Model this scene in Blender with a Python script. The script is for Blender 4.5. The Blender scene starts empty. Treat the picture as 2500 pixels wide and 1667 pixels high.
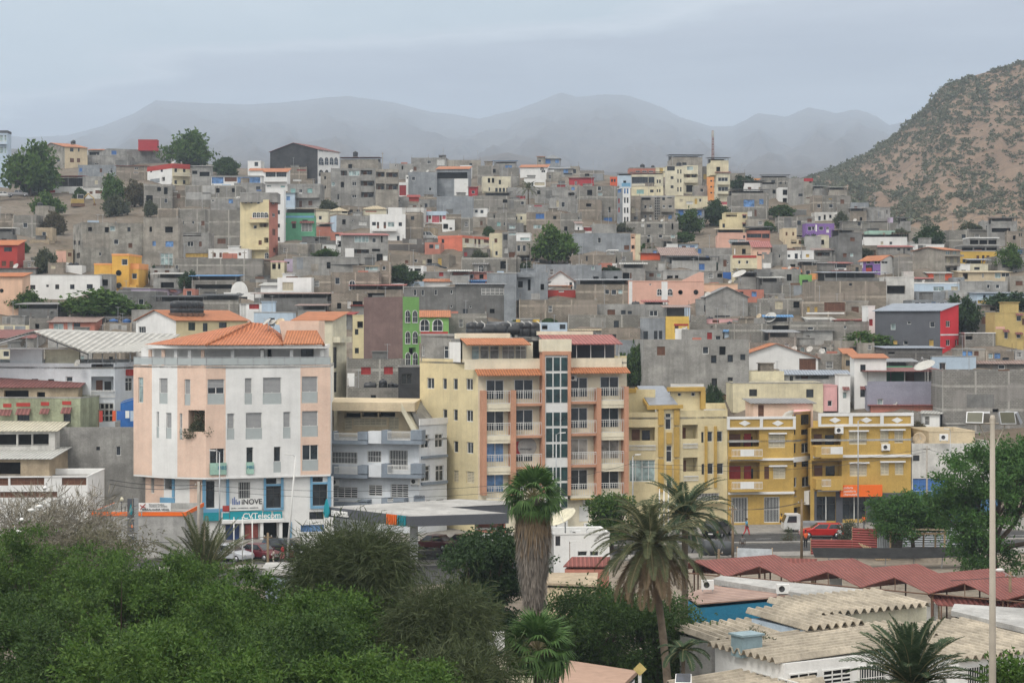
import bpy, math, random
import numpy as np
from mathutils import Vector, Matrix
C = bpy.context.scene.collection
F, HY, H = 4500.0, 800.0, 21.0
R = math.radians
rnd = random.Random(7)
def P(px, py, D): return Vector(((px-1250)/F*D, D, H+(HY-py)/F*D))
def G0(px, D, z=0.0): return Vector(((px-1250)/F*D, D, z))
def Dz(py, z): return (H-z)*F/(py-HY)
class MB:
 def __init__(s): s.v=[]; s.f=[]; s.m=[]; s.sm=[]
 def add(s, vs, fs, m=0, smooth=False):
  b=len(s.v); s.v.extend([tuple(q) for q in vs])
  for f in fs: s.f.append(tuple(b+i for i in f)); s.m.append(m); s.sm.append(smooth)
  return s
 def quad(s, a,b,c,d, m=0): return s.add([a,b,c,d],[(0,1,2,3)],m)
 def box(s, x0,x1,y0,y1,z0,z1, m=0):
  return s.add([(x0,y0,z0),(x1,y0,z0),(x1,y1,z0),(x0,y1,z0),(x0,y0,z1),(x1,y0,z1),(x1,y1,z1),(x0,y1,z1)],
   [(0,1,5,4),(1,2,6,5),(2,3,7,6),(3,0,4,7),(4,5,6,7),(3,2,1,0)],m)
 def prism(s, pts, z0, z1, m=0):
  n=len(pts); a=sum(pts[i][0]*pts[(i+1)%n][1]-pts[(i+1)%n][0]*pts[i][1] for i in range(n))
  if a<0: pts=pts[::-1]
  v=[(p[0],p[1],z0) for p in pts]+[(p[0],p[1],z1) for p in pts]
  return s.add(v,[tuple(range(n))[::-1],tuple(range(n,2*n))]+[(i,(i+1)%n,n+(i+1)%n,n+i) for i in range(n)],m)
 def extr(s, pts, off, m=0):
  n=len(pts); o=Vector(off); v=[Vector(p) for p in pts]; v=v+[p+o for p in v]
  return s.add(v,[tuple(range(n)),tuple(range(2*n-1,n-1,-1))]+[(i,n+i,n+(i+1)%n,(i+1)%n) for i in range(n)],m)
 def tube(s, pts, rs, n=6, m=0, cap=True):
  pts=[Vector(p) for p in pts]
  if not hasattr(rs,'__len__'): rs=[rs]*len(pts)
  vs=[]; 
  for i,p in enumerate(pts):
   d=(pts[min(i+1,len(pts)-1)]-pts[max(i-1,0)]).normalized()
   a=Vector((0,0,1)) if abs(d.z)<.9 else Vector((1,0,0))
   u=d.cross(a).normalized(); w=d.cross(u)
   for k in range(n):
    t=2*math.pi*k/n; vs.append(p+(u*math.cos(t)+w*math.sin(t))*rs[i])
  fs=[(i*n+k,i*n+(k+1)%n,(i+1)*n+(k+1)%n,(i+1)*n+k) for i in range(len(pts)-1) for k in range(n)]
  if cap: fs+= [tuple(range(n))[::-1], tuple(range((len(pts)-1)*n,len(pts)*n))]
  return s.add(vs,fs,m,n>5)
 def lathe(s, prof, c=(0,0,0), n=12, m=0, axis='z'):
  vs=[]
  for r,z in prof:
   for k in range(n):
    t=2*math.pi*k/n; q=(r*math.cos(t),r*math.sin(t),z)
    if axis=='x': q=(q[2],q[0],q[1])
    if axis=='y': q=(q[0],q[2],q[1])
    vs.append((c[0]+q[0],c[1]+q[1],c[2]+q[2]))
  L=len(prof)
  if L==2 and prof[0][1]==prof[1][1]: return s.add(vs[n:],[tuple(range(n))],m)
  return s.add(vs,[(i*n+k,i*n+(k+1)%n,(i+1)*n+(k+1)%n,(i+1)*n+k) for i in range(L-1) for k in range(n)]+[tuple(range(n)),tuple(range((L-1)*n,L*n))],m,True)
 def mesh(s, name, mats):
  me=bpy.data.meshes.new(name); me.from_pydata(s.v,[],s.f)
  for k in (mats if isinstance(mats,(list,tuple)) else [mats]): me.materials.append(k)
  if len(me.polygons)==len(s.m):
   me.polygons.foreach_set('material_index',s.m); me.polygons.foreach_set('use_smooth',s.sm)
  me.update(); return me
 def build(s, name, mats, parent=None, loc=None):
  return link(name, s.mesh(name,mats), parent, loc)
def link(name, data, parent=None, loc=None):
 o=bpy.data.objects.new(name,data); C.objects.link(o)
 if parent: o.parent=parent
 if loc is not None: o.location=loc
 return o
def tag(o, label, cat, group=None, kind=None):
 if kind: o['kind']=kind
 if label: o['label']=label
 if cat: o['category']=cat
 if group: o['group']=group
 return o
def thing(name, label, cat, loc=(0,0,0), rz=0, group=None):
 o=link(name,None); o.location=loc; o.rotation_euler=(0,0,rz); o.empty_display_size=.3
 return tag(o,label,cat,group)
def dup(root, loc, rz=0, label=None, scale=None):
 r=root.copy(); C.objects.link(r); r.location=loc; r.rotation_euler=(0,0,rz)
 if scale: r.scale=scale if hasattr(scale,'__len__') else (scale,)*3
 if label: r['label']=label
 for ch in list(root.children):
  c=ch.copy(); C.objects.link(c); c.parent=r
  for g in ch.children:
   d=g.copy(); C.objects.link(d); d.parent=c
 return r
def npmesh(name, verts, faces, mats, mi=None, smooth=False):
 me=bpy.data.meshes.new(name); n=faces.shape[1]
 me.vertices.add(len(verts)); me.vertices.foreach_set('co',np.asarray(verts,dtype=np.float32).ravel())
 me.loops.add(faces.size); me.loops.foreach_set('vertex_index',faces.astype(np.int32).ravel())
 me.polygons.add(len(faces)); me.polygons.foreach_set('loop_start',np.arange(0,faces.size,n,dtype=np.int32))
 if mi is not None: me.polygons.foreach_set('material_index',np.asarray(mi,dtype=np.int32))
 me.polygons.foreach_set('use_smooth',np.full(len(faces),smooth))
 for k in mats: me.materials.append(k)
 me.update(calc_edges=True); me.validate(); return me
_M={}
def nt(name, rough=.85, metal=0.0, spec=.3):
 m=bpy.data.materials.new(name); m.use_nodes=True; t=m.node_tree
 b=t.nodes['Principled BSDF']; b.inputs['Roughness'].default_value=rough; b.inputs['Metallic'].default_value=metal
 b.inputs['Specular IOR Level'].default_value=spec
 return m,t,b
def nd(t,typ,**kw):
 n=t.nodes.new(typ)
 for k,v in kw.items():
  if k.startswith('i_'): n.inputs[int(k[2:])].default_value=v
  else: setattr(n,k,v)
 return n
def ramp(t, src, stops):
 r=nd(t,'ShaderNodeValToRGB'); e=r.color_ramp.elements
 while len(e)<len(stops): e.new(.5)
 for q,(p,c) in zip(e,stops): q.position=p; q.color=(c,c,c,1) if not hasattr(c,'__len__') else (*c,1)
 t.links.new(src,r.inputs[0]); return r.outputs[0]
def noise(t, vec, scale, detail=4, rough=.6):
 n=nd(t,'ShaderNodeTexNoise'); n.inputs['Scale'].default_value=scale; n.inputs['Detail'].default_value=detail; n.inputs['Roughness'].default_value=rough
 t.links.new(vec,n.inputs['Vector']); return n.outputs[0]
def mapping(t, src, sc):
 m=nd(t,'ShaderNodeMapping'); m.inputs['Scale'].default_value=sc; t.links.new(src,m.inputs[0]); return m.outputs[0]
def mix(t, fac, a, b, mode='MIX'):
 m=nd(t,'ShaderNodeMix',data_type='RGBA',blend_type=mode)
 for s,i in ((fac,0),(a,6),(b,7)):
  if hasattr(s,'links') or isinstance(s,bpy.types.NodeSocket): t.links.new(s,m.inputs[i])
  else: m.inputs[i].default_value = s if i==0 else (*s[:3],1)
 return m.outputs[2]
def math_(t, op, a, b=None):
 m=nd(t,'ShaderNodeMath',operation=op)
 for i,s in enumerate((a,b)):
  if s is None: continue
  if isinstance(s,bpy.types.NodeSocket): t.links.new(s,m.inputs[i])
  else: m.inputs[i].default_value=s
 return m.outputs[0]
def hsv(c, k): return tuple(min(1,x*k) for x in c)
def wallmat(key, col, dirt=.5, kind='plaster'):
 """plaster / bare concrete / hollow block walls: stains and streaks with shapes of their own"""
 k=('wall',key)
 if k in _M: return _M[k]
 m,t,b=nt('wall_'+key,.92,0,.2)
 geo=nd(t,'ShaderNodeNewGeometry').outputs['Position']; tc=nd(t,'ShaderNodeTexCoord').outputs['Object']
 big=noise(t,mapping(t,geo,(.35,.35,.5)),1,5,.65)
 streak=noise(t,mapping(t,geo,(1.6,1.6,.12)),1,3,.6)
 fine=noise(t,geo,7,3,.7)
 base=mix(t,ramp(t,big,[(.36,0),(.64,1)]),hsv(col,1-.30*dirt),hsv(col,1+.24*dirt))
 if kind=='block':
  sx=nd(t,'ShaderNodeSeparateXYZ'); t.links.new(tc,sx.inputs[0])
  u=math_(t,'ADD',sx.outputs[0],sx.outputs[1]); cx=nd(t,'ShaderNodeCombineXYZ')
  t.links.new(u,cx.inputs[0]); t.links.new(sx.outputs[2],cx.inputs[1])
  br=nd(t,'ShaderNodeTexBrick'); t.links.new(cx.outputs[0],br.inputs['Vector'])
  br.inputs['Scale'].default_value=1; br.inputs['Brick Width'].default_value=.42; br.inputs['Row Height'].default_value=.22; br.inputs['Mortar Size'].default_value=.022
  t.links.new(mix(t,.6,base,hsv(col,.66)),br.inputs['Color1']); t.links.new(base,br.inputs['Color2']); br.inputs['Mortar'].default_value=(*hsv(col,.5),1)
  zz=math_(t,'LESS_THAN',math_(t,'PINGPONG',sx.outputs[2],1.5),.16)
  uu=math_(t,'LESS_THAN',math_(t,'PINGPONG',u,2.1),.12)
  beam=math_(t,'MAXIMUM',zz,uu)
  base=mix(t,math_(t,'MULTIPLY',beam,.85),br.outputs[0],hsv(col,1.45))
  patch=ramp(t,noise(t,mapping(t,geo,(.22,.22,.4)),1,2,.5),[(.56,0),(.6,.75)])
  base=mix(t,patch,base,(col[0]*1.02,col[1]*1.0,col[2]*1.02))
 st=ramp(t,streak,[(.46,0),(.74,min(.85,.7*dirt))])
 base=mix(t,st,base,hsv((col[0]*.5+.03,col[1]*.5+.028,col[2]*.5+.025),1))
 base=mix(t,.12+.1*dirt,base,ramp(t,fine,[(.3,.12),(.7,.75)]),'OVERLAY')
 t.links.new(base,b.inputs['Base Color'])
 bp=nd(t,'ShaderNodeBump'); bp.inputs['Strength'].default_value=.35; bp.inputs['Distance'].default_value=.05
 t.links.new(fine,bp.inputs['Height']); t.links.new(bp.outputs[0],b.inputs['Normal'])
 _M[k]=m; return m
def plain(key, col, rough=.6, metal=0, var=.25, spec=.35):
 k=('plain',key)
 if k in _M: return _M[k]
 m,t,b=nt(key,rough,metal,spec)
 geo=nd(t,'ShaderNodeNewGeometry').outputs['Position']
 n=noise(t,geo,1.7,5,.7)
 t.links.new(mix(t,ramp(t,n,[(.3,0),(.7,1)]),hsv(col,1-var),hsv(col,1+var*.6)),b.inputs['Base Color'])
 _M[k]=m; return m
def sheet(key, col, pitch=.35, rust=.3, axis=0, tile=False):
 """ribbed metal / fibre / clay tile sheets: ribs run along local y (axis 0) or x (axis 1)"""
 k=('sheet',key,axis)
 if k in _M: return _M[k]
 m,t,b=nt('sheet_'+key,.7,0,.25)
 tc=nd(t,'ShaderNodeTexCoord').outputs['Object']; geo=nd(t,'ShaderNodeNewGeometry').outputs['Position']
 s=nd(t,'ShaderNodeSeparateXYZ'); t.links.new(tc,s.inputs[0])
 w=math_(t,'SINE',math_(t,'MULTIPLY',s.outputs[axis],2*math.pi/pitch))
 n=noise(t,mapping(t,geo,(.8,.8,.8)),1,5,.7)
 c=mix(t,ramp(t,n,[(.35,0),(.7,1)]),hsv(col,.78),hsv(col,1.15))
 c=mix(t,ramp(t,noise(t,geo,.5,4,.7),[(.55,0),(.75,rust)]),c,(col[0]*.55,col[1]*.6,col[2]*.6))
 groove=ramp(t,w,[(.0,.55),(.25,0)])
 c=mix(t,groove,c,hsv(col,.45))
 if tile:
  r=math_(t,'SINE',math_(t,'MULTIPLY',s.outputs[1-axis],2*math.pi/.38))
  c=mix(t,ramp(t,r,[(.0,.35),(.3,0)]),c,hsv(col,.5))
 t.links.new(c,b.inputs['Base Color'])
 bp=nd(t,'ShaderNodeBump'); bp.inputs['Strength'].default_value=.8; bp.inputs['Distance'].default_value=.06
 t.links.new(w,bp.inputs['Height']); t.links.new(bp.outputs[0],b.inputs['Normal'])
 _M[k]=m; return m
PAL={
 'white':((.78,.78,.765),.25,'plaster'),'whiteold':((.60,.59,.56),.7,'plaster'),'whiteblue':((.69,.72,.75),.3,'plaster'),
 'cream':((.68,.62,.44),.5,'plaster'),'cream2':((.66,.62,.48),.55,'plaster'),'peach':((.70,.43,.34),.25,'plaster'),'peachlight':((.74,.50,.36),.3,'plaster'),
 'coral':((.66,.20,.13),.4,'plaster'),'red':((.42,.06,.05),.25,'plaster'),'redorange':((.66,.13,.06),.3,'plaster'),'crimson':((.42,.05,.06),.3,'plaster'),
 'orange':((.80,.36,.14),.3,'plaster'),'yelorange':((.72,.42,.09),.35,'plaster'),'yellow':((.72,.50,.12),.35,'plaster'),'yellowpale':((.68,.59,.37),.35,'plaster'),
 'mustard':((.60,.40,.10),.3,'plaster'),'mustardpale':((.52,.40,.17),.4,'plaster'),'green':((.13,.36,.22),.3,'plaster'),'lime':((.22,.44,.14),.3,'plaster'),
 'mint':((.36,.55,.46),.5,'plaster'),'palegreen':((.36,.39,.27),1.0,'plaster'),'blue':((.06,.16,.48),.3,'plaster'),'paleblue':((.48,.58,.68),.3,'plaster'),
 'lilac':((.52,.44,.56),.3,'plaster'),'purple':((.24,.14,.38),.3,'plaster'),'brightred':((.70,.045,.06),.2,'plaster'),'slate':((.115,.12,.135),.25,'plaster'),'pink':((.72,.42,.42),.35,'plaster'),
 'salmon':((.48,.20,.15),.4,'plaster'),'tan':((.42,.34,.24),.8,'plaster'),'brown':((.19,.13,.12),.6,'plaster'),'charcoal':((.055,.056,.06),1.1,'plaster'),
 'greyblue':((.27,.29,.31),.8,'plaster'),'greypurple':((.30,.30,.37),.35,'plaster'),'concrete':((.31,.304,.288),1.0,'plaster'),'concretetan':((.325,.30,.26),1.0,'plaster'),
 'concdark':((.185,.185,.18),.9,'plaster'),'conclight':((.40,.395,.38),.8,'plaster'),'stain':((.30,.285,.25),1.4,'plaster'),
 'block':((.29,.278,.25),1.1,'block'),'blocktan':((.30,.262,.215),1.1,'block'),'blocklight':((.29,.28,.26),.9,'block'),'blockdark':((.165,.155,.145),1.0,'block'),
 'ochre':((.52,.345,.10),.45,'plaster'),'butter':((.68,.585,.36),.42,'plaster'),'appeach':((.76,.57,.46),.28,'plaster'),'apcream':((.76,.70,.55),.35,'plaster'),'terra':((.54,.29,.19),.35,'plaster'),
 'skyblue':((.18,.38,.56),.3,'plaster'),'bluebal':((.24,.28,.33),.4,'plaster'),'beige':((.62,.52,.36),.4,'plaster'),'deepblue':((.03,.20,.34),.3,'plaster'),
 'paint_orange':((.85,.17,.03),.15,'plaster'),'teal':((.02,.28,.34),.15,'plaster'),'darkgrey':((.10,.105,.12),.2,'plaster')}
def W(k): c,d,kd=PAL[k]; return wallmat(k,c,d,kd)
SH={'orange':(.60,.21,.08),'tile':(.58,.23,.11),'red':(.36,.06,.05),'pinkred':(.38,.14,.125),'maroon':(.26,.11,.10),'brown':(.33,.24,.21),'white':(.52,.52,.49),'grey':(.30,.31,.32),
 'dark':(.07,.075,.08),'tan':(.56,.47,.32),'blue':(.10,.26,.50),'bluegrey':(.34,.38,.44),'cream':(.62,.58,.46),'concrete':(.27,.265,.26)}
def S(k, axis=0): return sheet(k,SH[k],.4 if k not in('orange','tile') else .28,.35 if k not in('orange','tile') else .15,axis,k in('orange','tile'))
def glass(key='glass', col=(.02,.025,.03), rough=.12):
 k=('glass',key)
 if k in _M: return _M[k]
 m,t,b=nt(key,rough,0,.7)
 geo=nd(t,'ShaderNodeNewGeometry').outputs['Position']
 t.links.new(mix(t,ramp(t,noise(t,geo,.9,3,.6),[(.35,0),(.65,1)]),hsv(col,.6),hsv(col,1.9)),b.inputs['Base Color'])
 _M[k]=m; return m
VOID=plain('painted_dark_interior',(.018,.018,.018),.95,0,.5,.1)  # near-black colour stands for the shade of unlit rooms behind openings and shutters
GL=glass(); GLB=glass('blue_glass',(.10,.20,.38)); GLC=glass('curtain_glass',(.22,.21,.19),.3); GLT=glass('grey_shutter_glass',(.23,.30,.30),.25)
FRW=plain('white_frame',(.72,.72,.70),.5,0,.1); FRD=plain('dark_frame',(.05,.05,.05),.5,0,.2); FRB=plain('blue_frame',(.08,.20,.50),.5,0,.2)
RAIL=plain('white_rail',(.70,.70,.68),.5,0,.1); METAL=plain('galvanised_metal',(.42,.43,.44),.45,.6,.2); BLACKP=plain('black_plastic',(.018,.02,.024),.4,0,.3,.5)
BLUEP=plain('blue_plastic',(.04,.12,.32),.4); RUST=plain('rusty_steel',(.16,.09,.06),.8); WOOD=plain('weathered_wood',(.22,.16,.10),.9,0,.4); TIMBER=plain('new_timber',(.45,.33,.20),.85,0,.3)
BRN=plain('brown_shutter',(.17,.08,.05),.7); CRS=plain('cream_shutter',(.62,.56,.42),.7,0,.15); REDP=plain('red_shutter',(.38,.04,.04),.6); YEL=plain('yellow_door',(.62,.42,.12),.7)
TEALG=plain('teal_panel',(.30,.52,.50),.5); PINKP=plain('pink_panel',(.60,.14,.17),.7); CONC=W('concrete'); DISHM=plain('dish_white',(.50,.49,.455),.5,0,.2); DISHR=plain('dish_rusty',(.55,.44,.30),.7,0,.35)
_py=[1320,1260,1200,1100,1000,900,800,700,650,600,550,500,450,420,400,380]
_pd=[182,206,214,228,243,263,290,325,350,385,425,470,530,575,600,625]
_pz=[max(0,H+(HY-y)/F*d) if d>206 else 0 for y,d in zip(_py,_pd)]
_pz=[0 if d<=206 else z for z,d in zip(_pz,_pd)]
def Dof(py):
 return float(np.interp(py,_py[::-1],_pd[::-1]))
_cu=[-400,0,500,1000,1500,1850,1980,2080,2200,2350,2600,3000]
_cd=[ 600,600,600, 580, 575, 570, 500, 455, 430, 420, 410, 400]
def T(X,Y):
 if Y<50: return float(np.interp(Y,[8,45],[19.3,0]))
 u=1250+F*X/Y; c=float(np.interp(u,_cu,_cd))
 z=float(np.interp(min(Y,c),[0]+_pd,[0]+_pz))
 if Y>c:
  fall=.10 if u<1900 else .16
  z=max(z-(Y-c)*fall, -12)
 return z
_WM={}
def wmesh(ty,w,h,wallm=None):
 k=(ty,round(w*5),round(h*5),wallm.name if wallm and ty in 'Bp' else '')
 if k in _WM: return _WM[k]
 m=MB(); fr=.07 if w>.8 else .055
 def ring(d0=-.03,d1=.06,f=fr,mi=0):
  m.box(0,w,d0,d1,0,f,mi); m.box(0,w,d0,d1,h-f,h,mi); m.box(0,f,d0,d1,f,h-f,mi); m.box(w-f,w,d0,d1,f,h-f,mi)
 def pane(mi=1,y=.02): m.quad((fr*.5,y,fr*.5),(w-fr*.5,y,fr*.5),(w-fr*.5,y,h-fr*.5),(fr*.5,y,h-fr*.5),mi)
 def mull(n,mi=0,d=-.02):
  for i in range(1,n): m.box(w*i/n-.03,w*i/n+.03,d,.05,fr,h-fr,mi)
 if ty in 'wkbcGmW':
  mats={'w':[FRW,GL],'k':[FRD,GL],'b':[FRB,GLB],'c':[FRW,GLC],'G':[FRW,GLT],'m':[RAIL,GLT],'W':[FRW,GL]}[ty]
  ring(); pane(); n=max(1,round(w/.75)) if w>.7 else 1; mull(n)
  if h>1.3: m.box(fr,w-fr,-.02,.05,h*.68-.03,h*.68+.03,0)
 elif ty in 'rsRyPTqx':
  mat={'r':BRN,'s':CRS,'R':REDP,'y':YEL,'P':PINKP,'T':TEALG,'q':FRB,'x':RAIL}[ty]; mats=[mat,VOID]
  ring(); pane(); n=max(1,round(w/.6)); mull(n)
  ns=max(3,int(h/.16))
  for i in range(ns):
   z=fr+(h-2*fr)*i/ns; m.box(fr,w-fr,-.005,.015,z,z+(h-2*fr)/ns*.78,0)
 elif ty in 'dDe':
  mats=[{'d':FRW,'D':BRN,'e':FRB}[ty],GL]; ring(); pane()
  m.box(fr,w-fr,-.01,.03,fr,h*.5,0); m.box(w*.5-.02,w*.5+.02,-.02,.04,h*.5,h-fr,0)
 elif ty=='g':
  mats=[FRW,GL]; ring(); pane(1,.04); n=max(3,int(w/.16))
  for i in range(1,n): m.box(w*i/n-.018,w*i/n+.018,-.03,-.005,fr,h-fr,0)
  m.box(fr,w-fr,-.028,-.01,h*.5,h*.5+.04,0)
 elif ty=='J':
  mats=[FRW,VOID]; ring(); pane(); mull(max(2,round(w/.7)))
  for i in range(1,int(h/.22)): m.box(fr,w-fr,-.02,.0,i*.22,i*.22+.09,0)
 elif ty=='#':
  mats=[CONC,VOID]; pane(1,.12); nx=max(1,round(w/.45)); nz=max(1,round(h/.62))
  for i in range(nx+1): x=w*i/nx; m.box(max(0,x-.08),min(w,x+.08),-.02,.1,0,h,0)
  for i in range(nz+1): z=h*i/nz; m.box(0.001,w-.001,-.017,.097,max(.001,z-.09),min(h-.001,z+.09),0)
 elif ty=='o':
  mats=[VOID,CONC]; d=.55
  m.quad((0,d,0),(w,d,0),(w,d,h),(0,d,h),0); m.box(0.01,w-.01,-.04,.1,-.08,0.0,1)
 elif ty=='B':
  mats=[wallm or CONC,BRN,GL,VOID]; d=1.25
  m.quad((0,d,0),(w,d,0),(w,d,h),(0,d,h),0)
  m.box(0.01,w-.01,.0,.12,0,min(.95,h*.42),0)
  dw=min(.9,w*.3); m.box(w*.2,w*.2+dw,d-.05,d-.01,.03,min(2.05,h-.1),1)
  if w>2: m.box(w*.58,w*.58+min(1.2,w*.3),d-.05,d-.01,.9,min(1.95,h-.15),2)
 elif ty=='a':
  mats=[FRW,GL]; n=10; r=w/2; pts=[(0,0),(w,0)]+[(r+r*math.cos(math.pi*i/n),max(h-r,.1)+min(r,h-.1)*math.sin(math.pi*i/n)) for i in range(n+1)]
  m.add([(x,-.015,z) for x,z in pts],[tuple(range(len(pts)))],1)
  q=[(r+(x-r)*1.22,z if z<=0 else z+.14*r) for x,z in pts]
  for i in range(1,len(pts)-1):
   m.add([(pts[i][0],-.05,pts[i][1]),(pts[i+1][0],-.05,pts[i+1][1]),(q[i+1][0],-.05,q[i+1][1]),(q[i][0],-.05,q[i][1]),
     (pts[i][0],.03,pts[i][1]),(pts[i+1][0],.03,pts[i+1][1]),(q[i+1][0],.03,q[i+1][1]),(q[i][0],.03,q[i][1])],[(0,1,2,3),(0,4,5,1),(3,2,6,7)],0)
  m.box(-.1,w+.1,-.06,.03,-.12,0,0); m.box(-.11*w,0,-.05,.03,0,max(h-r,.1),0); m.box(w,w*1.11,-.05,.03,0,max(h-r,.1),0)
  m.box(r-.025,r+.025,-.04,-.016,0,h-.02,0); m.box(0,w,-.042,-.016,h*.45,h*.45+.05,0)
 elif ty=='O':
  mats=[FRD,GL]; r=w/2
  m.lathe([(r*1.15,-.06),(r*1.15,0),(r,.0),(r,-.06)],(r,0,r),16,0,'y'); m.lathe([(.01,-.02),(r,-.02)],(r,0,r),16,1,'y')
  m.box(r-.04,r+.04,-.05,-.02,.02,w-.02,0); m.box(.02,w-.02,-.052,-.021,r-.04,r+.04,0)
 me=m.mesh({'B':'loggia','o':'opening','#':'lattice_window'}.get(ty,'window'),mats); _WM[k]=(me,w,h); return _WM[k]
NAMES={'d':'door','D':'door','e':'door','y':'door','o':'opening','B':'loggia','#':'lattice_window','r':'shutter','s':'shutter','q':'shutter'}
DEPTH={'B':1.3,'o':.6,'#':.15,'a':0,'O':0,'p':0,'v':0,'n':0,'X':0,'l':0,'j':0,'h':0}
ALL=[]
class Bld:
 def __init__(s,label,x0,x1,ytop,ybase,side=0,D=None,depth=None,wall='concrete',sidew=None,name='house',cat='house',group='houses stacked up the hillside',yaw=None,rest=False,wins='',roof='f',extra=(),org=(0,0,1),top=0,zbase=None,gslab=True):
  ox,oy,sc=org
  X0,X1=ox+x0/sc,ox+x1/sc; YT=oy+ytop/sc; YB=oy+ybase/sc; ws=side/sc
  D=D or Dof(YB); s.D=D; s.sgn=1 if ws>=0 else -1
  nc=X1 if ws>=0 else X0; s.N=Vector(((nc-1250)/F*D,D)); wf=abs(X1-X0)/F*D
  dep=depth or min(14,max(4.5,wf*.8))
  if abs(ws)<1:
   phi=R(yaw if yaw is not None else rnd.uniform(1,6))*(1 if nc==X1 else -1)
   if yaw is None and rnd.random()<.5: phi=-phi*.6
   ph=phi
  else:
   def end(ph,d):
    e=(s.N.x+d*s.sgn*math.sin(ph),D+d*math.cos(ph)); return 1250+F*e[0]/e[1]
   if yaw is not None: phi=R(yaw)
   else:
    while True:
     lo,hi=R(1),R(62)
     if abs(end(hi,dep)-nc)>=abs(ws): break
     dep*=1.15
    for _ in range(30):
     md=(lo+hi)/2
     if (end(md,dep)-nc)*s.sgn<abs(ws): lo=md
     else: hi=md
    phi=lo
   if yaw is not None:
    sd=(s.sgn*math.sin(phi),math.cos(phi)); tx=((nc+ws)-1250)/F
    dep=max(3,(tx*D-s.N.x)/(sd[0]-tx*sd[1]))
   ph=phi*s.sgn
  s.yaw=-ph
  ux=Vector((math.cos(s.yaw),math.sin(s.yaw))); uy=Vector((-ux.y,ux.x)); s.ux,s.uy=ux,uy
  far=X0 if nc==X1 else X1; t=(far-1250)/F; dr=-ux if nc==X1 else ux
  a=(t*D-s.N.x)/(dr.x-t*dr.y); s.L=abs(a)
  s.A=s.N-ux*s.L if nc==X1 else s.N.copy()
  s.dep=dep; zt=H+(HY-YT)/F*D; zb=H+(HY-YB)/F*D
  if zbase is not None: zb=zbase
  elif not rest:
   cs=[s.A,s.A+ux*s.L,s.A+uy*dep,s.A+ux*s.L+uy*dep]; zb=min(T(c.x,c.y) for c in cs)-.3
  s.zb=zb; s.h=zt-zb; s.sc=sc; s.ox,s.oy=ox,oy; s.wall=wall; s.wm=W(wall); s.swm=W(sidew) if sidew else s.wm
  s.root=thing(name,label,cat,(s.A.x,s.A.y,zb),s.yaw,group); s.mpp=D/F/sc
  if name=='house' and wall.startswith('block'): s.root.name='block_house'; s.root['category']='block house'; s.root['group']='bare block houses on the hillside'
  s.holes={'f':[],'s':[]}; s.todo=[]; s.label=label; s.px=((X0+X1)/2,YT,YB); s.X0,s.X1=X0,X1
  s.hill=group is not None and 'hill' in group and not rest
  if s.hill and name=='house' and X1-X0>14 and rnd.random()<(.85 if not wins else .4):
   for k in range(max(1,int((x1-x0)*(ybase-ytop)*(D/F/sc)**2/rnd.uniform(14,34)))):
    w_=rnd.uniform(.6,1.3)/s.mpp; h_=rnd.uniform(.7,1.3)/s.mpp; r2=3.0/s.mpp; fl=rnd.randrange(max(1,int((ybase-ytop)/r2+.4)))
    yy=ytop+.9/s.mpp+fl*r2
    if yy+h_<ybase: wins+=';%s%f,%f,%f,%f'%(rnd.choice('kwokrog'),rnd.uniform(x0+(x1-x0)*.05,x1-(x1-x0)*.05-w_),yy,w_,h_)
  for it in wins.split(';'):
   it=it.strip()
   if not it: continue
   ty,rest_=it[0],it[1:].strip().split(','); s.win(ty,*[float(q) for q in rest_])
  s.body(roof); ALL.append(s)
 def pix(s,x,y): return s.ox+x/s.sc, s.oy+y/s.sc
 def fa(s,px): t=(px-1250)/F; return (t*s.A.y-s.A.x)/(s.ux.x-t*s.ux.y)
 def sa(s,px):
  c=s.A+s.ux*s.L if s.sgn>0 else s.A; t=(px-1250)/F; return (t*c.y-c.x)/(s.uy.x-t*s.uy.y)
 def fpt(s,x,y):
  px,py=s.pix(x,y); a=s.fa(px); Y=s.A.y+a*s.ux.y; return a,H+(HY-py)/F*Y-s.zb
 def spt(s,x,y):
  px,py=s.pix(x,y); a=s.sa(px); c=s.A+s.ux*s.L if s.sgn>0 else s.A; Y=c.y+a*s.uy.y; return a,H+(HY-py)/F*Y-s.zb
 def win(s,ty,x,y,w,h,n=1,dx=0,rows=1,dy=0):
  """n copies dx apart, rows of them dy apart"""
  for r_ in range(int(rows)):
   for i in range(int(n)):
    xa,ya=x+i*dx,y+r_*dy
    cx=s.ox+(xa+w/2)/s.sc
    face='s' if (s.sgn>0 and cx>s.X1) or (s.sgn<0 and cx<s.X0) else 'f'
    pt=s.fpt if face=='f' else s.spt
    (a0,z1),(a1,_)=pt(xa,ya),pt(xa+w,ya); a2,z0=pt(xa+w/2,ya+h)
    if a1<a0: a0,a1=a1,a0
    lim=s.L if face=='f' else s.dep
    a0,a1=max(.12,a0),min(lim-.12,a1); z0=max(.1,z0); z1=min(s.h-.06,z1)
    if a1-a0<.2 or z1-z0<.2: continue
    if ty in 'pvnXljh': s.todo.append((ty,face,a0,a1,z0,z1)); continue
    if any(a0<b1+.04 and a1>b0-.04 and z0<c1+.04 and z1>c0-.04 for b0,b1,c0,c1,_ in s.holes[face]): continue
    dp=DEPTH.get(ty,.2)
    if dp: s.holes[face].append((a0,a1,z0,z1,dp))
    s.todo.append((ty,face,a0,a1,z0,z1))
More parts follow.
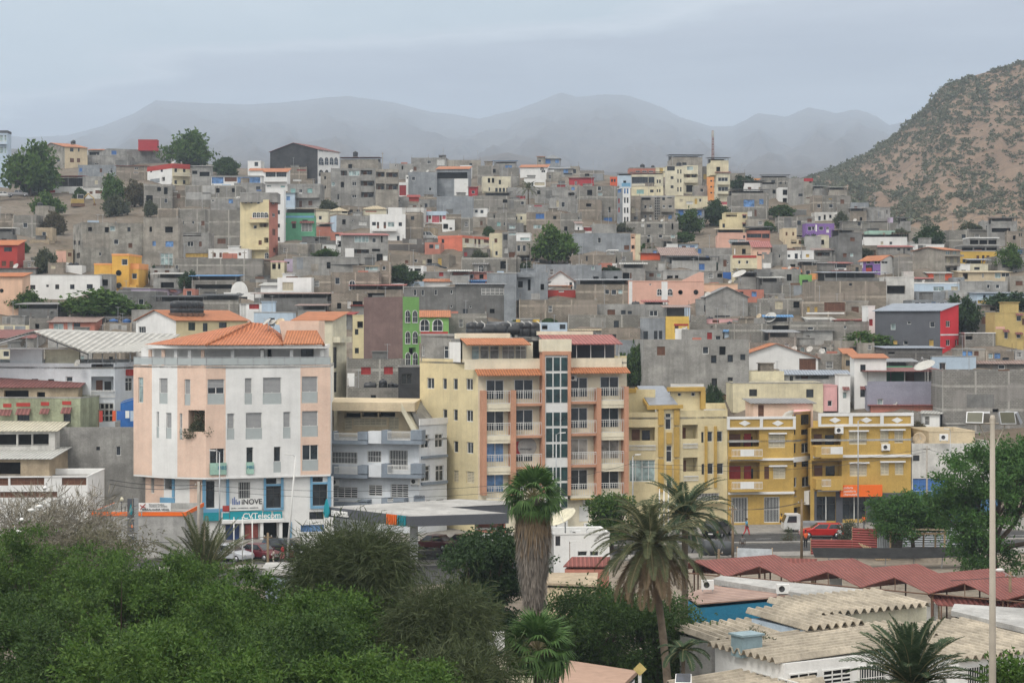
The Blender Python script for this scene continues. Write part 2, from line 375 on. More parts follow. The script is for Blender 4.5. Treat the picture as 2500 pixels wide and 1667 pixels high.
 def sheetwall(s,m,face,mi):
  Lw=s.L if face=='f' else s.dep; hs=s.holes[face]
  if face=='f': pt=lambda a,d,z:(a,d,z)
  elif s.sgn>0: pt=lambda a,d,z:(s.L-d,a,z)
  else: pt=lambda a,d,z:(d,a,z)
  xs=sorted({0,Lw,*[h[0] for h in hs],*[h[1] for h in hs]}); zs=sorted({0,s.h,*[h[2] for h in hs],*[h[3] for h in hs]})
  for i in range(len(xs)-1):
   for j in range(len(zs)-1):
    cx,cz=(xs[i]+xs[i+1])/2,(zs[j]+zs[j+1])/2
    if any(h[0]<cx<h[1] and h[2]<cz<h[3] for h in hs): continue
    m.quad(pt(xs[i],0,zs[j]),pt(xs[i+1],0,zs[j]),pt(xs[i+1],0,zs[j+1]),pt(xs[i],0,zs[j+1]),mi)
  for a0,a1,z0,z1,d in hs:
   m.quad(pt(a0,0,z0),pt(a0,d,z0),pt(a0,d,z1),pt(a0,0,z1),mi); m.quad(pt(a1,0,z0),pt(a1,d,z0),pt(a1,d,z1),pt(a1,0,z1),mi)
   m.quad(pt(a0,0,z1),pt(a0,d,z1),pt(a1,d,z1),pt(a1,0,z1),mi); m.quad(pt(a0,0,z0),pt(a0,d,z0),pt(a1,d,z0),pt(a1,0,z0),mi)
 def body(s,roof):
  rt=(roof.split(':')+['',''])[:3]; kind,rm,rise=rt[0],rt[1] or 'tile',rt[2]
  rise=float(rise)*s.mpp if rise else None
  L,dp,h=s.L,s.dep,s.h; m=MB()
  s.sheetwall(m,'f',0)
  s.sheetwall(m,'s',1)
  ox_=0 if s.sgn>0 else L
  m.quad((ox_,0,0),(ox_,dp,0),(ox_,dp,h),(ox_,0,h),1); m.quad((0,dp,0),(L,dp,0),(L,dp,h),(0,dp,h),0)
  par=.5 if kind in 'fbx' else 0; t=.16
  if par:
   m.add([(0,0,h),(L,0,h),(L,dp,h),(0,dp,h),(t,t,h),(L-t,t,h),(L-t,dp-t,h),(t,dp-t,h),(t,t,h-par),(L-t,t,h-par),(L-t,dp-t,h-par),(t,dp-t,h-par)],
    [(0,1,5,4),(1,2,6,5),(2,3,7,6),(3,0,4,7),(4,5,9,8),(5,6,10,9),(6,7,11,10),(7,4,8,11)],0)
   m.quad((t,t,h-par),(L-t,t,h-par),(L-t,dp-t,h-par),(t,dp-t,h-par),2)
  else: m.quad((0,0,h),(L,0,h),(L,dp,h),(0,dp,h),2)
  m.quad((0,0,0),(L,0,0),(L,dp,0),(0,dp,0),0)
  if kind=='g':
   rr=rise or L*.22
   m.add([(0,0,h),(L,0,h),(L/2,0,h+rr)],[(0,1,2)],0); m.add([(0,dp,h),(L,dp,h),(L/2,dp,h+rr)],[(0,1,2)],0)
  if kind=='G':
   rr=rise or dp*.25
   for x in (0,L): m.add([(x,0,h),(x,dp,h),(x,dp/2,h+rr)],[(0,1,2)],1)
  if kind=='s':
   rr=rise or 1.0
   for x in (0,L): m.add([(x,0,h),(x,dp,h),(x,dp,h+rr)],[(0,1,2)],1)
   m.quad((0,dp,h),(L,dp,h),(L,dp,h+rr),(0,dp,h+rr),0)
  s.bodyo=m.build('wall',[s.wm,s.swm,W('concrete')],s.root)
  o=.35; e=.07
  r=MB()
  if kind=='g':
   ax=1
   for sg in (0,1):
    x0=-o if sg==0 else L+o; ze=h-o*rr/(L/2)
    r.extr([(x0,-o,ze),(L/2,-o,h+rr),(L/2,dp+o,h+rr),(x0,dp+o,ze)],(0,0,e))
  elif kind=='G':
   ax=0; ze=h-o*rr/(dp/2)
   r.extr([(-o,-o,ze),(L+o,-o,ze),(L+o,dp/2,h+rr),(-o,dp/2,h+rr)],(0,0,e)); r.extr([(-o,dp+o,ze),(L+o,dp+o,ze),(L+o,dp/2,h+rr),(-o,dp/2,h+rr)],(0,0,e))
  elif kind=='s':
   ax=0; ze=h-o*rr/dp; r.extr([(-o,-o,ze+.01),(L+o,-o,ze+.01),(L+o,dp+o,h+rr+.02),(-o,dp+o,h+rr+.02)],(0,0,e))
  elif kind=='h':
   ax=0; rr=rise or min(L,dp)*.25; q=min(L,dp)/2
   a,b,c,d=(-o,-o,h),(L+o,-o,h),(L+o,dp+o,h),(-o,dp+o,h)
   if L>=dp: e1,e2=(q,dp/2,h+rr),(L-q,dp/2,h+rr); fs=[(0,1,5,4),(1,2,5),(2,3,4,5),(3,0,4)]
   else: e1,e2=(L/2,q,h+rr),(L/2,dp-q,h+rr); fs=[(0,1,4),(1,2,5,4),(2,3,5),(3,0,4,5)]
   r.add([a,b,c,d,e1,e2],fs+[(3,2,1,0)]); 
  if r.f:
   r.build('roof',S(rm,ax),s.root)
  if kind=='c':
   rr=max(1.2,rise or 2.0); n=max(2,int(L/4)+1)
   for i in range(n):
    x=.1+(L-.2)*i/(n-1)
    for y,e2 in ((.06,0),(dp*.8-.13,.25)): q=MB(); q.box(x-.06,x+.06,y,y+.12,h,h+rr+e2); q.build('post',CONC,s.root)
   q=MB(); q.box(.02,L-.02,-.02,.055,h-.01,h+.55); q.build('parapet',s.wm,s.root)
   q=MB(); q.box(.3,L-.3,dp*.8+.13,dp*.8+.25,h,h+rr+.15); q.build('back_wall',W('concdark'),s.root)
   q=MB(); q.extr([(-.5,-.5,h+rr),(L+.5,-.5,h+rr),(L+.5,dp*.85,h+rr+.35),(-.5,dp*.85,h+rr+.35)],(0,0,.07)); q.build('canopy',S(rm,0),s.root)
  if kind=='b':
   q=MB(); bh=rise or .8; e=.06
   q.box(-e,L+e,-e,-.002,h-bh,h+.03); q.box(-e,-.002,0,dp+e,h-bh,h+.03); q.box(L+.002,L+e,0,dp+e,h-bh,h+.03); q.build('roof_band',W(rm),s.root)
  if kind=='x' or (kind=='f' and s.wall.startswith('block') and rnd.random()<.7):
   n=max(2,int(L/5)+1)
   for i in range(n):
    x=.2+(L-.4)*i/(n-1)
    for y in (.02,):
     q=MB()
     if rnd.random()<.8:
      hh=rnd.uniform(.2,.9); q.box(x-.12,x+.12,y+.001,y+.22,h-.02,h+hh*.4,0)
      for k in range(2): q.tube([(x-.06+k*.12,y+.1,h),(x-.06+k*.12+rnd.uniform(-.05,.05),y+.1,h+hh+.5)],.015,4,1)
      q.build('column_stub',[CONC,RUST],s.root)
  elif kind=='f' and rnd.random()<.6:
   q=MB(); e=.05; q.box(-e,L+e,-e,.0-.002,h-.09,h+.04); q.box(-e,L+e,dp+.002,dp+e,h-.09,h+.04); q.box(-e,-.002,0,dp,h-.09,h+.04); q.box(L+.002,L+e,0,dp,h-.09,h+.04)
   q.build('coping',s.wm if rnd.random()<.6 else W('conclight'),s.root)
  if s.hill and kind in 'fxb' and L>4:
   if rnd.random()<.3:
    x=rnd.uniform(.3,L-2.6); q=MB(); w_=rnd.uniform(1.6,2.4); zt=h+rnd.uniform(.5,1.7); y0=dp*.45; q.box(x,x+w_,y0,y0+2,h-.49,zt); q.box(x-.15,x+w_+.15,y0-.15,y0+2.15,zt+.001,zt+.1); q.build('stair_room',rnd.choice([s.wm,CONC,W('blocktan'),W('concdark')]),s.root)
   for k in range(rnd.choice([0,0,1,1,2])):
    x=rnd.uniform(.5,L-.5); q=MB(); zt=h+rnd.uniform(1.2,3.2); q.tube([(x,1.2,h-.49),(x,1.2,zt)],.035,4); q.tube([(x-.4,1.2,zt-.1),(x+.4,1.2,zt-.1)],.02,4); q.build('antenna',METAL,s.root)
   for k in range(rnd.choice([0,1,2])):
    w_=rnd.uniform(1,L*.45); x=rnd.uniform(.1,L-w_-.1); z=rnd.uniform(.2,max(.3,h-2)); zt=min(h-.1,z+rnd.uniform(1,2.8))
    if any(x<b1+.15 and x+w_>b0-.15 and z<c1+.1 and zt>c0-.1 for b0,b1,c0,c1,_ in s.holes['f']) or any(q_[1]=='f' and x<q_[3]+.2 and x+w_>q_[2]-.2 and z<q_[5]+.2 and zt>q_[4]-.2 for q_ in s.todo): continue
    q=MB(); q.box(x,x+w_,-.025,-.002,z,zt); q.build('plaster_patch',W(rnd.choice(['concrete','conclight','concdark','concretetan','greyblue','conclight'])),s.root)
   if rnd.random()<.25:
    x=rnd.uniform(.5,max(.6,L-3)); q=MB(); q.box(x,x+rnd.uniform(1,2.2),.6,1.4,h-.49,h+rnd.uniform(.05,.45)); q.build('roof_clutter',rnd.choice([RUST,W('salmon'),W('paleblue'),W('conclight'),W('concdark')]),s.root)
  for ty,face,a0,a1,z0,z1 in s.todo: s.part(ty,face,a0,a1,z0,z1)
 def place(s,o,face,a0,a1,z0,dpt):
  if face=='f': o.location=(a0,dpt,z0)
  elif s.sgn>0: o.location=(s.L-dpt,a0,z0); o.rotation_euler=(0,0,math.pi/2)
  else: o.location=(dpt,a1,z0); o.rotation_euler=(0,0,-math.pi/2)
 def part(s,ty,face,a0,a1,z0,z1):
  w,h=a1-a0,z1-z0; wm=s.wm if face=='f' else s.swm
  if ty=='p' or ty=='n':
   m=MB(); pr=.95
   if ty=='p':
    m.box(0,w,-pr,-.003,0,.14); m.box(0,w,-pr,-pr+.1,.14,h); m.box(0,.1,-pr+.1,-.003,.14,h); m.box(w-.1,w,-pr+.1,-.003,.14,h)
    o=m.build('balcony',wm,s.root)
   else:
    m.box(0,w,-pr,-.003,0,.12,0); m.box(0,w,-pr,-pr+.05,h-.06,h,1); m.box(0,w,-pr+.005,-pr+.045,.18,.22,1)
    k=max(3,int(w/.15))
    for i in range(k+1): m.box((w-.03)*i/k,(w-.03)*i/k+.03,-pr+.01,-pr+.04,.12,h-.06,1)
    for x in (0,w-.04): m.box(x,x+.04,-pr,-.003,h-.06,h-.01,1)
    o=m.build('balcony',[wm,RAIL],s.root)
   s.place(o,face,a0,a1,z0,0); return
  if ty=='h':
   m=MB(); m.extr([(0,-.002,h),(w,-.002,h),(w,-.6,0),(0,-.6,0)],(0,0,.05)); o=m.build('awning',S('maroon'),s.root); s.place(o,face,a0,a1,z0,0); return
  if ty in 'vXlj':
   m=MB(); m.box(0,w,-.04,-.002,0,h); o=m.build('painted_panel',{'v':W('white'),'X':W('red'),'l':W('peach'),'j':W('skyblue')}[ty],s.root); s.place(o,face,a0,a1,z0,0); return
  me,mw,mh=wmesh(ty,w,h,wm)
  o=link(NAMES.get(ty,'window'),me,s.root); o.scale=(w/mw,1,h/mh)
  s.place(o,face,a0,a1,z0,{'B':0.001,'o':.0,'a':-.002,'O':-.002,'#':.04}.get(ty,.12))
 def onroof(s,x,back=.35,z=None):
  """world point on the roof slab above photo column x"""
  px=s.ox+x/s.sc; a=min(max(s.fa(px),.5),s.L-.5); b=s.dep*back
  q=s.A+s.ux*a+s.uy*b; t=(px-1250)/F
  return Vector((q.x,q.y,s.zb+s.h-.5 if z is None else z))
ORG=(0,0,1)
def org(ox,oy,sc=3.675):
 global ORG; ORG=(ox,oy,sc)
LB=None
def hs(x0,y0,x1,y1,side,col,roof,wins,label,**kw):
 global LB
 kw.setdefault('wall',col)
 LB=Bld(label,x0,x1,y0,y1,side,roof=roof,wins=wins,org=ORG,**kw); return LB
def round_tank(b,x,w,label,hk=1.15,back=.3,mat=None,z=None):
 p=b.onroof(x,back,z); r=w*b.mpp/2; hh=2*r*hk
 t=thing('water_tank',label,'water tank',p,0,'water tanks on the roofs')
 m=MB(); m.box(-r,r,-r,r,0,.12); m.build('stand',CONC,t)
 m=MB(); m.lathe([(r*.92,.121),(r,.2),(r,hh*.30),(r*.97,hh*.32),(r,hh*.34),(r,hh*.58),(r*.97,hh*.6),(r,hh*.62),(r,hh*.8),(r*.85,hh*.9),(r*.35,hh*.97)],n=14); m.build('tank_body',mat or BLACKP,t)
 m=MB(); m.lathe([(r*.34,hh*.95),(r*.34,hh*1.03),(r*.1,hh*1.05)],n=12); m.build('lid',mat or BLACKP,t); return t
def flat_tank(b,x,w,label,back=.3,z=None):
 p=b.onroof(x,back,z); Lh=w*b.mpp/2; r=Lh*.62
 t=thing('water_tank',label,'water tank',p,b.yaw,'water tanks on the roofs')
 m=MB(); m.lathe([(r*.35,-Lh),(r*.85,-Lh*.9),(r,-Lh*.7),(r*.96,-Lh*.35),(r,-Lh*.3),(r,Lh*.3),(r*.96,Lh*.35),(r,Lh*.7),(r*.85,Lh*.9),(r*.35,Lh)],(0,0,r+.12),14,0,'x'); m.build('tank_body',BLACKP,t)
 m=MB(); m.box(-Lh*.8,-Lh*.5,-r*.8,r*.8,0,r*.6); m.box(Lh*.5,Lh*.8,-r*.8,r*.8,0,r*.6); m.build('cradle',CONC,t)
 m=MB(); m.lathe([(r*.3,2*r+.05),(r*.3,2*r+.2),(r*.1,2*r+.22)],n=10); m.build('lid',BLACKP,t); return t
def dish(p,r,az,label,mat=None,pole=.8,el=35):
 """parabolic dish on a pole; az = horizontal angle of its axis (0 = towards the viewer)"""
 t=thing('satellite_dish',label,'satellite dish',p,R(az),'satellite dishes')
 m=MB(); m.tube([(0,0,0),(0,0,pole)],max(.03,r*.05),6); m.build('mast',METAL,t)
 n=14; prof=[(r*k/5,(k/5)**2*r*.28) for k in range(6)]; d=MB(); vs=[];th=.02
 for off in (0,th):
  for q,zz in prof:
   for k in range(n):
    a=2*math.pi*k/n; vs.append((q*math.cos(a),-zz+off,q*math.sin(a)))
 N=6*n; fs=[]
 for off in (0,N):
  fs+=[(off+i*n+k,off+i*n+(k+1)%n,off+(i+1)*n+(k+1)%n,off+(i+1)*n+k) for i in range(5) for k in range(n)]
 fs+=[(5*n+k,5*n+(k+1)%n,N+5*n+(k+1)%n,N+5*n+k) for k in range(n)]
 d.add(vs,fs,0,True); o=d.build('reflector',mat or DISHM,t,(0,-.05-r*.1,pole+r*.15)); o.rotation_euler=(-R(el),0,0)
 a=MB(); tip=(0,-r*.95,0)
 for k in (0,1,2):
  an=2*math.pi*(k/3+.25); a.tube([(r*.96*math.cos(an),-r*.28,r*.96*math.sin(an)),tip],max(.012,r*.015),4)
 a.box(-r*.07,r*.07,-r*1.05,-r*.9,-r*.07,r*.07)
 o2=a.build('feed_arm',METAL,t,(0,-.05-r*.1,pole+r*.15)); o2.rotation_euler=(-R(el),0,0); return t
def rdish(b,x,w,az,label,mat=None,back=.12,pole=.7,el=35):
 return dish(b.onroof(x,back),w*b.mpp/2,az,label,mat,pole,el)
sc=bpy.context.scene
cam=bpy.data.cameras.new('camera'); co=link('camera',cam); sc.camera=co
co.location=(0,0,H); co.rotation_euler=(R(90),0,0); cam.sensor_width=36; cam.lens=36*F/2500; cam.shift_y=(HY-833.5)/2500; cam.clip_start=.5; cam.clip_end=60000
sc.view_settings.view_transform='Standard'; sc.view_settings.look='None'; sc.view_settings.exposure=0.05; sc.view_settings.gamma=1; sc.view_settings.use_curve_mapping=False
sc.cycles.max_bounces=5; sc.cycles.diffuse_bounces=2; sc.cycles.glossy_bounces=2; sc.cycles.transmission_bounces=2; sc.cycles.volume_bounces=1; sc.cycles.transparent_max_bounces=6
sc.cycles.use_denoising=True
w=bpy.data.worlds.new('World'); sc.world=w; w.use_nodes=True; t=w.node_tree; bg=t.nodes['Background']
SE,SR=R(52),R(-150)
sky=nd(t,'ShaderNodeTexSky'); sky.sky_type='NISHITA'; sky.sun_disc=False; sky.sun_elevation=SE; sky.sun_rotation=R(150); sky.dust_density=3; sky.altitude=50
tc=nd(t,'ShaderNodeTexCoord').outputs['Generated']
sp=nd(t,'ShaderNodeSeparateXYZ'); t.links.new(tc,sp.inputs[0])
zc=math_(t,'MAXIMUM',sp.outputs[2],0.0)
vec=mapping(t,tc,(2.2,2.2,9.0)); n1=noise(t,vec,1.3,7,.55); n2=noise(t,mapping(t,tc,(5,5,34)),1.5,6,.55)
bd=math_(t,'SUBTRACT',math_(t,'ADD',math_(t,'MULTIPLY',sp.outputs[0],.17),.150),zc)
edge=math_(t,'ADD',math_(t,'MULTIPLY',bd,13),math_(t,'ADD',math_(t,'MULTIPLY',n1,1.5),math_(t,'MULTIPLY',n2,.5)))
mask=ramp(t,edge,[(.72,0),(1.0,1)]); wisp=ramp(t,edge,[(.70,0),(.84,.8),(.97,0)])
cl=mix(t,ramp(t,n2,[(.36,0),(.66,1)]),(2.6,2.7,3.1),(3.6,3.75,4.1))
thin=mix(t,ramp(t,n1,[(.4,0),(.62,1)]),(3.6,4.3,4.55),(5.1,5.6,5.75))
deck=mix(t,wisp,mix(t,mask,thin,cl),(5.6,5.8,6.0))
gain=nd(t,'ShaderNodeMapRange'); t.links.new(zc,gain.inputs[0]); gain.inputs[1].default_value=.12; gain.inputs[2].default_value=.9; gain.inputs[3].default_value=1.0; gain.inputs[4].default_value=3.6
over=nd(t,'ShaderNodeVectorMath',operation='SCALE'); t.links.new(deck,over.inputs[0]); t.links.new(gain.outputs[0],over.inputs[3])
warm=nd(t,'ShaderNodeMapRange'); t.links.new(zc,warm.inputs[0]); warm.inputs[1].default_value=.15; warm.inputs[2].default_value=.5
allsky=mix(t,.93,sky.outputs[0],mix(t,warm.outputs[0],over.outputs[0],(13.5,13.0,12.2)))
t.links.new(allsky,bg.inputs['Color']); bg.inputs['Strength'].default_value=.12
sun=bpy.data.lights.new('sun','SUN'); sun.energy=1.5; sun.angle=R(14); sun.color=(1,.95,.88)
so=link('sun',sun); so.location=(0,0,400)
d=Vector((math.sin(R(-35))*math.cos(SE),-math.cos(R(-35))*math.cos(SE),math.sin(SE)))
so.rotation_euler=d.to_track_quat('Z','Y').to_euler(); sky.sun_rotation=math.atan2(d.x,d.y)
m=bpy.data.materials.new('air'); m.use_nodes=True; t=m.node_tree; t.nodes.remove(t.nodes['Principled BSDF'])
pv=nd(t,'ShaderNodeVolumePrincipled'); pv.inputs['Color'].default_value=(.69,.82,.99,1); pv.inputs['Density'].default_value=.000175; pv.inputs['Anisotropy'].default_value=.1
t.links.new(pv.outputs[0],t.nodes['Material Output'].inputs['Volume'])
q=MB(); q.box(-9000,9000,-60,9400,-130,1150); hz=q.build('haze',m); tag(hz,None,None,kind='stuff'); hz.visible_shadow=True
def groundmat(name,c1,c2,c3,s=.05):
 m,t,b=nt(name,.95,0,.15); geo=nd(t,'ShaderNodeNewGeometry').outputs['Position']
 a=noise(t,geo,s,6,.65); f=noise(t,geo,s*9,5,.7); g=noise(t,geo,1.2,4,.7)
 c=mix(t,ramp(t,a,[(.38,0),(.62,1)]),c1,c2); c=mix(t,ramp(t,f,[(.5,0),(.68,1)]),c,c3); c=mix(t,.35,c,ramp(t,g,[(.25,.1),(.75,.8)]),'OVERLAY')
 t.links.new(c,b.inputs['Base Color']); bp=nd(t,'ShaderNodeBump'); bp.inputs['Distance'].default_value=.3; bp.inputs['Strength'].default_value=.6
 t.links.new(g,bp.inputs['Height']); t.links.new(bp.outputs[0],b.inputs['Normal']); return m
EARTH=groundmat('hillside_earth',(.15,.12,.09),(.20,.17,.14),(.09,.085,.06))
us=np.arange(-3200,5801,60); Ds=np.array([4,8,14,20,30,45,70,90,110,130,150,165,180,195,206,210,214,220,228,236,244,254,264,276,290,305,320,340,360,385,410,430,455,480,500,530,560,580,600,620,650,700,760,850,1000,1200,1500,2000,2600])
vs=[]
for D in Ds:
 for u in us:
  X=(u-1250)/F*D; z=T(X,D)
  if D>230: z+=.5*math.sin(u*.021+D*.05)+.4*math.sin(u*.05-D*.09)
  if D>700: z=z-.02*(D-700)
  vs.append((X,D,z))
nu=len(us); fs=np.array([(i*nu+k,i*nu+k+1,(i+1)*nu+k+1,(i+1)*nu+k) for i in range(len(Ds)-1) for k in range(nu-1)])
o=link('ground',npmesh('ground',vs,fs,[EARTH],None,True)); tag(o,None,None,kind='structure')
q=MB(); q.box(-80,80,-60,4.05,10,19.25); o=q.build('viewpoint_plateau',EARTH); tag(o,None,None,kind='structure')
from mathutils import noise as mn
def fbm(x,y,o=5,s=1.0):
 return mn.fractal(Vector((x,y,s)),1.0,2.0,o)
def ridged(x,y,s=0.): 
 v=0;a=1;f=1
 for i in range(5): v+=a*(1-abs(mn.noise(Vector((x*f,y*f,s+i*7.3))))*2); a*=.5;f*=2.1
 return v
def range_mesh(name,sil,D0,D1,y0,mat,nv=46,du=8,u0=-500,u1=3000,amp=1.0,back=280,bulge=.9):
 U=np.arange(u0,u1+1,du); vs=[]; sx=[a for a,_ in sil]; sy=[b for _,b in sil]
 for j in range(nv+6):
  v=j/(nv-1)
  for u in U:
   ys=float(np.interp(u,sx,sy)); ysn=ys+1.6*mn.noise(Vector((u*.03,3.1,0)))*amp+1.2*mn.noise(Vector((u*.11,9.1,0)))*amp
   if v<=1:
    D=D0+(D1-D0)*v; e=v**bulge; env=min(1,v*4)*(1-v**6)
    y=y0+(ysn-y0)*e
    z=H+(HY-y)/F*D+ (ridged(u*.006,v*1.8,s=D1*.01)-.9)*env*(D1-D0)*.0075*amp
   else:
    D=D1+(v-1)*back*3; z=H+(HY-ysn)/F*D1-(v-1)*back*1.2
   vs.append(((u-1250)/F*D,D,z))
 n=len(U); fs=np.array([(i*n+k,i*n+k+1,(i+1)*n+k+1,(i+1)*n+k) for i in range(nv+5) for k in range(n-1)])
 o=link(name,npmesh(name,vs,fs,[mat],None,True)); tag(o,None,None,kind='structure'); return o
MT=groundmat('mountain_rock',(.075,.058,.05),(.11,.09,.075),(.045,.045,.04),.004)
sil=[(-600,330),(0,328),(60,336),(170,330),(250,308),(330,276),(380,246),(500,252),(600,256),(700,250),(800,238),(850,235),(900,242),(960,250),(1050,274),(1110,280),(1170,291),(1270,266),(1340,238),(1370,226),(1410,238),(1480,230),(1540,235),(1620,264),(1660,286),(1740,310),(1790,308),(1850,277),(1920,285),(1975,262),(2040,277),(2090,267),(2140,284),(2170,306),(2220,296),(2260,262),(2300,236),(2400,200),(2600,190),(3000,170)]
range_mesh('mountains',sil,2900,8200,436,MT,nv=60,du=8,bulge=.85)
range_mesh('foothills',[(-600,420),(0,360),(100,372),(400,400),(1100,400),(1180,384),(1240,372),(1290,385),(1380,408),(1500,420),(1700,412),(1900,425),(2100,420),(3000,420)],2300,2850,440,MT,nv=16,du=12,back=400)
HILL=groundmat('dry_hill_earth',(.185,.128,.09),(.24,.17,.118),(.12,.095,.075),.02)
hs_sil=[(1700,500),(1850,468),(1960,440),(1990,430),(2060,404),(2130,366),(2200,318),(2250,272),(2280,240),(2300,214),(2350,192),(2400,180),(2450,162),(2500,148),(2600,120),(2800,80),(3200,40)]
hf=[(1700,520),(1900,520),(2050,560),(2200,600),(2500,600),(3200,620)]
def hillpt(u,v):
 ys=float(np.interp(u,[a for a,_ in hs_sil],[b for _,b in hs_sil])); yf=float(np.interp(u,[a for a,_ in hf],[b for _,b in hf]))
 ys+=3*mn.noise(Vector((u*.02,1.7,0)))+2*mn.noise(Vector((u*.07,4.7,0)))
 D=620+(1080-620)*v; y=yf+(ys-yf)*(v**.92)
 env=min(1,v*3)*(1-v**5)
 z=H+(HY-y)/F*D+env*(ridged(u*.0045+v*.5,v*1.1,5.)*7-7+fbm(u*.03,v*6)*2.2)
 return Vector(((u-1250)/F*D,D,z))
U=np.arange(1700,3201,10); vs=[]; NV=70
for j in range(NV+4):
 v=j/(NV-1)
 for u in U:
  if v<=1: vs.append(hillpt(u,v))
  else: p=hillpt(u,1.0); vs.append(p+Vector((p.x/p.y*(v-1)*3000,(v-1)*3000,-(v-1)*2200)))
n=len(U); fs=np.array([(i*n+k,i*n+k+1,(i+1)*n+k+1,(i+1)*n+k) for i in range(NV+3) for k in range(n-1)])
o=link('dry_hill',npmesh('dry_hill',vs,fs,[HILL],None,True)); tag(o,None,None,kind='structure')
def leafmat(key,c1,c2,c3=None,trans=.25,s=.55):
 k=('leaf',key)
 if k in _M: return _M[k]
 m,t,b=nt('leaf_'+key,.65,0,.25); geo=nd(t,'ShaderNodeNewGeometry'); 
 n=noise(t,geo.outputs['Position'],s,3,.6)
 c=mix(t,ramp(t,n,[(.36,0),(.64,1)]),c1,c2)
 c=mix(t,ramp(t,geo.outputs['Random Per Island'],[(.0,0),(1,.55)]),c,c3 or hsv(c2,1.5))
 t.links.new(c,b.inputs['Base Color'])
 tr=nd(t,'ShaderNodeBsdfTranslucent'); t.links.new(c,tr.inputs[0]); mx=nd(t,'ShaderNodeMixShader'); mx.inputs[0].default_value=trans
 t.links.new(b.outputs[0],mx.inputs[1]); t.links.new(tr.outputs[0],mx.inputs[2]); t.links.new(mx.outputs[0],t.nodes['Material Output'].inputs[0])
 _M[k]=m; return m
BARK=plain('bark',(.10,.075,.055),.95,0,.5); BARKG=plain('grey_bark',(.20,.18,.155),.95,0,.4)
rs=np.random.RandomState(5)
def crown_arrays(blobs,n,leaf,seed,droop=.15,elong=2.6,shell=.72,per=4,spray=.5,gap=.0,clump=0):
 """blobs: (x,y,z,rx,ry,rz). Sprays of small leaflets spread through the outer part of every blob; returns verts, faces."""
 r=np.random.RandomState(seed); B=np.array(blobs,float); vol=(B[:,3]*B[:,4]*B[:,5])**(2/3); vol/=vol.sum()
 bi=r.choice(len(B),n,p=vol); d=r.normal(size=(n,3)); d/=np.linalg.norm(d,axis=1)[:,None]
 rad=shell+(1-shell)*r.rand(n)**.7; rad=np.where(r.rand(n)<.22,r.rand(n)**.5*shell,rad)
 rad*=1+.16*np.sin(d[:,0]*5+bi)*np.cos(d[:,2]*6+bi*2)+.10*r.normal(size=n)
 p=B[bi,:3]+d*B[bi,3:6]*rad[:,None]
 if gap>0:
  k=np.array([mn.noise(Vector(q*gap))>-.12 for q in p]); p,d=p[k],d[k]; n=len(p)
 ax=d*.7+r.normal(size=(n,3))*.55; ax[:,2]-=droop; ax/=np.linalg.norm(ax,axis=1)[:,None]
 if clump:
  K=max(6,n//clump); cc=p[r.choice(n,K)]; ci=r.randint(0,K,n); sz=(.35+.5*r.rand(K))[ci]*spray*1.5; p=cc[ci]+r.normal(size=(n,3))*sz[:,None]*np.array([1,1,.42])
 P_=np.repeat(p,per,0); A=np.repeat(ax,per,0); N=len(P_)
 P_=P_+A*(r.rand(N)[:,None]*spray)+r.normal(size=(N,3))*spray*.22
 A=A+r.normal(size=(N,3))*.55; A/=np.linalg.norm(A,axis=1)[:,None]
 s=np.cross(A,r.normal(size=(N,3))); s/=np.linalg.norm(s,axis=1)[:,None]
 L=leaf*(.6+.8*r.rand(N))[:,None]; Wd=L/elong
 v=np.stack([P_,P_+A*L*.5+s*Wd*.5,P_+A*L,P_+A*L*.5-s*Wd*.5],1).reshape(-1,3)
 f=np.arange(N*4).reshape(-1,4); return v,f
def limbs(m,base,blobs,r0,seed,mi=0,fork=.45):
 r=random.Random(seed); top=Vector(base)+Vector((r.uniform(-.2,.2),r.uniform(-.2,.2),0)); zc=sum(b[2] for b in blobs)/len(blobs)
 f=Vector((base[0],base[1],base[2]+(zc-base[2])*fork)); m.tube([base,(Vector(base)+f)/2+Vector((r0*.5,0,0)),f],[r0*1.25,r0,r0*.85],8,mi)
 for b in blobs:
  e=Vector(b[:3]); k=(f+e)/2+Vector((r.uniform(-.3,.3),r.uniform(-.3,.3),-.1*(e-f).length)); m.tube([f,k,e],[r0*.55,r0*.36,r0*.12],5,mi)
  for j in range(3):
   e2=e+Vector((r.uniform(-1,1)*b[3],r.uniform(-1,1)*b[4],r.uniform(-.2,.8)*b[5]))*.75; m.tube([k,(k+e2)/2+Vector((0,0,.1)),e2],[r0*.25,r0*.16,r0*.04],4,mi)
def tree(name,label,cat,base,blobs,n,leaf,mat,seed=1,r0=.25,group=None,bark=None,**kw):
 """blobs relative to base"""
 t=thing(name,label,cat,base,0,group); 
 v,f=crown_arrays(blobs,n,leaf,seed,**kw); link('crown',npmesh('crown',v,f,[mat]),t)
 m=MB(); limbs(m,(0,0,-.3),blobs,r0,seed); m.build('trunk',bark or BARK,t); return t
LG=leafmat('acacia_dark',(.014,.038,.010),(.038,.088,.018),(.10,.16,.035),.25,.9); LG2=leafmat('green_mid',(.018,.050,.009),(.050,.118,.017),(.14,.22,.04),.25,.9)
LG3=leafmat('dark_glossy',(.014,.034,.012),(.030,.062,.020),(.055,.10,.03)); LG4=leafmat('grey_green',(.055,.070,.040),(.085,.10,.055),(.13,.14,.08)); LGR=leafmat('bright_acacia',(.030,.085,.018),(.050,.13,.026),(.11,.20,.05))
LDRY=leafmat('dry_grey',(.13,.12,.08),(.19,.17,.12),(.10,.115,.06)); LCAS=leafmat('casuarina',(.028,.045,.016),(.055,.078,.028),(.11,.125,.055)); SCRUB=leafmat('scrub',(.09,.105,.06),(.12,.135,.08),(.15,.155,.10),.2,.02)
pts=[]; r=random.Random(3)
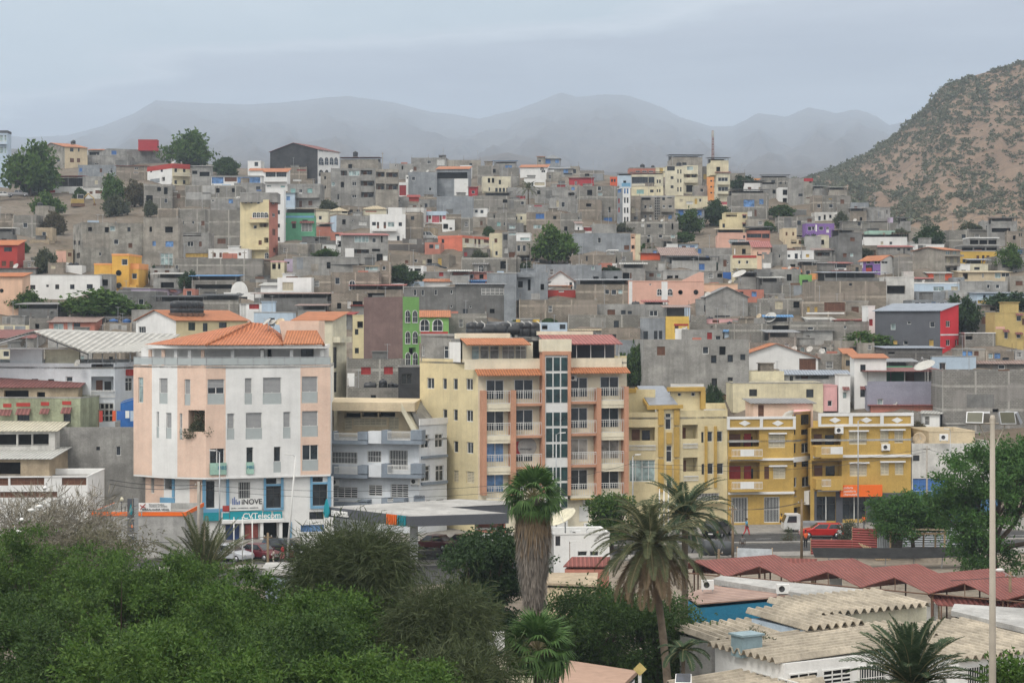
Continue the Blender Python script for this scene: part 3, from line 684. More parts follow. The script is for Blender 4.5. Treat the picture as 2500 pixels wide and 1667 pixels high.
while len(pts)<8200:
 u=r.uniform(1750,2900); v=r.random()**.8; dens=.42+.75*mn.noise(Vector((u*.008,v*7,2.2)))+.5*max(0,v-.45)+.5*(1 if v>.97 else 0)
 if r.random()<dens*.75+.06:
  p=hillpt(u,min(v,.995)); pts.append((p,r.uniform(.4,1.3)*(1.9 if r.random()<.08 else 1)))
V=[];Fc=[];k0=0
protos=[]
for sd in range(5):
 v,f=crown_arrays([(0,0,.45,1,1,.6),(.5,.3,.3,.7,.7,.5),(-.5,-.2,.3,.8,.7,.45)],24,.8,sd+50,elong=1.5,per=2,spray=.3,droop=0); protos.append((v,f))
for p,s_ in pts:
 v,f=protos[r.randrange(5)]; a=r.random()*6.28; c,s=math.cos(a),math.sin(a)
 q=v*s_; q=np.stack([q[:,0]*c-q[:,1]*s,q[:,0]*s+q[:,1]*c,q[:,2]*.9],1)+np.array(p); V.append(q); Fc.append(f+k0); k0+=len(q)
o=link('scrub',npmesh('scrub',np.concatenate(V),np.concatenate(Fc),[SCRUB])); tag(o,'low grey green thorn scrub scattered over the dry brown hill','scrub',kind='stuff')
# ================= far town, photo crop by crop (coordinates measured in enlarged crops) =================
org(0,300)
hs(-60,70,66,330,0,'paleblue','b:darkgrey:22','m -30,110,60,60,1,0,2,105;m 38,110,20,60,1,0,2,105;n -10,160,95,35','pale blue glazed block with dark roof edge cut by the left frame edge',D=520)
hs(345,215,580,420,205,'stain','g:tile:60','k 628,225,32,35;k 700,228,14,32;r 628,318,36,38;r 690,318,30,38','stained gable house with orange tiled roof beside the big round tree',sidew='beige')
b1=LB; flat_tank(b1,585,55,'dark water tank on the gable house by the round tree',.4,z=b1.zb+b1.h+.9)
hs(790,245,990,330,0,'concrete','s:orange:22','o 800,262,90,30;q 905,262,60,26','low hut with bright orange sheet roof beside the gable house')
hs(960,232,1545,372,-60,'concrete','f','w 1383,243,14,22;q 1000,250,45,36','wide bare grey house carrying the red rooftop hut')
b2=LB
hs(1240,152,1410,205,0,'crimson','b:red:8','','small red rooftop hut on the wide grey house',D=b2.D+1.5,rest=True,depth=3.5,name='rooftop_hut',cat='hut',zbase=b2.zb+b2.h-.5)
rdish(b2,1260,42,20,'white dish in front of the red rooftop hut')
hs(720,290,1150,392,0,'concrete','x','w 762,322,14,28;w 850,362,36,16;o 1140,312,50,8','long low rough grey house under the orange sheet roofed hut')
hs(700,380,1042,500,0,'greyblue','x','q 712,405,26,34;r 895,410,22,35;w 988,410,24,40','pale blue grey house with a blue window behind the red roofed veranda house')
hs(1042,388,1322,520,0,'blocktan','s:red:10','w 1205,400,35,20;w 1200,440,40,12','brown block house left of the white house with red band')
hs(1322,366,1545,556,158,'white','b:red:42','k 1347,413,17,33;k 1440,410,21,32;k 1565,410,24,34,2,76;k 1565,515,24,36,2,76;X 1548,481,156,8;n 1550,445,150,38;n 1550,555,150,38','white and cream three storey house with broad red roof band',sidew='cream')
rdish(LB,1690,34,-30,'small dish on the white house with red roof band')
hs(345,590,745,700,0,'white','c:red:112','R 365,604,130,24;P 530,580,200,16;s 550,620,70,55','veranda house with long red sheet roof beside parked cars',D=500)
hs(745,482,935,618,0,'concrete','f','s 850,515,28,38','plain grey annex right of the red roofed veranda house',D=495)
hs(745,585,920,680,0,'whiteold','x','r 855,605,60,30','crumbling off white wall of a ruin by the yellow digger',D=489)
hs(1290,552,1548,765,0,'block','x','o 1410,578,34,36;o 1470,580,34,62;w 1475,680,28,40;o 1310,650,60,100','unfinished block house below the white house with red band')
hs(1540,605,1665,760,0,'blocktan','x','x 1545,610,50,14','ruined low block walls beside the unfinished block house')
hs(1895,478,2345,556,-0,'white','s:white:22','b 2130,487,205,62;r 2015,488,110,40;b 1900,488,105,58','glazed blue and white veranda house with long pale roof',D=510)
hs(1720,390,1890,560,0,'concrete','s:white:15','o 1790,440,90,40;o 1710,430,60,30','grey shed house behind the glazed blue veranda')
hs(1660,562,2160,770,0,'block','x','o 1938,586,32,42;o 2080,586,26,38','long grey block house with two square dark holes')
hs(2100,540,2350,690,0,'concrete','f','q 2300,600,60,12','grey terrace below the glazed blue veranda house')
hs(1890,680,2165,795,0,'concrete','f','b 2052,686,38,36;w 1900,690,20,16','grey house with one bright blue window and roof dishes')
b3=LB
for i,x in enumerate((2130,2160)): rdish(b3,x,30,-40,'%s of the two tilted dishes on the house with the blue window'%('left','right')[i])
hs(1415,768,1600,1010,0,'blocktan','x','','tall plain brown block wall house above the dark square window')
hs(1600,770,1840,1010,0,'block','x','w 1635,878,14,40;w 1722,880,20,30;r 1805,880,35,42;o 1607,960,14,70','brown block house with two tiny white windows')
hs(1285,852,1600,1300,0,'concretetan','x','o 1480,932,70,52;o 1340,932,24,45;b 1485,1062,70,50;b 1368,1062,30,42;m 1440,1170,112,125','tall grey house with a wide dark window over a blue window')
hs(1600,985,1872,1230,0,'concrete','x','B 1640,985,165,55;w 1680,1065,55,45;B 1660,1065,200,50;r 1785,1065,25,45;y 1665,1170,200,34','grey stepped house with rough balconies right of the tall house')
hs(1872,780,2250,1140,0,'block','x','r 1950,1040,75,45','huge blank brown block wall left of the arcaded yellow tower')
hs(735,892,1340,1330,-80,'stain','x','m 985,925,50,46;w 1022,1045,44,46;w 890,1160,18,35;k 660,1060,20,36,2,40;k 686,1170,32,46','big blank grey cube house behind the orange house')
hs(500,1138,655,1280,0,'tan','f','r 610,1165,32,35;l 505,1150,90,100','faded peach low house left of the big grey cube')
hs(320,940,470,1085,0,'tan','x','o 330,1030,70,30','tan walled yard house below the brown bush')
hs(315,744,440,900,0,'concretetan','f','o 325,885,120,45','small concrete tower house with a water tank on the left slope'); round_tank(LB,342,48,'black water tank on the small concrete tower')
hs(120,828,325,1020,0,'block','x','w 205,897,42,44','block house with one small window below the earth bank')
hs(-60,858,125,1000,0,'blocktan','x','','bare block house at the left frame edge below the earth bank')
hs(-60,1000,112,1110,0,'concdark','c:white:45','','dark shed with pale flat roof above the red house')
hs(-80,1096,155,1310,0,'red','s:orange:52','k 35,1116,72,40;r 15,1240,40,45;r 85,1240,36,60','bright red house with orange roof at the left edge')
hs(158,1168,470,1210,0,'white','f','','white terrace wall below the red house',D=402,name='terrace_wall',cat='wall')
hs(265,1086,470,1212,0,'white','b:red:14','s 290,1120,48,52,3,49','white house with broad shuttered window right of the red house',D=404)
hs(265,1050,440,1100,0,'tan','x','','low tan wall behind the white house with shuttered window')
hs(568,1278,735,1370,0,'white','f','','small white block with two black tanks on top'); round_tank(LB,626,44,'left black tank on the small white block'); round_tank(LB,674,44,'right black tank on the small white block')
rdish(LB,600,34,-20,'dish beside the two black tanks on the white block')
hs(1005,1176,1155,1520,0,'yelorange','b:orange:16','O 1043,1325,44,44;O 1045,1437,44,44;l 1005,1384,150,6','yellow orange house with round windows in a tall stair tower',D=322,depth=8)
b4=LB
hs(845,1262,1003,1325,0,'yelorange','b:orange:14','l 850,1318,150,8','left wing beam of the yellow orange house',D=323,depth=5,name='house_wing',cat='house')
hs(1158,1262,1242,1482,0,'yelorange','b:orange:50','d 1140,1355,28,95;w 1183,1350,46,50;p 1160,1455,85,26','right wing with white door of the yellow orange house',D=323,depth=6,name='house_wing',cat='house')
hs(200,1362,896,1580,0,'white','f','k 265,1455,52,40;w 412,1450,27,26;k 495,1450,36,42;k 628,1450,40,42;k 778,1448,54,42;m 495,1595,40,50','long white building with five small windows in a row')
hs(896,1358,1000,1560,0,'concrete','f','','grey party wall end of the long white building')
hs(-80,1378,200,1730,0,'peachlight','s:orange:38','O 0,1490,30,30','peach house with orange roof strip at the left edge')
hs(-80,1305,320,1370,0,'concrete','s:pinkred:10','','low house with thin pink roof above the peach house'); rdish(LB,140,62,-35,'large white dish above the peach house at left')
hs(1375,1420,1640,1500,0,'concrete','c:white:28','o 1440,1430,120,50','open fronted grey terrace with white canopy by the shrub')
hs(1345,1485,1640,1610,-245,'lilac','s:white:10','w 1420,1530,22,22;h 1510,1492,60,26','lilac house with small tiled awning and flat roof')
hs(890,1510,1400,1680,0,'concdark','f','w 1240,1580,50,52','long dark grey house wall with one white window')
hs(1560,1218,2352,1410,0,'block','x','w 1577,1275,20,40','long grey block wall house behind the blue sheet roof')
hs(1870,1132,2222,1240,0,'white','f','r 1905,1168,32,36;r 1968,1165,22,42;y 2000,1165,50,12;r 2140,1165,24,26','low white house with brown shutters left of the arcaded tower')
hs(1995,1172,2130,1240,0,'salmon','f','','low brick red garden wall before the white shuttered house',name='garden_wall',cat='wall')
hs(1720,1440,2120,1560,0,'block','c:blue:35','o 1750,1450,330,40','block house with bright blue sheet canopy on posts')
hs(2085,1430,2352,1560,0,'blocktan','f','','brown block house right of the blue canopy')
hs(2008,1520,2400,1720,0,'white','f','a 2122,1480,44,56;j 2012,1536,200,6;k 2085,1560,135,32','white house with blue trimmed arched gable',D=312)
q=LB; m=MB(); n=12; (a0,z0),(a1,_)=q.fpt(2070,1520),q.fpt(2222,1520)
m.extr([(a0+(a1-a0)*(.5-.5*math.cos(math.pi*i/n)),0,q.h-.05+1.9*math.sin(math.pi*i/n)) for i in range(n+1)],(0,.3,0)); m.build('arched_gable',W('white'),q.root)
org(620,300)
hs(-55,342,62,420,0,'white','b:white:10','k 5,350,32,40','small white attic house left of the black gable building',D=540)
hs(145,238,572,545,195,'charcoal','g:maroon:70','m 580,232,42,28;m 632,232,34,28;m 680,232,28,28;m 720,232,28,28;a 578,308,46,72;a 635,308,32,70;a 678,308,34,70;a 720,308,32,70;a 580,420,44,60;a 637,420,30,60','huge black streaked gable wall with white arched window side',sidew='white')
hs(275,398,475,545,0,'blocktan','x','R 385,420,85,10;x 350,505,75,20','brown ruin with washing line under the black gable')
hs(90,440,298,640,0,'white','s:tile:44','k 105,440,90,48;k 200,440,92,48;n 96,488,200,44;G 115,560,40,16;T 240,565,38,16','white villa with orange roof and balustrade veranda')
hs(-40,430,92,580,0,'white','s:tile:32','b 0,485,58,60','white wing with blue window left of the white villa')
hs(110,595,268,1085,0,'white','f','k 213,665,20,36;k 213,785,20,36;k 213,905,20,36;k 213,1025,20,36','tall narrow white tower with a column of small windows')
hs(268,630,365,790,0,'paleblue','s:grey:12','b 292,660,32,36;s 275,690,70,50','pale blue annex right of the narrow white tower')
hs(302,548,592,780,0,'concrete','b:concrete:20','T 330,590,42,38;T 480,590,44,38;d 405,595,28,62;r 405,700,26,56;r 488,700,36,42;p 305,640,285,36;q 315,770,60,5','grey two storey house with long solid balcony')
hs(270,832,545,1060,0,'green','c:cream:62','j 272,834,272,18;k 342,905,34,42;h 336,885,45,20;J 425,905,98,70;h 412,882,130,20;y 270,898,22,12','green house with blue band and cream canopy roof')
hs(545,782,662,920,0,'cream2','s:tan:14','w 580,835,30,36;v 545,900,115,4','cream house right of the green house')
hs(560,955,690,1010,0,'salmon','c:maroon:20','','dark red walled yard right of the green house')
hs(-124,690,135,1220,80,'yellowpale','f','w -85,697,25,26,2,48;w 25,700,28,28;a -10,805,34,44;a 24,805,34,44;a 58,805,34,44;a 92,805,34,44;l -35,852,165,8;B 50,898,94,66;w -5,920,30,30;p -40,868,205,30;B 90,1030,45,80;r 40,1055,30,40;p -60,1115,200,26;a 100,1165,35,50;w 160,700,26,32;w 165,810,26,34;r 165,950,28,60;r 172,1120,26,44','yellow tower with arcade row and salmon side wall',sidew='salmon')
hs(-124,628,210,692,0,'concrete','f','','bare grey top storey over the yellow tower',D=LB.D+.4,rest=True,depth=6,zbase=LB.zb+LB.h-.48,name='top_storey')
hs(598,445,700,680,0,'concretetan','x','o 630,480,17,26;o 630,565,17,26','round ended bare ruin left of the grey apartment ruin')
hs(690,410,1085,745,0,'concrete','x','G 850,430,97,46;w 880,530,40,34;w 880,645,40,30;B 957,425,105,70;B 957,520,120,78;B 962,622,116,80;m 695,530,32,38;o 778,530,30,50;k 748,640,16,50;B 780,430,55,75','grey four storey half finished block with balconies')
hs(1090,416,1296,770,0,'concretetan','x','B 1096,440,76,78;B 1186,446,106,72;B 1096,546,76,88;B 1186,548,106,86;o 1150,530,14,60','open framed brown concrete block with four empty bays')
hs(775,345,1115,450,0,'concretetan','c:maroon:30','','low house with maroon shed roof right of the black gable'); round_tank(LB,900,46,'black tank on the maroon shed roof house',z=LB.zb+LB.h+1.5)
hs(1215,368,1500,500,0,'concrete','x','o 1325,385,14,36;w 1265,372,12,20','grey house with one slit window behind the framed block')
hs(1300,535,1392,665,0,'white','f','R 1303,560,62,92;k 1370,470,16,50','small white house with large dark red door')
hs(1362,470,1395,545,0,'white','f','o 1370,482,12,18','narrow white chimney like house above the dark red door')
hs(1385,442,1640,680,0,'greyblue','x','w 1415,482,32,36;w 1568,580,26,28','blue grey house with tilted dishes left of the awning house')
rdish(LB,1415,34,-30,'left dish on the blue grey house'); rdish(LB,1560,28,-30,'right dish on the blue grey house')
hs(1410,312,1722,450,0,'concrete','x','w 1555,338,32,30;x 1640,330,70,50','grey house with mast and tank on the skyline'); round_tank(LB,1665,34,'black tank beside the mast on the skyline house')
hs(1730,335,2035,500,0,'concretetan','x','','plain tan grey house on the skyline right of the mast')
hs(1640,415,1925,665,25,'greyblue','s:tile:42','o 1642,446,272,54;v 1797,503,128,150;k 1835,570,54,58;o 1885,510,26,40;w 1815,575,14,26','blue grey house with orange roof and torn white panel')
hs(1850,382,1950,520,0,'white','f','','plain white wall house behind the orange roofed house')
hs(1925,578,2000,665,0,'crimson','s:red:14','','small dark red lean to right of the torn white panel')
hs(2005,385,2200,560,0,'block','x','','bare block house behind the bright yellow balcony house')
hs(2050,482,2305,640,0,'cream2','s:yellow:4' if 0 else 'f','o 2098,495,22,42,2,36;k 2165,585,22,38,4,33;w 2105,580,14,34;y 2055,528,248,24','cream house with yellow balcony band')
hs(2250,530,2303,630,0,'yellow','f','r 2262,590,22,30','yellow end bay of the balcony house')
hs(2070,680,2305,720,0,'concdark','c:dark:60','','dark open shed below the yellow balcony house')
hs(2155,380,2352,540,0,'concrete','c:blue:20','b 2255,375,60,30','grey rooftop terrace with blue box on the skyline')
hs(2230,480,2360,620,0,'concrete','f','','grey house right of the yellow end bay')
hs(1250,668,1385,760,0,'concrete','f','w 1290,690,22,18','low grey house left of the red slanted wall')
hs(1382,668,1480,720,0,'red','s:red:30','','small slanted bright red outbuilding')
hs(1480,690,1700,765,0,'concrete','f','','low grey wall house right of the slanted red outbuilding')
hs(1330,758,1522,930,0,'whiteold','f','o 1400,840,0,0;r 1405,835,90,60','off white topped house left of the pink panelled house')
hs(1522,795,1725,912,0,'white','b:paleblue:36','P 1537,800,26,92;P 1597,800,66,94;r 1565,830,26,34;P 1690,805,30,60;r 1665,830,20,60','white house with pink panels and pale blue roof band')
hs(1690,870,1802,970,0,'white','f','o 1755,940,24,14','white stair house right of the pink panels')
hs(1725,820,1860,960,0,'blocktan','x','','rough tan ruin right of the white stair house')
hs(1640,660,1962,870,0,'greyblue','f','','plain blue grey house above the small white balcony house')
hs(1935,768,2092,862,0,'white','f','w 1980,780,28,28;w 2030,782,30,32;w 1940,785,16,40;p 1960,820,130,30','small white house with stained balcony')
hs(1962,655,2352,790,0,'block','x','','long bare block terrace above the small white balcony house')
hs(2095,808,2352,970,0,'block','x','o 2150,815,12,40;T 2180,890,32,36;w 2240,890,14,34','block house with pale green window')
hs(1960,845,2080,960,0,'concretetan','f','r 2030,880,22,38;q 1930,895,40,30','tan grey house below the small white balcony house')
hs(740,830,1040,985,-55,'concrete','x','x 940,885,72,36;w 878,870,16,16','grey house with pale blue side wall and white sheet',sidew='paleblue')
hs(1040,820,1358,1070,0,'white','f','k 1060,890,34,32;D 1103,890,20,62;D 1163,890,22,62;k 1298,893,30,34;k 1283,1015,24,42;m 1200,890,60,45;p 1060,950,220,24','white villa with twin arched balconies')
hs(1358,800,1500,1060,0,'blocktan','x','','brown block house right of the white arched villa')
hs(1395,895,1530,1020,0,'whiteold','f','','low off white yard wall with cactus')
hs(1468,935,1625,1035,0,'tan','f','','tan rubble wall house right of the cactus yard')
hs(680,792,840,840,0,'cream2','h:tan:38','o 790,795,70,14','small house with tan hip roof above the grey side walled house')
hs(960,775,1195,830,0,'cream2','h:tan:36','R 1000,790,100,10','long house with tan hip roof and red sheds')
hs(800,1008,1203,1255,-20,'concrete','s:pinkred:32','m 902,1016,130,58;w 1060,1033,36,42;o 1140,1015,14,58;B 900,1135,133,60;o 1060,1130,72,22;v 818,1125,80,110;o 1100,1175,55,70;v 1160,1195,44,50','grey house with pink red roof and red recessed porch')
hs(735,1018,792,1200,0,'white','f','a 748,1055,14,30','slim white tower with arched window')
hs(598,1090,735,1205,0,'white','f','r 628,1105,22,26','low white wall house with brown hatch')
hs(222,1082,600,1210,0,'block','x','','rough block walled yard below the white tower')
hs(500,1028,640,1090,0,'concdark','s:concrete:8','o 550,1045,26,16','dark low hut with slanted roof right of the green house')
hs(1205,1090,1523,1165,0,'blockdark','f','','dark stone wall with patterned balustrade',name='retaining_wall',cat='wall')
hs(1330,1040,1650,1095,0,'blockdark','x','','low dark wall behind the patterned balustrade')
hs(1870,1010,2115,1140,-218,'cream2','b:coral:22','r 1892,1038,38,40;D 1978,1038,18,82;D 2012,1038,22,82;r 2062,1038,48,40;n 1872,1085,242,42;k 1683,1045,24,34','cream fronted house with coral red side wall and brown doors',sidew='coral')
hs(2118,990,2228,1210,0,'cream','f','r 2158,1038,26,38;w 2165,1150,24,40','plain cream house right of the coral house')
hs(2228,980,2352,1215,0,'concrete','x','k 2237,1000,38,52;x 2245,1120,32,50','grey house with dark window right of the cream house')
hs(1880,1130,2120,1215,0,'blockdark','f','R 1885,1160,28,36','rough garden terrace with vines below the coral house',name='terrace_wall',cat='wall')
hs(1210,1180,1752,1290,0,'blocktan','x','r 1355,1232,30,28;w 1435,1225,30,26;y 1650,1215,34,64;s 1510,1225,30,50','long tan block wall with a yellow door')
hs(1862,1208,2352,1350,0,'block','x','o 2210,1240,50,70','long grey block walls right of the rubble heap')
hs(1975,1268,2092,1355,0,'concrete','s:concrete:55','a 2018,1275,38,58','small concrete chapel like hut with arched opening')
hs(150,1240,272,1390,0,'cream','b:pink:10','o 162,1245,34,64;o 215,1245,22,64','cream box house with two dark openings')
hs(-10,1235,148,1385,0,'blocktan','s:maroon:8','','tan block house left of the cream box house')
hs(272,1218,348,1330,0,'lilac','f','w 295,1245,26,22','lilac painted wall house with one tiny window')
hs(348,1205,935,1395,0,'concrete','f','','long grey wall behind the black canopy')
hs(500,1340,905,1395,0,'concdark','c:dark:65','b 625,1290,175,30','open terrace with long black canopy and blue lining')
hs(910,1280,1122,1365,0,'conclight','b:tan:12','m 920,1285,195,40','pale grey house with louvred front and tan box')
hs(1282,1282,1522,1400,0,'white','f','o 1330,1285,55,34;o 1400,1285,24,40;o 1438,1285,60,42;w 1435,1330,46,24','white house with dark square openings behind the big tree')
hs(1520,1335,1760,1420,0,'concrete','f','R 1660,1340,40,36','grey house with dark red door under the parked dark car')
hs(520,1368,690,1580,0,'blocktan','x','','brown block wall right of the big white wall')
hs(690,1340,1120,1580,0,'blocktan','x','a 858,1415,46,82;r 780,1560,35,55','brown block house with tall arched opening')
hs(60,1460,260,1590,0,'white','s:white:30','o 160,1495,85,10','low white wedge before the white wall with mural')
hs(210,1388,515,1600,0,'white','f','s 255,1430,98,75','big plain white wall with faded mural')
hs(-40,1400,210,1480,0,'concdark','f','','dark grey shed left of the big white wall')
hs(1525,1425,1760,1470,0,'white','s:tile:28','','small white house with orange roof below the dark car')
hs(1760,1395,1935,1470,0,'conclight','c:white:14','','white railing terrace right of the orange roof')
hs(1945,1420,2075,1475,0,'blue','s:blue:22','','bright blue slanted shed')
hs(2090,1345,2352,1640,0,'greyblue','b:conclight:8','','plain pale blue grey wall right of the dark grey warehouse')
hs(1345,1470,1812,1780,0,'concdark','f','w 1433,1495,26,55;w 1503,1498,24,52;w 1620,1495,24,52;w 1762,1500,20,34;w 1762,1632,20,26;w 1430,1620,24,30','long dark grey warehouse with narrow upright windows')
hs(1812,1450,2250,1780,0,'concdark','s:grey:15','J 2040,1478,210,64;w 1935,1640,18,22','dark grey warehouse wing with long green louvre')
hs(1220,1440,1345,1520,0,'white','f','','small white rooftop box left of the dark warehouse')
hs(870,1525,1340,1600,0,'blocktan','c:pinkred:28','o 1010,1520,160,60','brown block house under a long pink red roof')
org(1240,300)
hs(110,398,352,500,0,'white','s:tile:38','v 145,430,80,60;k 165,428,8,66;k 182,428,8,66;k 198,428,8,66;a 290,372,34,52;a 175,372,34,26','white house with blue arched dormers in an orange roof')
hs(145,503,338,580,0,'white','f','r 180,540,28,20;s 240,535,90,28','plain white house below the blue dormers')
hs(335,322,466,400,0,'greyblue','h:grey:40','q 338,328,44,36;b 425,332,32,28','blue grey skyline house with grey hip roof')
hs(268,305,334,400,0,'concretetan','s:tile:14','','small house with orange cap left of the grey hip roof')
hs(352,412,585,490,0,'concrete','s:grey:28','b 498,418,42,32;v 355,422,60,18;k 500,452,78,14','grey house with blue window under a grey lean to roof')
hs(560,390,640,490,0,'concretetan','x','','narrow tan ruin left of the long block wall house')
hs(640,428,862,540,0,'block','x','','long bare block house on the skyline left of the red orange house')
hs(350,445,480,520,0,'stain','x','','dirty dark plaster ruin below the skyline lean to')
hs(548,495,768,580,-0,'crimson','s:red:10','','long dark crimson corrugated house')
hs(395,550,548,600,0,'concrete','f','R 440,556,75,30;v 545,545,30,50','low grey house with crimson stripe')
hs(0,402,96,575,0,'block','x','b 0,372,30,24','block house with a scrap of blue at its top left')
hs(916,486,982,575,0,'redorange','f','k 925,505,18,26;k 950,505,16,26','bright red orange house on the ridge')
hs(982,490,1106,600,0,'paleblue','c:grey:24','j 1020,540,80,30','pale blue house beside the red orange house')
hs(1108,572,1392,690,0,'cream','f','T 1155,600,65,38;k 1275,600,32,26;k 1335,597,12,26,2,22','cream house front with teal panel below the dark glazed terrace')
hs(1108,480,1392,575,0,'cream2','c:grey:6','k 1112,486,145,62;k 1260,486,55,62;k 1335,510,14,32,2,22;n 1110,545,205,24','cream house storey with dark glazed terrace and grey canopy')
hs(1090,402,1325,480,0,'salmon','b:concrete:8','w 1145,430,40,20,3,60','salmon brown long house with row of small windows'); round_tank(LB,1212,44,'black tank on the left of the salmon brown house'); round_tank(LB,1306,34,'smaller black tank on the right of the salmon brown house')
hs(1325,402,1420,480,0,'cream','f','y 1360,405,32,46','pale lime house with orange door panel')
hs(1420,388,1575,665,0,'cream2','f','k 1428,392,70,38;k 1460,480,26,26;k 1460,562,26,26;k 1520,420,12,36,2,25;k 1520,504,12,34,2,25;k 1520,578,12,40,2,25','tall off white house with paired slit windows'); round_tank(LB,1538,48,'black tank on the tall off white house')
hs(1575,382,1705,640,0,'cream2','f','m 1605,392,58,34;B 1577,460,125,56;w 1620,478,38,30;p 1577,515,125,26;o 1600,560,60,60','off white house with open loggia right of the slit windows')
hs(1462,328,1745,580,0,'concretetan','c:dark:38','','unfinished brown top house with dark canopy on the ridge')
hs(1750,392,1802,570,0,'concretetan','f','y 1752,462,30,45','narrow grey house with yellow patch left of the orange tower')
hs(1807,428,1875,690,0,'orange','f','k 1816,462,18,14,2,30,4,53','slim orange tower with pairs of tiny windows')
hs(1875,448,1992,745,-0,'cream2','s:maroon:28','w 1885,490,90,36;w 1885,575,92,40;p 1876,530,118,28;p 1876,615,118,26;l 1876,530,118,26;l 1876,617,118,24;P 1875,708,118,26','cream house with orange balcony bands right of the slim orange tower')
hs(1818,358,1980,470,0,'cream','c:dark:38','o 1870,395,36,40','cream rooftop storey with dark rails under the radio mast',D=LB.D+1.5,rest=True,zbase=LB.zb+LB.h-.5,depth=6,name='rooftop_storey')
bm_=LB
hs(1990,452,2130,620,0,'concretetan','x','o 2075,455,50,10','tan grey house right of the orange banded house')
hs(2212,497,2275,575,0,'orange','f','y 2220,525,54,28','small orange house on the ridge right of the dark tree')
hs(2275,505,2352,600,0,'concrete','f','','grey house at the ridge right of the small orange house')
hs(2005,650,2340,860,0,'block','c:grey:50','b 2115,690,96,64;b 2255,685,38,46;r 2212,780,20,60;x 2150,790,40,50','grey block house with light blue arched porch window')
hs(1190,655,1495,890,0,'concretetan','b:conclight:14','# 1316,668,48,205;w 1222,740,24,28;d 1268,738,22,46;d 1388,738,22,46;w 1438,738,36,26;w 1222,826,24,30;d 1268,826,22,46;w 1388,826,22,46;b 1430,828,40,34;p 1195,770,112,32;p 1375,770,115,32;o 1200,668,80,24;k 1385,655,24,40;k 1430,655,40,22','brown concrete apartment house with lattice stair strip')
hs(1030,582,1098,925,-50,'white','f','b 1042,590,15,46,2,25;k 1042,670,15,50,2,25;k 1042,760,15,50,2,25;k 1042,845,15,50,2,25;b 985,590,32,36;R 988,680,15,42;R 988,762,15,42','slender white tower house with grey blue side',sidew='greyblue')
hs(1100,655,1190,900,0,'blocktan','x','s 1110,765,28,44;k 1130,842,34,26','narrow brown house between the slender tower and the lattice house')
hs(640,568,1000,885,0,'block','x','w 805,565,34,44;m 808,628,40,26;o 903,755,18,48;q 860,850,75,60','large brown block house with two stacked windows')
hs(640,690,842,890,0,'blocktan','f','','brown front cube before the large block house')
hs(240,575,540,730,0,'concrete','x','','grey block house right of the rooftop palm')
hs(0,580,240,700,0,'concrete','x','R 25,655,130,26;o 232,610,14,56','low grey houses with a red strip left of the rooftop palm')
hs(378,680,538,810,0,'conclight','f','w 480,710,32,46;y 510,712,22,70;w 555,715,28,32;h 378,650,80,24;s 435,695,22,60','grey house with yellow door and orange awning')
hs(538,612,636,820,0,'concrete','x','B 542,625,55,50;o 608,650,22,30','grey stair tower right of the yellow door')
hs(0,692,165,800,0,'block','x','w 115,705,30,30','block house at the left of the washing terrace')
hs(165,735,380,810,0,'concrete','f','x 190,740,20,16;P 235,738,70,14','terrace with washing below the rooftop palm')
hs(55,812,185,960,0,'cream2','f','w 65,840,20,32,2,45;p 115,885,70,36','small cream house with side balcony')
hs(165,800,470,985,0,'blocktan','x','q 250,815,76,46;o 405,835,30,30;m 228,915,72,34','brown block house with wide blue shutter')
hs(470,810,665,985,0,'block','x','w 630,840,14,30;o 505,930,30,40','block house left of the small white house with pink roof')
hs(615,905,668,1010,0,'white','s:brown:30','k 626,935,14,26','tiny white house with pinkish pointed roof')
hs(668,935,775,1005,0,'white','f','R 678,938,92,34','white kiosk with dark red board')
hs(0,900,140,990,0,'concdark','x','m 10,920,60,30','dark cluttered block house left of the wide green tree')
hs(1058,884,1530,1010,0,'block','x','k 1248,912,32,26;k 1353,910,34,32;o 1468,895,16,62;x 1195,905,28,28','grey block house with three dark openings')
rdish(LB,1215,34,-30,'left dish on the grey house with three openings'); rdish(LB,1385,30,-30,'right dish on the grey house with three openings')
hs(1100,1000,1520,1135,0,'block','x','w 1353,1003,34,30;w 1250,1005,30,20;m 1460,1005,40,28;o 1248,1040,22,40','lower block house with pale small window')
hs(590,990,1102,1160,0,'greyblue','f','r 1042,1098,46,42','long plain grey wall right of the wide green tree')
hs(1102,1000,1142,1245,0,'peachlight','f','B 1105,1002,34,60;B 1105,1098,34,60','narrow peach balcony strip house')
hs(1142,1000,1188,1245,0,'cream','f','k 1156,1040,5,150;k 1168,1040,5,150','slim cream tower with two vertical slits')
hs(1512,778,1762,945,0,'greyblue','s:concrete:14','q 1530,780,45,56;q 1700,785,38,52;b 1620,785,40,50;p 1515,835,245,22','blue grey house with blue shutters behind the tall green tree')
hs(1500,660,1792,780,0,'cream','f','y 1675,680,24,50;w 1715,680,22,30;s 1540,685,30,30;x 1600,705,60,26','cream yard house with yellow door above the dark trees')
hs(1675,565,1802,680,0,'concrete','f','w 1725,590,32,32','small grey house left of the orange tower base')
hs(1905,870,2060,1000,0,'yellowpale','f','k 1925,905,22,36;k 1955,908,18,28;k 2030,905,30,32','lower part of the yellow house by the dark tree')
hs(1950,805,2150,1000,0,'yellowpale','f','B 1952,812,104,54;k 2105,830,32,26;h 2100,822,40,10;k 2105,905,32,32;h 2100,897,42,10','yellow house with open porch beside the dark tree')
hs(1880,1008,2140,1130,0,'peach','c:tan:48','m 1985,1045,80,42;k 2110,1008,20,26;l 1880,1008,190,30;g 2070,1045,60,16','peach house with stained flat canopy')
hs(2140,990,2352,1130,0,'salmon','c:dark:10','k 2145,995,130,36;k 2280,995,70,40','dark fronted house right of the peach house')
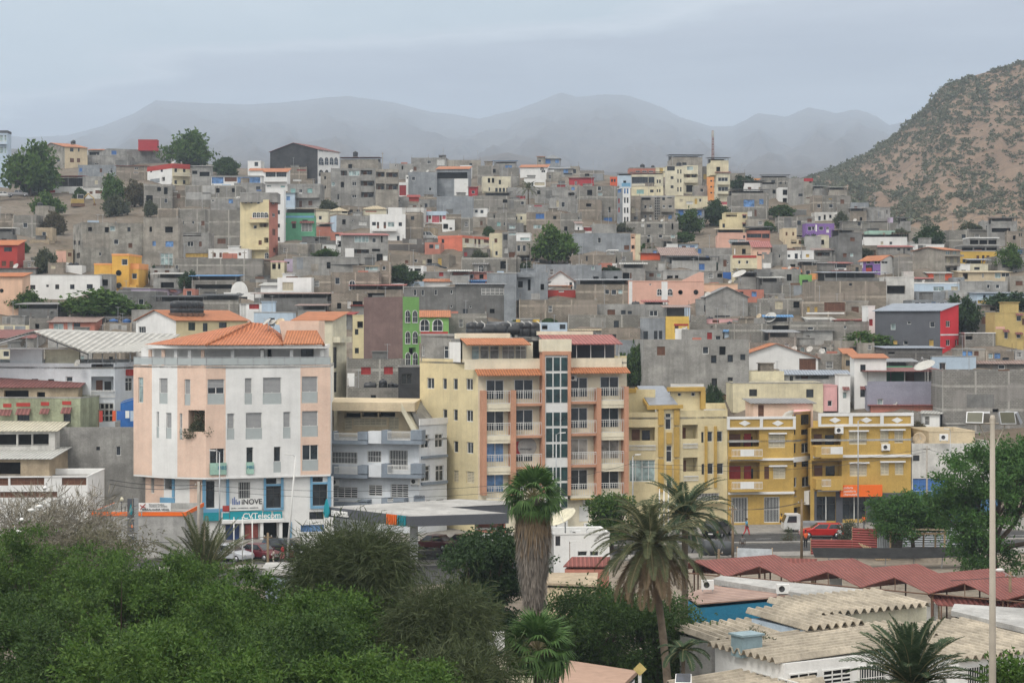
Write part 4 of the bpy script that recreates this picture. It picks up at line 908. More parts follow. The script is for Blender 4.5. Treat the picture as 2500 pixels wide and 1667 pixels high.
hs(2010,1186,2237,1420,0,'cream','f','X 2008,1186,230,26;X 2008,1278,230,30;X 2060,1372,175,38;w 2065,1235,24,30;w 2135,1235,24,30;w 2065,1325,32,36;w 2165,1325,32,36;p 2012,1275,222,34','cream house with three dark red balcony bands')
hs(2200,1115,2355,1310,0,'peachlight','s:pinkred:62','k 2213,1076,130,32;l 2245,1118,100,60','peach house with pink red roof and dark glazing')
hs(2245,1312,2355,1500,0,'concdark','f','','dark grey house right of the red banded house')
hs(2000,1122,2240,1190,0,'tan','c:grey:8','o 2100,1130,34,50;v 2030,1130,10,50','tan open shed above the red banded house')
hs(1385,1188,1700,1260,0,'concdark','s:brown:78','R 1390,1190,230,8;o 1480,1195,200,46','long house under a broad brown pink roof')
hs(1190,1172,1385,1245,0,'redorange','s:red:8','','red orange hut left of the broad brown roof')
hs(1700,1122,2010,1250,0,'concrete','x','q 1685,1130,50,40;q 1775,1190,30,20','grey house with blue door right of the broad brown roof')
hs(1470,1262,1870,1330,0,'conclight','c:dark:30','q 1715,1258,50,62','pale grey yard house with blue cloth'); round_tank(LB,1515,36,'black tank on the pale grey yard house')
hs(1820,1255,1890,1315,0,'mint','f','k 1832,1275,10,26,2,22','small mint green house with two slits')
hs(1885,1185,2012,1330,0,'concrete','f','w 1965,1245,16,22','grey house left of the red banded house')
hs(570,1185,965,1280,0,'blocktan','x','k 700,1195,16,44;w 640,1150,10,10;v 725,1165,190,6','tan block house below the long grey wall')
hs(905,1138,990,1250,0,'concrete','b:white:10','g 915,1145,68,32;o 918,1186,68,46','small grey house with white slab and dark opening')
hs(915,1262,992,1300,0,'white','f','','tiny white box below the white slab house')
hs(1008,1242,1425,1340,0,'block','x','k 1325,1300,12,14','block yard wall below the slim cream tower')
hs(75,1062,200,1260,0,'concretetan','f','w 82,1098,30,56;w 132,1098,30,56;p 78,1158,120,30;o 110,1200,80,50','tan balcony house left of the wide green tree')
hs(75,990,200,1062,0,'white','f','m 110,1030,85,26','white top box over the tan balcony house',D=LB.D+1,rest=True,zbase=LB.zb+LB.h-.48,depth=4,name='rooftop_room',cat='house')
hs(200,1068,275,1270,0,'concretetan','x','B 205,1115,68,82;B 205,1215,68,48','open bay house beside the wide green tree')
hs(0,980,76,1230,0,'concrete','f','m 5,990,70,20;o 12,1000,56,60','grey stair house with white awning')
hs(0,1208,105,1345,0,'block','x','','block wall house above the blue grey ruin')
hs(225,1268,560,1500,0,'greyblue','x','m 745,1280,30,20','blue grey house behind the orange roofed bay')
hs(560,1275,840,1500,0,'greyblue','x','w 725,1400,16,42;B 765,1378,50,66;m 748,1282,30,36','blue grey house with an empty loggia')
hs(820,1330,1022,1480,0,'greyblue','f','','smooth blue grey wall right of the empty loggia')
hs(1020,1330,1230,1440,0,'concrete','c:white:8','r 1095,1345,14,60;o 1030,1345,60,80','open grey hut with white canopy edge')
hs(0,1342,358,1600,0,'greyblue','x','o 92,1420,42,56;o 178,1405,26,98;o 293,1445,32,52;p 80,1360,130,26','blue grey raw house with tall dark openings')
hs(350,1415,592,1510,0,'white','g:tile:82','k 552,1430,24,60','white gable house with orange roof edges')
hs(330,1462,565,1510,0,'peachlight','s:tile:42','','orange roofed bay before the white gable house')
hs(350,1496,606,1580,0,'red','f','x 455,1505,48,16','bright red corrugated hut under the orange roofed bay')
hs(90,1505,350,1585,0,'concdark','c:dark:10','x 305,1540,40,36','dark open shed left of the bright red hut')
hs(1392,1322,1765,1420,0,'conclight','f','o 1428,1370,52,38;o 1498,1368,32,38','pale grey house with two dark square holes behind the peach hall')
hs(1080,1418,1760,1640,0,'peach','b:peach:6','v 1080,1418,36,210;v 1378,1418,54,210;a 1340,1490,38,56;a 1435,1490,38,56;O 1530,1502,36,36;O 1668,1500,38,38;w 1268,1443,20,14;v 1120,1548,190,6','large peach hall with arched and round windows')
q=LB; m=MB(); (a0,_),(a1,_)=q.fpt(1545,1418),q.fpt(1758,1418); m.extr([(a0,0.01,q.h-.05),(a1,.01,q.h-.05),(a1,.01,q.h+1.45),(a1-.8,.01,q.h+1.45)],(0,.4,0)); m.build('slanted_parapet',W('peach'),q.root)
hs(1745,1440,2062,1560,0,'peachlight','b:tan:10','','lighter peach wing with tan roof edge')
rdish(LB,2000,40,-40,'small dish on the lighter peach wing')
dish(LB.onroof(2062,.1)+Vector((1,0,.2)),1.3,-50,'huge white satellite dish above the lighter peach wing',None,1.5,60)
hs(1915,1340,2048,1400,0,'blue','f','','bright blue tarpaulin hut below the red banded house')
hs(2060,1410,2355,1480,0,'concrete','c:dark:10','','dark roofed terrace right of the huge dish')
org(1860,300)
hs(0,508,240,620,0,'block','c:dark:6','k 85,515,34,28;k 158,530,22,20;k 208,528,8,24','grey ridge house under a thin dark slab')
hs(150,580,242,725,0,'white','f','o 188,600,42,46;o 188,675,38,40','white stair house with two triangular openings')
hs(0,570,135,700,0,'concrete','c:dark:16','','dark canopied grey house left of the white stair house')
hs(240,498,376,740,0,'concrete','f','','tall plain concrete wall on the ridge')
hs(376,500,456,740,0,'stain','b:crimson:26','k 425,525,22,16;r 400,668,40,10','stained wall house with crimson top strip')
hs(286,496,378,545,0,'crimson','f','k 350,525,24,20','crimson rooftop strip over the plain concrete wall',D=560,name='rooftop_room')
hs(460,652,542,820,0,'blocktan','x','w 495,730,34,34','left part of the stacked block houses on the ridge')
hs(542,650,672,820,0,'block','x','w 602,730,36,32;y 600,680,30,8','middle part of the stacked block houses on the ridge')
hs(672,655,797,825,0,'block','x','','right part of the stacked block houses on the ridge')
hs(465,608,582,690,0,'concrete','c:white:6','','small hut with white slab and dish on the ridge'); rdish(LB,530,36,-50,'white dish on the ridge hut with white slab')
hs(602,620,765,700,0,'concretetan','c:white:20','','ruined top room with broken white slab on the ridge')
hs(797,716,960,830,0,'greyblue','x','','blue grey plain house at the ridge end')
hs(935,758,1152,875,0,'concrete','f','o 1118,782,9,34','lone concrete house with a slit at the foot of the brown hill')
hs(790,812,940,890,0,'blocktan','c:concrete:6','','low rough house before the ridge end')
hs(475,802,678,890,0,'whiteold','x','o 605,825,22,28;o 555,825,20,44','peeling white house with dark doorway')
hs(1144,850,1178,895,0,'lilac','f','','tiny lilac cube at the foot of the brown hill')
hs(145,842,475,1000,0,'block','x','r 408,860,40,30','grey block house behind the purple house')
hs(290,780,400,845,0,'concdark','f','','dark grey tent like hut by the trees')
hs(395,900,650,1015,0,'purple','s:grey:8' if 0 else 'f','w 412,930,36,38,1;w 512,930,40,34;d 578,932,25,54;v 480,915,14,60;w 450,930,24,34','bright purple house with white window frames')
hs(508,1010,602,1120,0,'cream2','f','','white and cream wall below the purple house')
hs(600,1005,648,1085,0,'purple','f','','purple stair wall below the purple house')
hs(625,1048,702,1120,0,'cream','f','','cream stepped wall right of the purple stair')
hs(190,940,312,1070,0,'beige','f','r 213,980,17,32;r 273,980,17,32','orange cream house with two brown windows')
hs(205,1045,378,1125,0,'beige','f','r 330,1055,28,32;B 262,1050,50,60','orange cream porch house below the two brown windows')
hs(720,885,962,1010,0,'block','s:white:6','k 860,892,28,30;o 870,890,90,28','block house with long white roof edge left of the mint house'); rdish(LB,840,34,-30,'dish on the block house left of the mint house')
hs(960,896,1250,975,0,'block','x','','block house right above the mint house')
hs(965,968,1236,1040,0,'mint','f','k 1163,980,20,50;s 1085,985,22,45','weathered mint green house with dark door')
hs(1240,905,1335,1050,0,'concrete','c:dark:4','r 1285,985,24,60','small grey house right of the mint house'); rdish(LB,1278,36,-50,'dish on the small grey house right of the mint house')
hs(1335,985,1412,1090,0,'concretetan','x','','tan grey house left of the round dark tree')
hs(1030,1115,1355,1210,0,'concrete','s:pinkred:24','k 1215,1125,28,22;k 1270,1125,12,50;k 1305,1125,26,22','grey house under a long thin pink roof')
hs(1285,1070,1400,1120,0,'white','f','','small white box on the thin pink roof')
hs(905,1100,1035,1220,0,'blocktan','x','','rough tan walls left of the thin pink roof')
hs(1355,1140,1640,1360,140,'concretetan','g:tile:30','m 1650,1150,40,32;m 1715,1150,34,32;s 1655,1210,36,50;s 1720,1210,34,48;k 1655,1298,36,44;k 1720,1300,22,44;p 1644,1258,136,26;p 1644,1180,136,20','big plain tan grey gable with balcony side',sidew='concretetan')
rdish(LB,1530,32,-10,'orange dish on the tan grey gable',DISHR)
hs(1785,1150,2132,1285,0,'mustard','f','r 1925,1190,26,36;D 1975,1188,24,60;r 2015,1190,28,36;l 1790,1180,340,5;k 1800,1225,30,30','mustard yellow house with brown doors')
b5=LB
hs(1785,1095,2130,1152,0,'concdark','b:conclight:8','o 1795,1105,100,40;o 1905,1105,100,40;o 2015,1105,95,40','open grey middle storey of the mustard house',D=b5.D+.3,rest=True,zbase=b5.zb+b5.h-.48,name='open_storey')
hs(1860,1028,2128,1098,0,'concrete','b:white:8','o 1868,1036,80,54;o 1952,1036,75,54;o 2032,1036,76,54','open grey top storey of the mustard house',D=b5.D+.9,rest=True,zbase=LB.zb+LB.h-.48,name='open_storey')
rdish(b5,1975,34,-20,'dish in front of the mustard house',z=None) if 0 else None
hs(2055,905,2292,1125,0,'concrete','c:dark:4','o 2062,945,170,36;g 2260,900,16,30','grey unfinished house with dark open top at the upper right')
hs(2200,972,2352,1130,0,'blocktan','x','k 2305,990,12,30,2,18','block house at the far right upper edge')
hs(1975,880,2110,1000,0,'concrete','x','','pale grey house left of the dark open top')
hs(1865,960,2060,1080,0,'block','s:white:8','','block house left below the dark open top')
hs(2205,1192,2352,1340,0,'concrete','f','w 2245,1235,32,26;w 2265,1325,30,26','grey house with white window at the right edge')
hs(190,1146,466,1300,0,'white','f','w 230,1180,28,28;k 295,1172,28,48;w 345,1180,16,36;y 395,1178,30,28','white house with orange shutter above grey arches')
hs(188,1225,482,1312,0,'concrete','f','o 255,1268,46,30;B 322,1255,50,44;a 398,1255,26,42;a 438,1255,26,42;n 190,1206,290,22','grey arched ground storey below the white house',D=LB.D-1.2)
hs(90,1092,226,1300,0,'concrete','f','w 150,1180,18,30','plain grey house left of the orange shutter')
hs(0,1160,92,1310,0,'concrete','f','v 0,1258,80,46;w 5,1180,16,40','grey balcony house at the peach house corner')
hs(465,1142,630,1260,0,'concrete','s:brown:24','B 480,1160,130,60','open fronted house with brown sheet roof')
hs(630,1118,802,1260,0,'concrete','f','w 640,1138,16,28;w 685,1138,16,28;k 748,1218,20,30;m 745,1135,20,14','grey house with small windows right of the brown roof')
hs(485,1262,652,1360,0,'concrete','s:concrete:12','','grey wedge house left of the white veranda')
hs(652,1262,808,1352,0,'white','s:pinkred:18','k 655,1265,150,36','white veranda house with dark glass and pink roof')
hs(880,1232,1065,1365,155,'purple','G:tile:46','w 935,1234,36,32;w 1003,1240,58,26;v 880,1232,28,70;X 935,1303,50,30;w 1015,1325,26,20;v 1063,1232,3,110;w 1072,1240,60,24','purple house with orange roof and white side wall',sidew='white')
hs(1225,1202,1352,1385,0,'block','x','w 1338,1250,12,60','block wall house between the purple and the tan gable')
hs(1752,1268,1868,1350,0,'white','f','k 1790,1320,40,20','small white house under the mustard house')
hs(1868,1290,2030,1340,0,'cream2','c:bluegrey:8','k 1905,1295,50,24','blue grey roofed porch under the mustard house')
hs(1500,1350,1705,1415,0,'redorange','s:white:16','','orange red hut with white roof')
hs(1275,1335,1362,1400,0,'whiteold','f','','small old white wall left of the orange red hut')
hs(1300,1400,1640,1450,0,'concrete','s:pinkred:20','','low house with thin pinkish roof left of the pale blue house')
hs(1795,1342,2230,1440,0,'beige','s:tan:22','o 1800,1350,50,50;m 2090,1345,55,50;w 2150,1345,75,38;g 1975,1350,18,40','tan roofed long house with blue glazed porch')
hs(340,1362,450,1475,0,'lime','f','','lime green house wall')
hs(450,1354,537,1425,0,'orange','b:orange:8','','orange house right of the lime green wall')
hs(210,1338,345,1400,0,'cream2','s:tile:45','','small slanted orange roofed house left of the lime wall')
hs(0,1312,350,1460,0,'concrete','x','','long grey house left of the lime green wall'); flat_tank(LB,300,50,'black horizontal tank by the lime green wall'); rdish(LB,255,34,-45,'dish above the long grey house by the lime wall')
hs(560,1418,1112,1450,0,'concdark','c:bluegrey:72','R 825,1358,160,55','open roof terrace with wide dark canopy and brown shutters',D=318)
hs(475,1420,1116,1710,0,'blocktan','x','k 783,1438,27,24','very wide tan block house under the dark canopy')
hs(1116,1382,1366,1650,0,'whiteold','s:whiteold:1' if 0 else 'f','o 1118,1460,170,70','peeling white house with dark porch')
hs(1366,1432,1776,1560,0,'paleblue','b:white:10','m 1538,1470,98,38;s 1698,1468,66,36','pale blue house with brown shuttered window'); rdish(LB,1460,30,-50,'dish on the pale blue house')
hs(1380,1512,1650,1600,0,'greyblue','f','','grey blue lower wall of the pale blue house',name='garden_wall',cat='wall')
hs(1650,1500,2000,1610,0,'concrete','f','','grey wall right of the grey blue wall')
hs(1792,1422,2205,1570,0,'concrete','f','w 2020,1450,26,36;w 2098,1450,36,36','grey house with two white windows under the glazed porch')
hs(2225,1372,2352,1560,0,'concretetan','f','','tan grey wall at the right edge below the glazed porch')
hs(180,1455,480,1560,0,'block','x','o 370,1515,100,24','block house left part under the lime wall')
hs(0,1455,185,1520,0,'concdark','c:white:6','','dark terrace with white edge above the block house')
org(1860,700)
hs(360,130,752,300,0,'blocktan','x','y 405,180,24,46;y 472,180,26,46;v 400,232,340,12;r 560,140,190,80','brown patched block house with two yellow shutters')
hs(0,105,360,265,0,'block','x','o 283,132,70,58;s 118,130,70,70','block house with dark square opening left of the yellow shutters')
hs(752,130,955,262,0,'concretetan','f','','tan concrete wall left of the slate and red house')
hs(1015,215,1600,610,165,'slate','s:bluegrey:70','m 1155,330,44,56;w 1302,312,36,24;w 1505,312,45,52;X 1015,440,580,10;y 1500,475,40,70;w 1270,485,40,36;y 1175,480,40,36;w 1650,305,40,56;w 1652,475,38,54;w 1735,475,20,56;v 1602,425,165,12','slate grey house with bright red end wall and sloping metal roof',sidew='brightred')
hs(955,172,1015,430,0,'white','f','R 955,290,40,60','white wing left of the slate and red house')
hs(-250,330,35,560,0,'block','x','','block houses left of the blue tarpaulin roof')
hs(35,345,255,510,0,'block','c:blue:30','o 95,345,150,60;r 70,470,40,30','block house with a scrap of blue tarpaulin'); 
dish(LB.onroof(85,.1)+Vector((0,0,0)),1.0,-35,'big cream dish left of the blue tarpaulin',None,1.4,40)
hs(250,312,960,510,0,'block','x','w 412,360,52,28;w 735,350,24,26','long rough block house behind the concrete gable'); rdish(LB,640,20,-40,'small dish on the long rough block house')
hs(420,296,652,340,0,'white','s:white:26','','white sheet roofed hut on the long block house')
hs(652,300,992,345,0,'salmon','s:pinkred:12','R 950,300,40,50','pinkish sheet roofed hut on the long block house')
hs(312,395,636,520,0,'conclight','s:concrete:12','w 395,435,42,62;s 320,435,26,60','pale concrete wedge house with white barred window'); rdish(LB,455,60,-40,'white dish on the pale concrete wedge house')
hs(505,600,830,770,0,'block','f','g 575,668,64,66','rough block annex with white barred window'); rdish(LB,545,62,-25,'white dish on the rough block annex')
hs(-245,640,505,770,0,'white','g:tile:128','r 335,618,150,130;k -20,680,38,60','large white gable house with wide brown lattice')
b6=LB
for i,(x,w_) in enumerate(((232,52),(320,52),(460,52))): dish(b6.A.to_3d()+b6.ux.to_3d()*b6.fa(b6.pix(x,0)[0])+b6.uy.to_3d()*3+Vector((0,0,b6.zb+b6.h+.3)),.5,-35,'dish on the white gable, %s of three'%('left','middle','right')[i])
hs(745,600,835,1090,0,'tan','s:tile:40','','narrow orange tan strip house beside the white gable',D=258)
hs(830,640,1118,1095,0,'white','s:tile:30','k 883,698,48,64;k 883,905,46,84;h 880,895,56,26','tall white house with orange roof corner and two dark windows')
hs(1120,552,1620,745,0,'blockdark','s:bluegrey:12','o 1135,585,60,20','dark rock walled house behind the giant dish')
hs(1530,622,1922,760,0,'paleblue','f','x 1560,700,350,8','pale blue roof house behind the lilac grey terrace')
hs(1920,690,2352,760,0,'blockdark','s:brown:60','w 2120,698,60,40;b 1930,650,70,30','dark block house with white lattice window on the right')
hs(1820,412,2096,570,0,'block','b:white:6','o 1822,415,70,60','low rough house right of the bright red wall')
hs(2090,232,2400,560,0,'mustardpale','f','w 2285,262,44,46;h 2275,240,64,18;w 2175,405,32,60;h 2160,388,55,18;w 2285,425,40,36;h 2270,410,65,18;l 2090,358,90,22','mustard yellow house with red window hoods at the right edge')
hs(1930,215,2092,430,0,'block','x','','block house left of the mustard house with hoods')
hs(2105,178,2400,240,0,'white','f','','white low wall behind the mustard house with hoods',name='garden_wall',cat='wall')
hs(1930,60,2352,180,0,'paleblue','s:bluegrey:14','k 1985,75,24,26;y 1870,120,200,30','pale blue house with blue grey roof among trees')
hs(945,885,1620,1105,0,'greypurple','c:maroon:125','G 1035,1005,54,64','lilac grey house with green walled roof terrace',depth=9)
m=MB(); m.box(2,LB.L-2,LB.dep*.8-.1,LB.dep*.8-.02,LB.h+.02,LB.h+2.4); m.build('green_wall',W('green'),LB.root); m=MB(); m.box(LB.L*.7,LB.L*.7+1.2,LB.dep*.8-.16,LB.dep*.8-.11,LB.h+.02,LB.h+2.1); m.build('door',BRN,LB.root)
dish(LB.onroof(1500,.15)+Vector((0,0,.6)),1.45,-50,'giant white dish tilted above the lilac grey house',None,2.0,62)
hs(1620,755,2500,1300,0,'blocklight','x','o 2070,1095,55,30','huge unfinished block wall with concrete frame at the right',depth=9)
hs(-260,858,550,1100,0,'cream','f','','cream terrace house below the white gable',depth=6)
b7=LB
hs(-240,757,200,860,0,'cream','f','k 240,800,40,50','cream upper room with dark awning beside it',D=b7.D+6.2,rest=False,depth=5)
hs(200,790,785,1100,0,'conclight','s:bluegrey:30','k 250,800,30,50;B 300,790,300,62','white house under a long slate blue awning',D=b7.D+7,depth=5)
hs(548,885,676,1095,0,'pink','f','w 590,1020,40,50','pale pink wall right of the cream terrace')
hs(690,790,792,1110,0,'white','f','G 725,945,36,58;h 722,900,66,26','white narrow wall with hooded window')
hs(980,1065,1620,1130,0,'salmon','s:pinkred:10','','long pink sheet roof below the lilac grey house'); rdish(LB,1210,42,-20,'small dish on the long pink sheet roof')
hs(1430,1140,1595,1320,25,'white','s:white:10','g 1460,1160,45,80','small white house with barred window under the block wall',sidew='greyblue')
hs(1345,1135,1430,1320,0,'block','f','','grey block corner left of the small white barred house')
hs(1505,1310,1900,1400,0,'beige','f','','beige flat roofed shed behind the mast tree')
org(1240,700)
hs(100,118,800,320,0,'blocktan','x','','wide brown block wall left of the two dark holes')
hs(800,155,1232,285,0,'concrete','f','k 1015,210,42,38;k 1075,216,38,30','grey wall with two small dark holes'); flat_tank(LB,1155,72,'dark horizontal tank above the two dark holes')
hs(540,252,1188,385,0,'block','x','','grey block wall with concrete posts below the two holes')
hs(840,372,1188,500,0,'blocktan','x','','rough brown block wall left of the blue grey house')
hs(1188,275,1412,490,0,'greyblue','f','k 1215,398,42,76;k 1310,395,32,76;k 1355,394,30,76','blue grey house with three tall dark windows')
hs(1232,160,1410,280,0,'concrete','f','','grey upper block over the three tall windows',D=LB.D+5)
hs(1415,298,1626,490,0,'yellow','c:brown:110','m 1485,205,135,85;X 1490,332,135,18;v 1500,375,120,100','yellow banded house with glazed room under a brown roof')
hs(1690,110,1800,290,0,'concrete','f','','grey wall behind the peach hall base')
hs(1775,90,2152,290,0,'concrete','g:concrete:88','k 1855,258,140,16','pale concrete gable house with satellite dish')
rdish(LB,1765,60,-30,'cream dish left of the pale concrete gable')
hs(2030,142,2352,282,0,'block','x','R 2200,275,100,6','block house right of the pale concrete gable')
hs(1225,205,1420,235,0,'pink','c:pinkred:36','o 1480,150,140,40','low pink terrace with pink red canopy below the peach hall',D=300)
hs(1780,292,2112,345,0,'pink','f','r 1835,295,60,28','pale pink low wall house'); flat_tank(LB,1735,70,'dark horizontal tank left of the pale pink house')
hs(1625,335,2032,400,0,'block','x','o 1820,350,18,16','low block strip below the pale pink house'); round_tank(LB,2152,46,'black tank right of the pale pink house')
hs(1560,385,1932,500,0,'concrete','f','R 1787,410,44,64','grey house with bright red door'); rdish(LB,1535,44,-10,'dish by the grey house with red door')
hs(2140,378,2300,500,0,'paleblue','f','x 2115,376,190,16;k 2215,455,75,36;k 2150,450,30,44','light blue house with white roof railing')
hs(1942,405,2142,500,0,'paleblue','s:blue:16','o 2010,425,110,40','light blue hut with bright blue awning')
hs(2080,280,2352,390,0,'concrete','x','','grey house with orange dish on the right'); rdish(LB,2258,50,-40,'orange dish on the grey house at right',DISHR)
hs(1000,482,1218,800,0,'greyblue','f','','blue grey wall left of the big smooth grey building')
hs(1218,476,2163,1000,0,'concrete','f','k 1822,615,50,70;k 1970,610,50,66;k 2085,605,46,52;k 1827,820,50,70;k 1972,812,46,70;r 1900,965,100,60','big smooth dark grey building with five small windows')
hs(2163,500,2352,640,0,'block','x','','block wall right of the big smooth grey building')
org(620,700)
hs(1335,90,1482,730,-350,'lime','f','a 1359,213,38,105;a 1424,213,38,105;a 1360,402,38,105;a 1425,402,38,105;a 1361,592,38,108;a 1426,592,38,108','lime green tower with six white arched windows',sidew='brown',D=250)
m=MB(); 
for k in range(5): m.tube([(LB.L*.2-k*1.1,LB.dep*.25,LB.h+.25),(LB.L*.2-k*1.1,LB.dep*.4,LB.h+.3)],.3,8)
hs(1488,268,1748,500,0,'lime','G:tile:55','a 1492,295,76,100;a 1608,295,80,100;X 1490,402,255,22;v 1484,264,266,8','green and white house with orange roof and arched shutters',depth=6)
hs(885,255,988,720,0,'yellowpale','f','k 905,380,32,50;k 905,548,36,50;l 885,430,100,8','narrow pale yellow house left of the brown wall')
hs(830,650,1322,905,0,'block','x','R 960,720,88,66;R 1165,718,82,66;v 830,775,72,122','rough block house with two red shutters',D=232)
hs(830,905,1300,1060,0,'block','f','','block terrace carrying black tanks',D=226)
b8=LB; flat_tank(b8,1032,115,'large black horizontal tank on the block terrace',.5); round_tank(b8,1148,76,'upright black tank on the block terrace',1.4,.5); round_tank(b8,1225,70,'black tank in front of the white tarpaulin',1.1,.5); round_tank(b8,1275,60,'rightmost black tank on the block terrace',1.1,.6)
hs(1295,712,1490,1060,0,'charcoal','f','','tall dark grey panel wall beside the cream apartment block',D=222,depth=6)
hs(360,300,705,760,125,'cream2','s:tile:75','k 563,372,36,76;p 708,450,110,50;k 712,540,34,190;k 712,765,34,180','cream tower house with orange roof behind the corner building',D=232)
hs(695,60,1012,300,0,'blocktan','x','o 745,145,38,52;x 838,125,32,70;o 885,130,90,60','brown block house with three openings left of the brown wall')
hs(1010,95,1232,250,0,'block','x','k 1140,95,40,32','block house left of the lime tower top')
hs(880,170,1100,300,0,'concrete','s:red:26','','grey hut with crimson sheet roof left of the brown wall')
hs(735,250,880,400,0,'concdark','s:red:22','','dark hut with crimson edge by the small palm')
hs(1730,240,2090,430,0,'block','x','','rough block walls right of the green and white house')
hs(1965,365,2230,440,0,'blockdark','s:brown:30','','dark shed with rusty brown roof'); 
hs(0,228,352,420,0,'paleblue','f','','flat pale blue wall behind the orange tiled corner roof')
hs(0,130,660,230,0,'concdark','c:brown:24','x 0,150,40,50','long open shed with thin brown roof')
hs(2245,0,2352,330,0,'greyblue','f','','blue grey wall end behind the black tanks')
hs(2352,285,2560,400,0,'yellow','f','','torn yellow wall behind the row of black tanks')
org(0,700)
hs(1220,300,1580,440,640,'white','g:tile:92','k 1690,320,62,72;k 1820,325,44,76;k 1965,320,70,50','white gable house with orange roof and a row of black tanks',sidew='yellowpale',D=262)
b9=LB
for i in range(5):
 p=b9.A+b9.ux*(b9.L*.75)+b9.uy*(b9.dep*(.14+.075*i)); r_=.95
 t=thing('water_tank','black tank on the orange roof, %s in the row of five'%('nearest','second','middle','fourth','farthest')[i],'water tank',(p.x,p.y,b9.zb+b9.h+.95),0,'water tanks on the roofs')
 m=MB(); m.box(-.9,.9,-.9,.9,-.5,.1); m.build('stand',RUST,t); m=MB(); m.lathe([(.85,.101),(.9,.2),(.9,.7),(.85,.75),(.9,.8),(.9,1.4),(.8,1.7),(.3,1.85)],n=14); m.build('tank_body',BLACKP,t)
hs(1180,205,1375,420,0,'concrete','f','','grey wall left of the white gable with tanks')
hs(1820,150,2142,300,0,'block','c:dark:28','','block room with black canopy and blue strip')
hs(1370,160,1830,260,0,'concdark','c:dark:14','','long black canopy behind the row of tanks')
hs(2150,150,2352,330,0,'white','f','R 2235,150,90,50;x 2150,150,60,150','white wall house with small red panel')
hs(930,322,1182,420,0,'blocktan','f','','tan roof with two blue tanks'); round_tank(LB,1003,82,'left blue tank with white lid',.75,.4,BLUEP); round_tank(LB,1120,82,'right blue tank with white lid',.75,.4,BLUEP); round_tank(LB,885,60,'black tank left of the blue tanks',1.1,.5)
hs(440,318,852,430,0,'salmon','s:brown:45','x 605,318,45,70;k 660,325,60,50;m 480,330,90,55','salmon house with brown sheet roof and ladders')
hs(165,228,520,330,0,'concdark','c:concrete:8','','dark shed with steel rails before the bush')
hs(262,280,442,420,0,'block','f','','grey block wall left of the salmon house')
hs(0,345,265,420,0,'cream','f','','low cream wall at the left edge'); 
hs(20,265,262,350,0,'concrete','f','','grey panelled wall behind the low cream wall')
hs(-200,460,300,560,0,'concrete','s:maroon:70','','house with faded maroon roof at the left edge')
# ================= street row: buildings with polygon plans =================
LOUV=plain('grey_roller_shutter',(.36,.365,.37),.5,0,.08); BALG=plain('balustrade_glass',(.42,.46,.46),.2,0,.08,.6); PINKF=plain('store_poster',(.45,.12,.10),.5,0,.6); TEALP=W('teal')
def text(s,size,mat,parent,loc,rot=(R(90),0,0),ext=.01,name='lettering',bold=0,align='LEFT'):
 cu=bpy.data.curves.new(name,'FONT'); cu.body=s; cu.size=size; cu.extrude=ext; cu.align_x=align; cu.offset=bold
 tmp=bpy.data.objects.new('tmp',cu); C.objects.link(tmp); dg=bpy.context.evaluated_depsgraph_get(); me=bpy.data.meshes.new_from_object(tmp.evaluated_get(dg)); bpy.data.objects.remove(tmp); bpy.data.curves.remove(cu)
 me.materials.clear(); me.materials.append(mat); o=link(name,me,parent,loc); o.rotation_euler=rot; return o
def zmesh(top,w,h,low):
 m=MB(); f=.07
 m.box(0,w,-.04,.06,h,h+.12,0); m.box(0,f,-.03,.06,0,h,0); m.box(w-f,w,-.03,.06,0,h,0); m.box(f,w-f,-.03,.06,0,f,0)
 m.quad((f,.05,f),(w-f,.05,f),(w-f,.05,h),(f,.05,h),1); k=int(h*top/.12)
 for i in range(k): z=h*(1-top)+h*top*i/k; m.box(f,w-f,.0,.02,z,z+h*top/k*.86,2)
 if w>1.2: m.box(w/2-.04,w/2+.04,-.01,.05,f,h*(1-top),0)
 if low: m.box(.01,w-.01,-.07,-.05,.0,h*.42,3); m.box(0,w,-.08,-.04,h*.42,h*.42+.05,0)
 return m.mesh('window',[FRW,GL,LOUV,BALG])
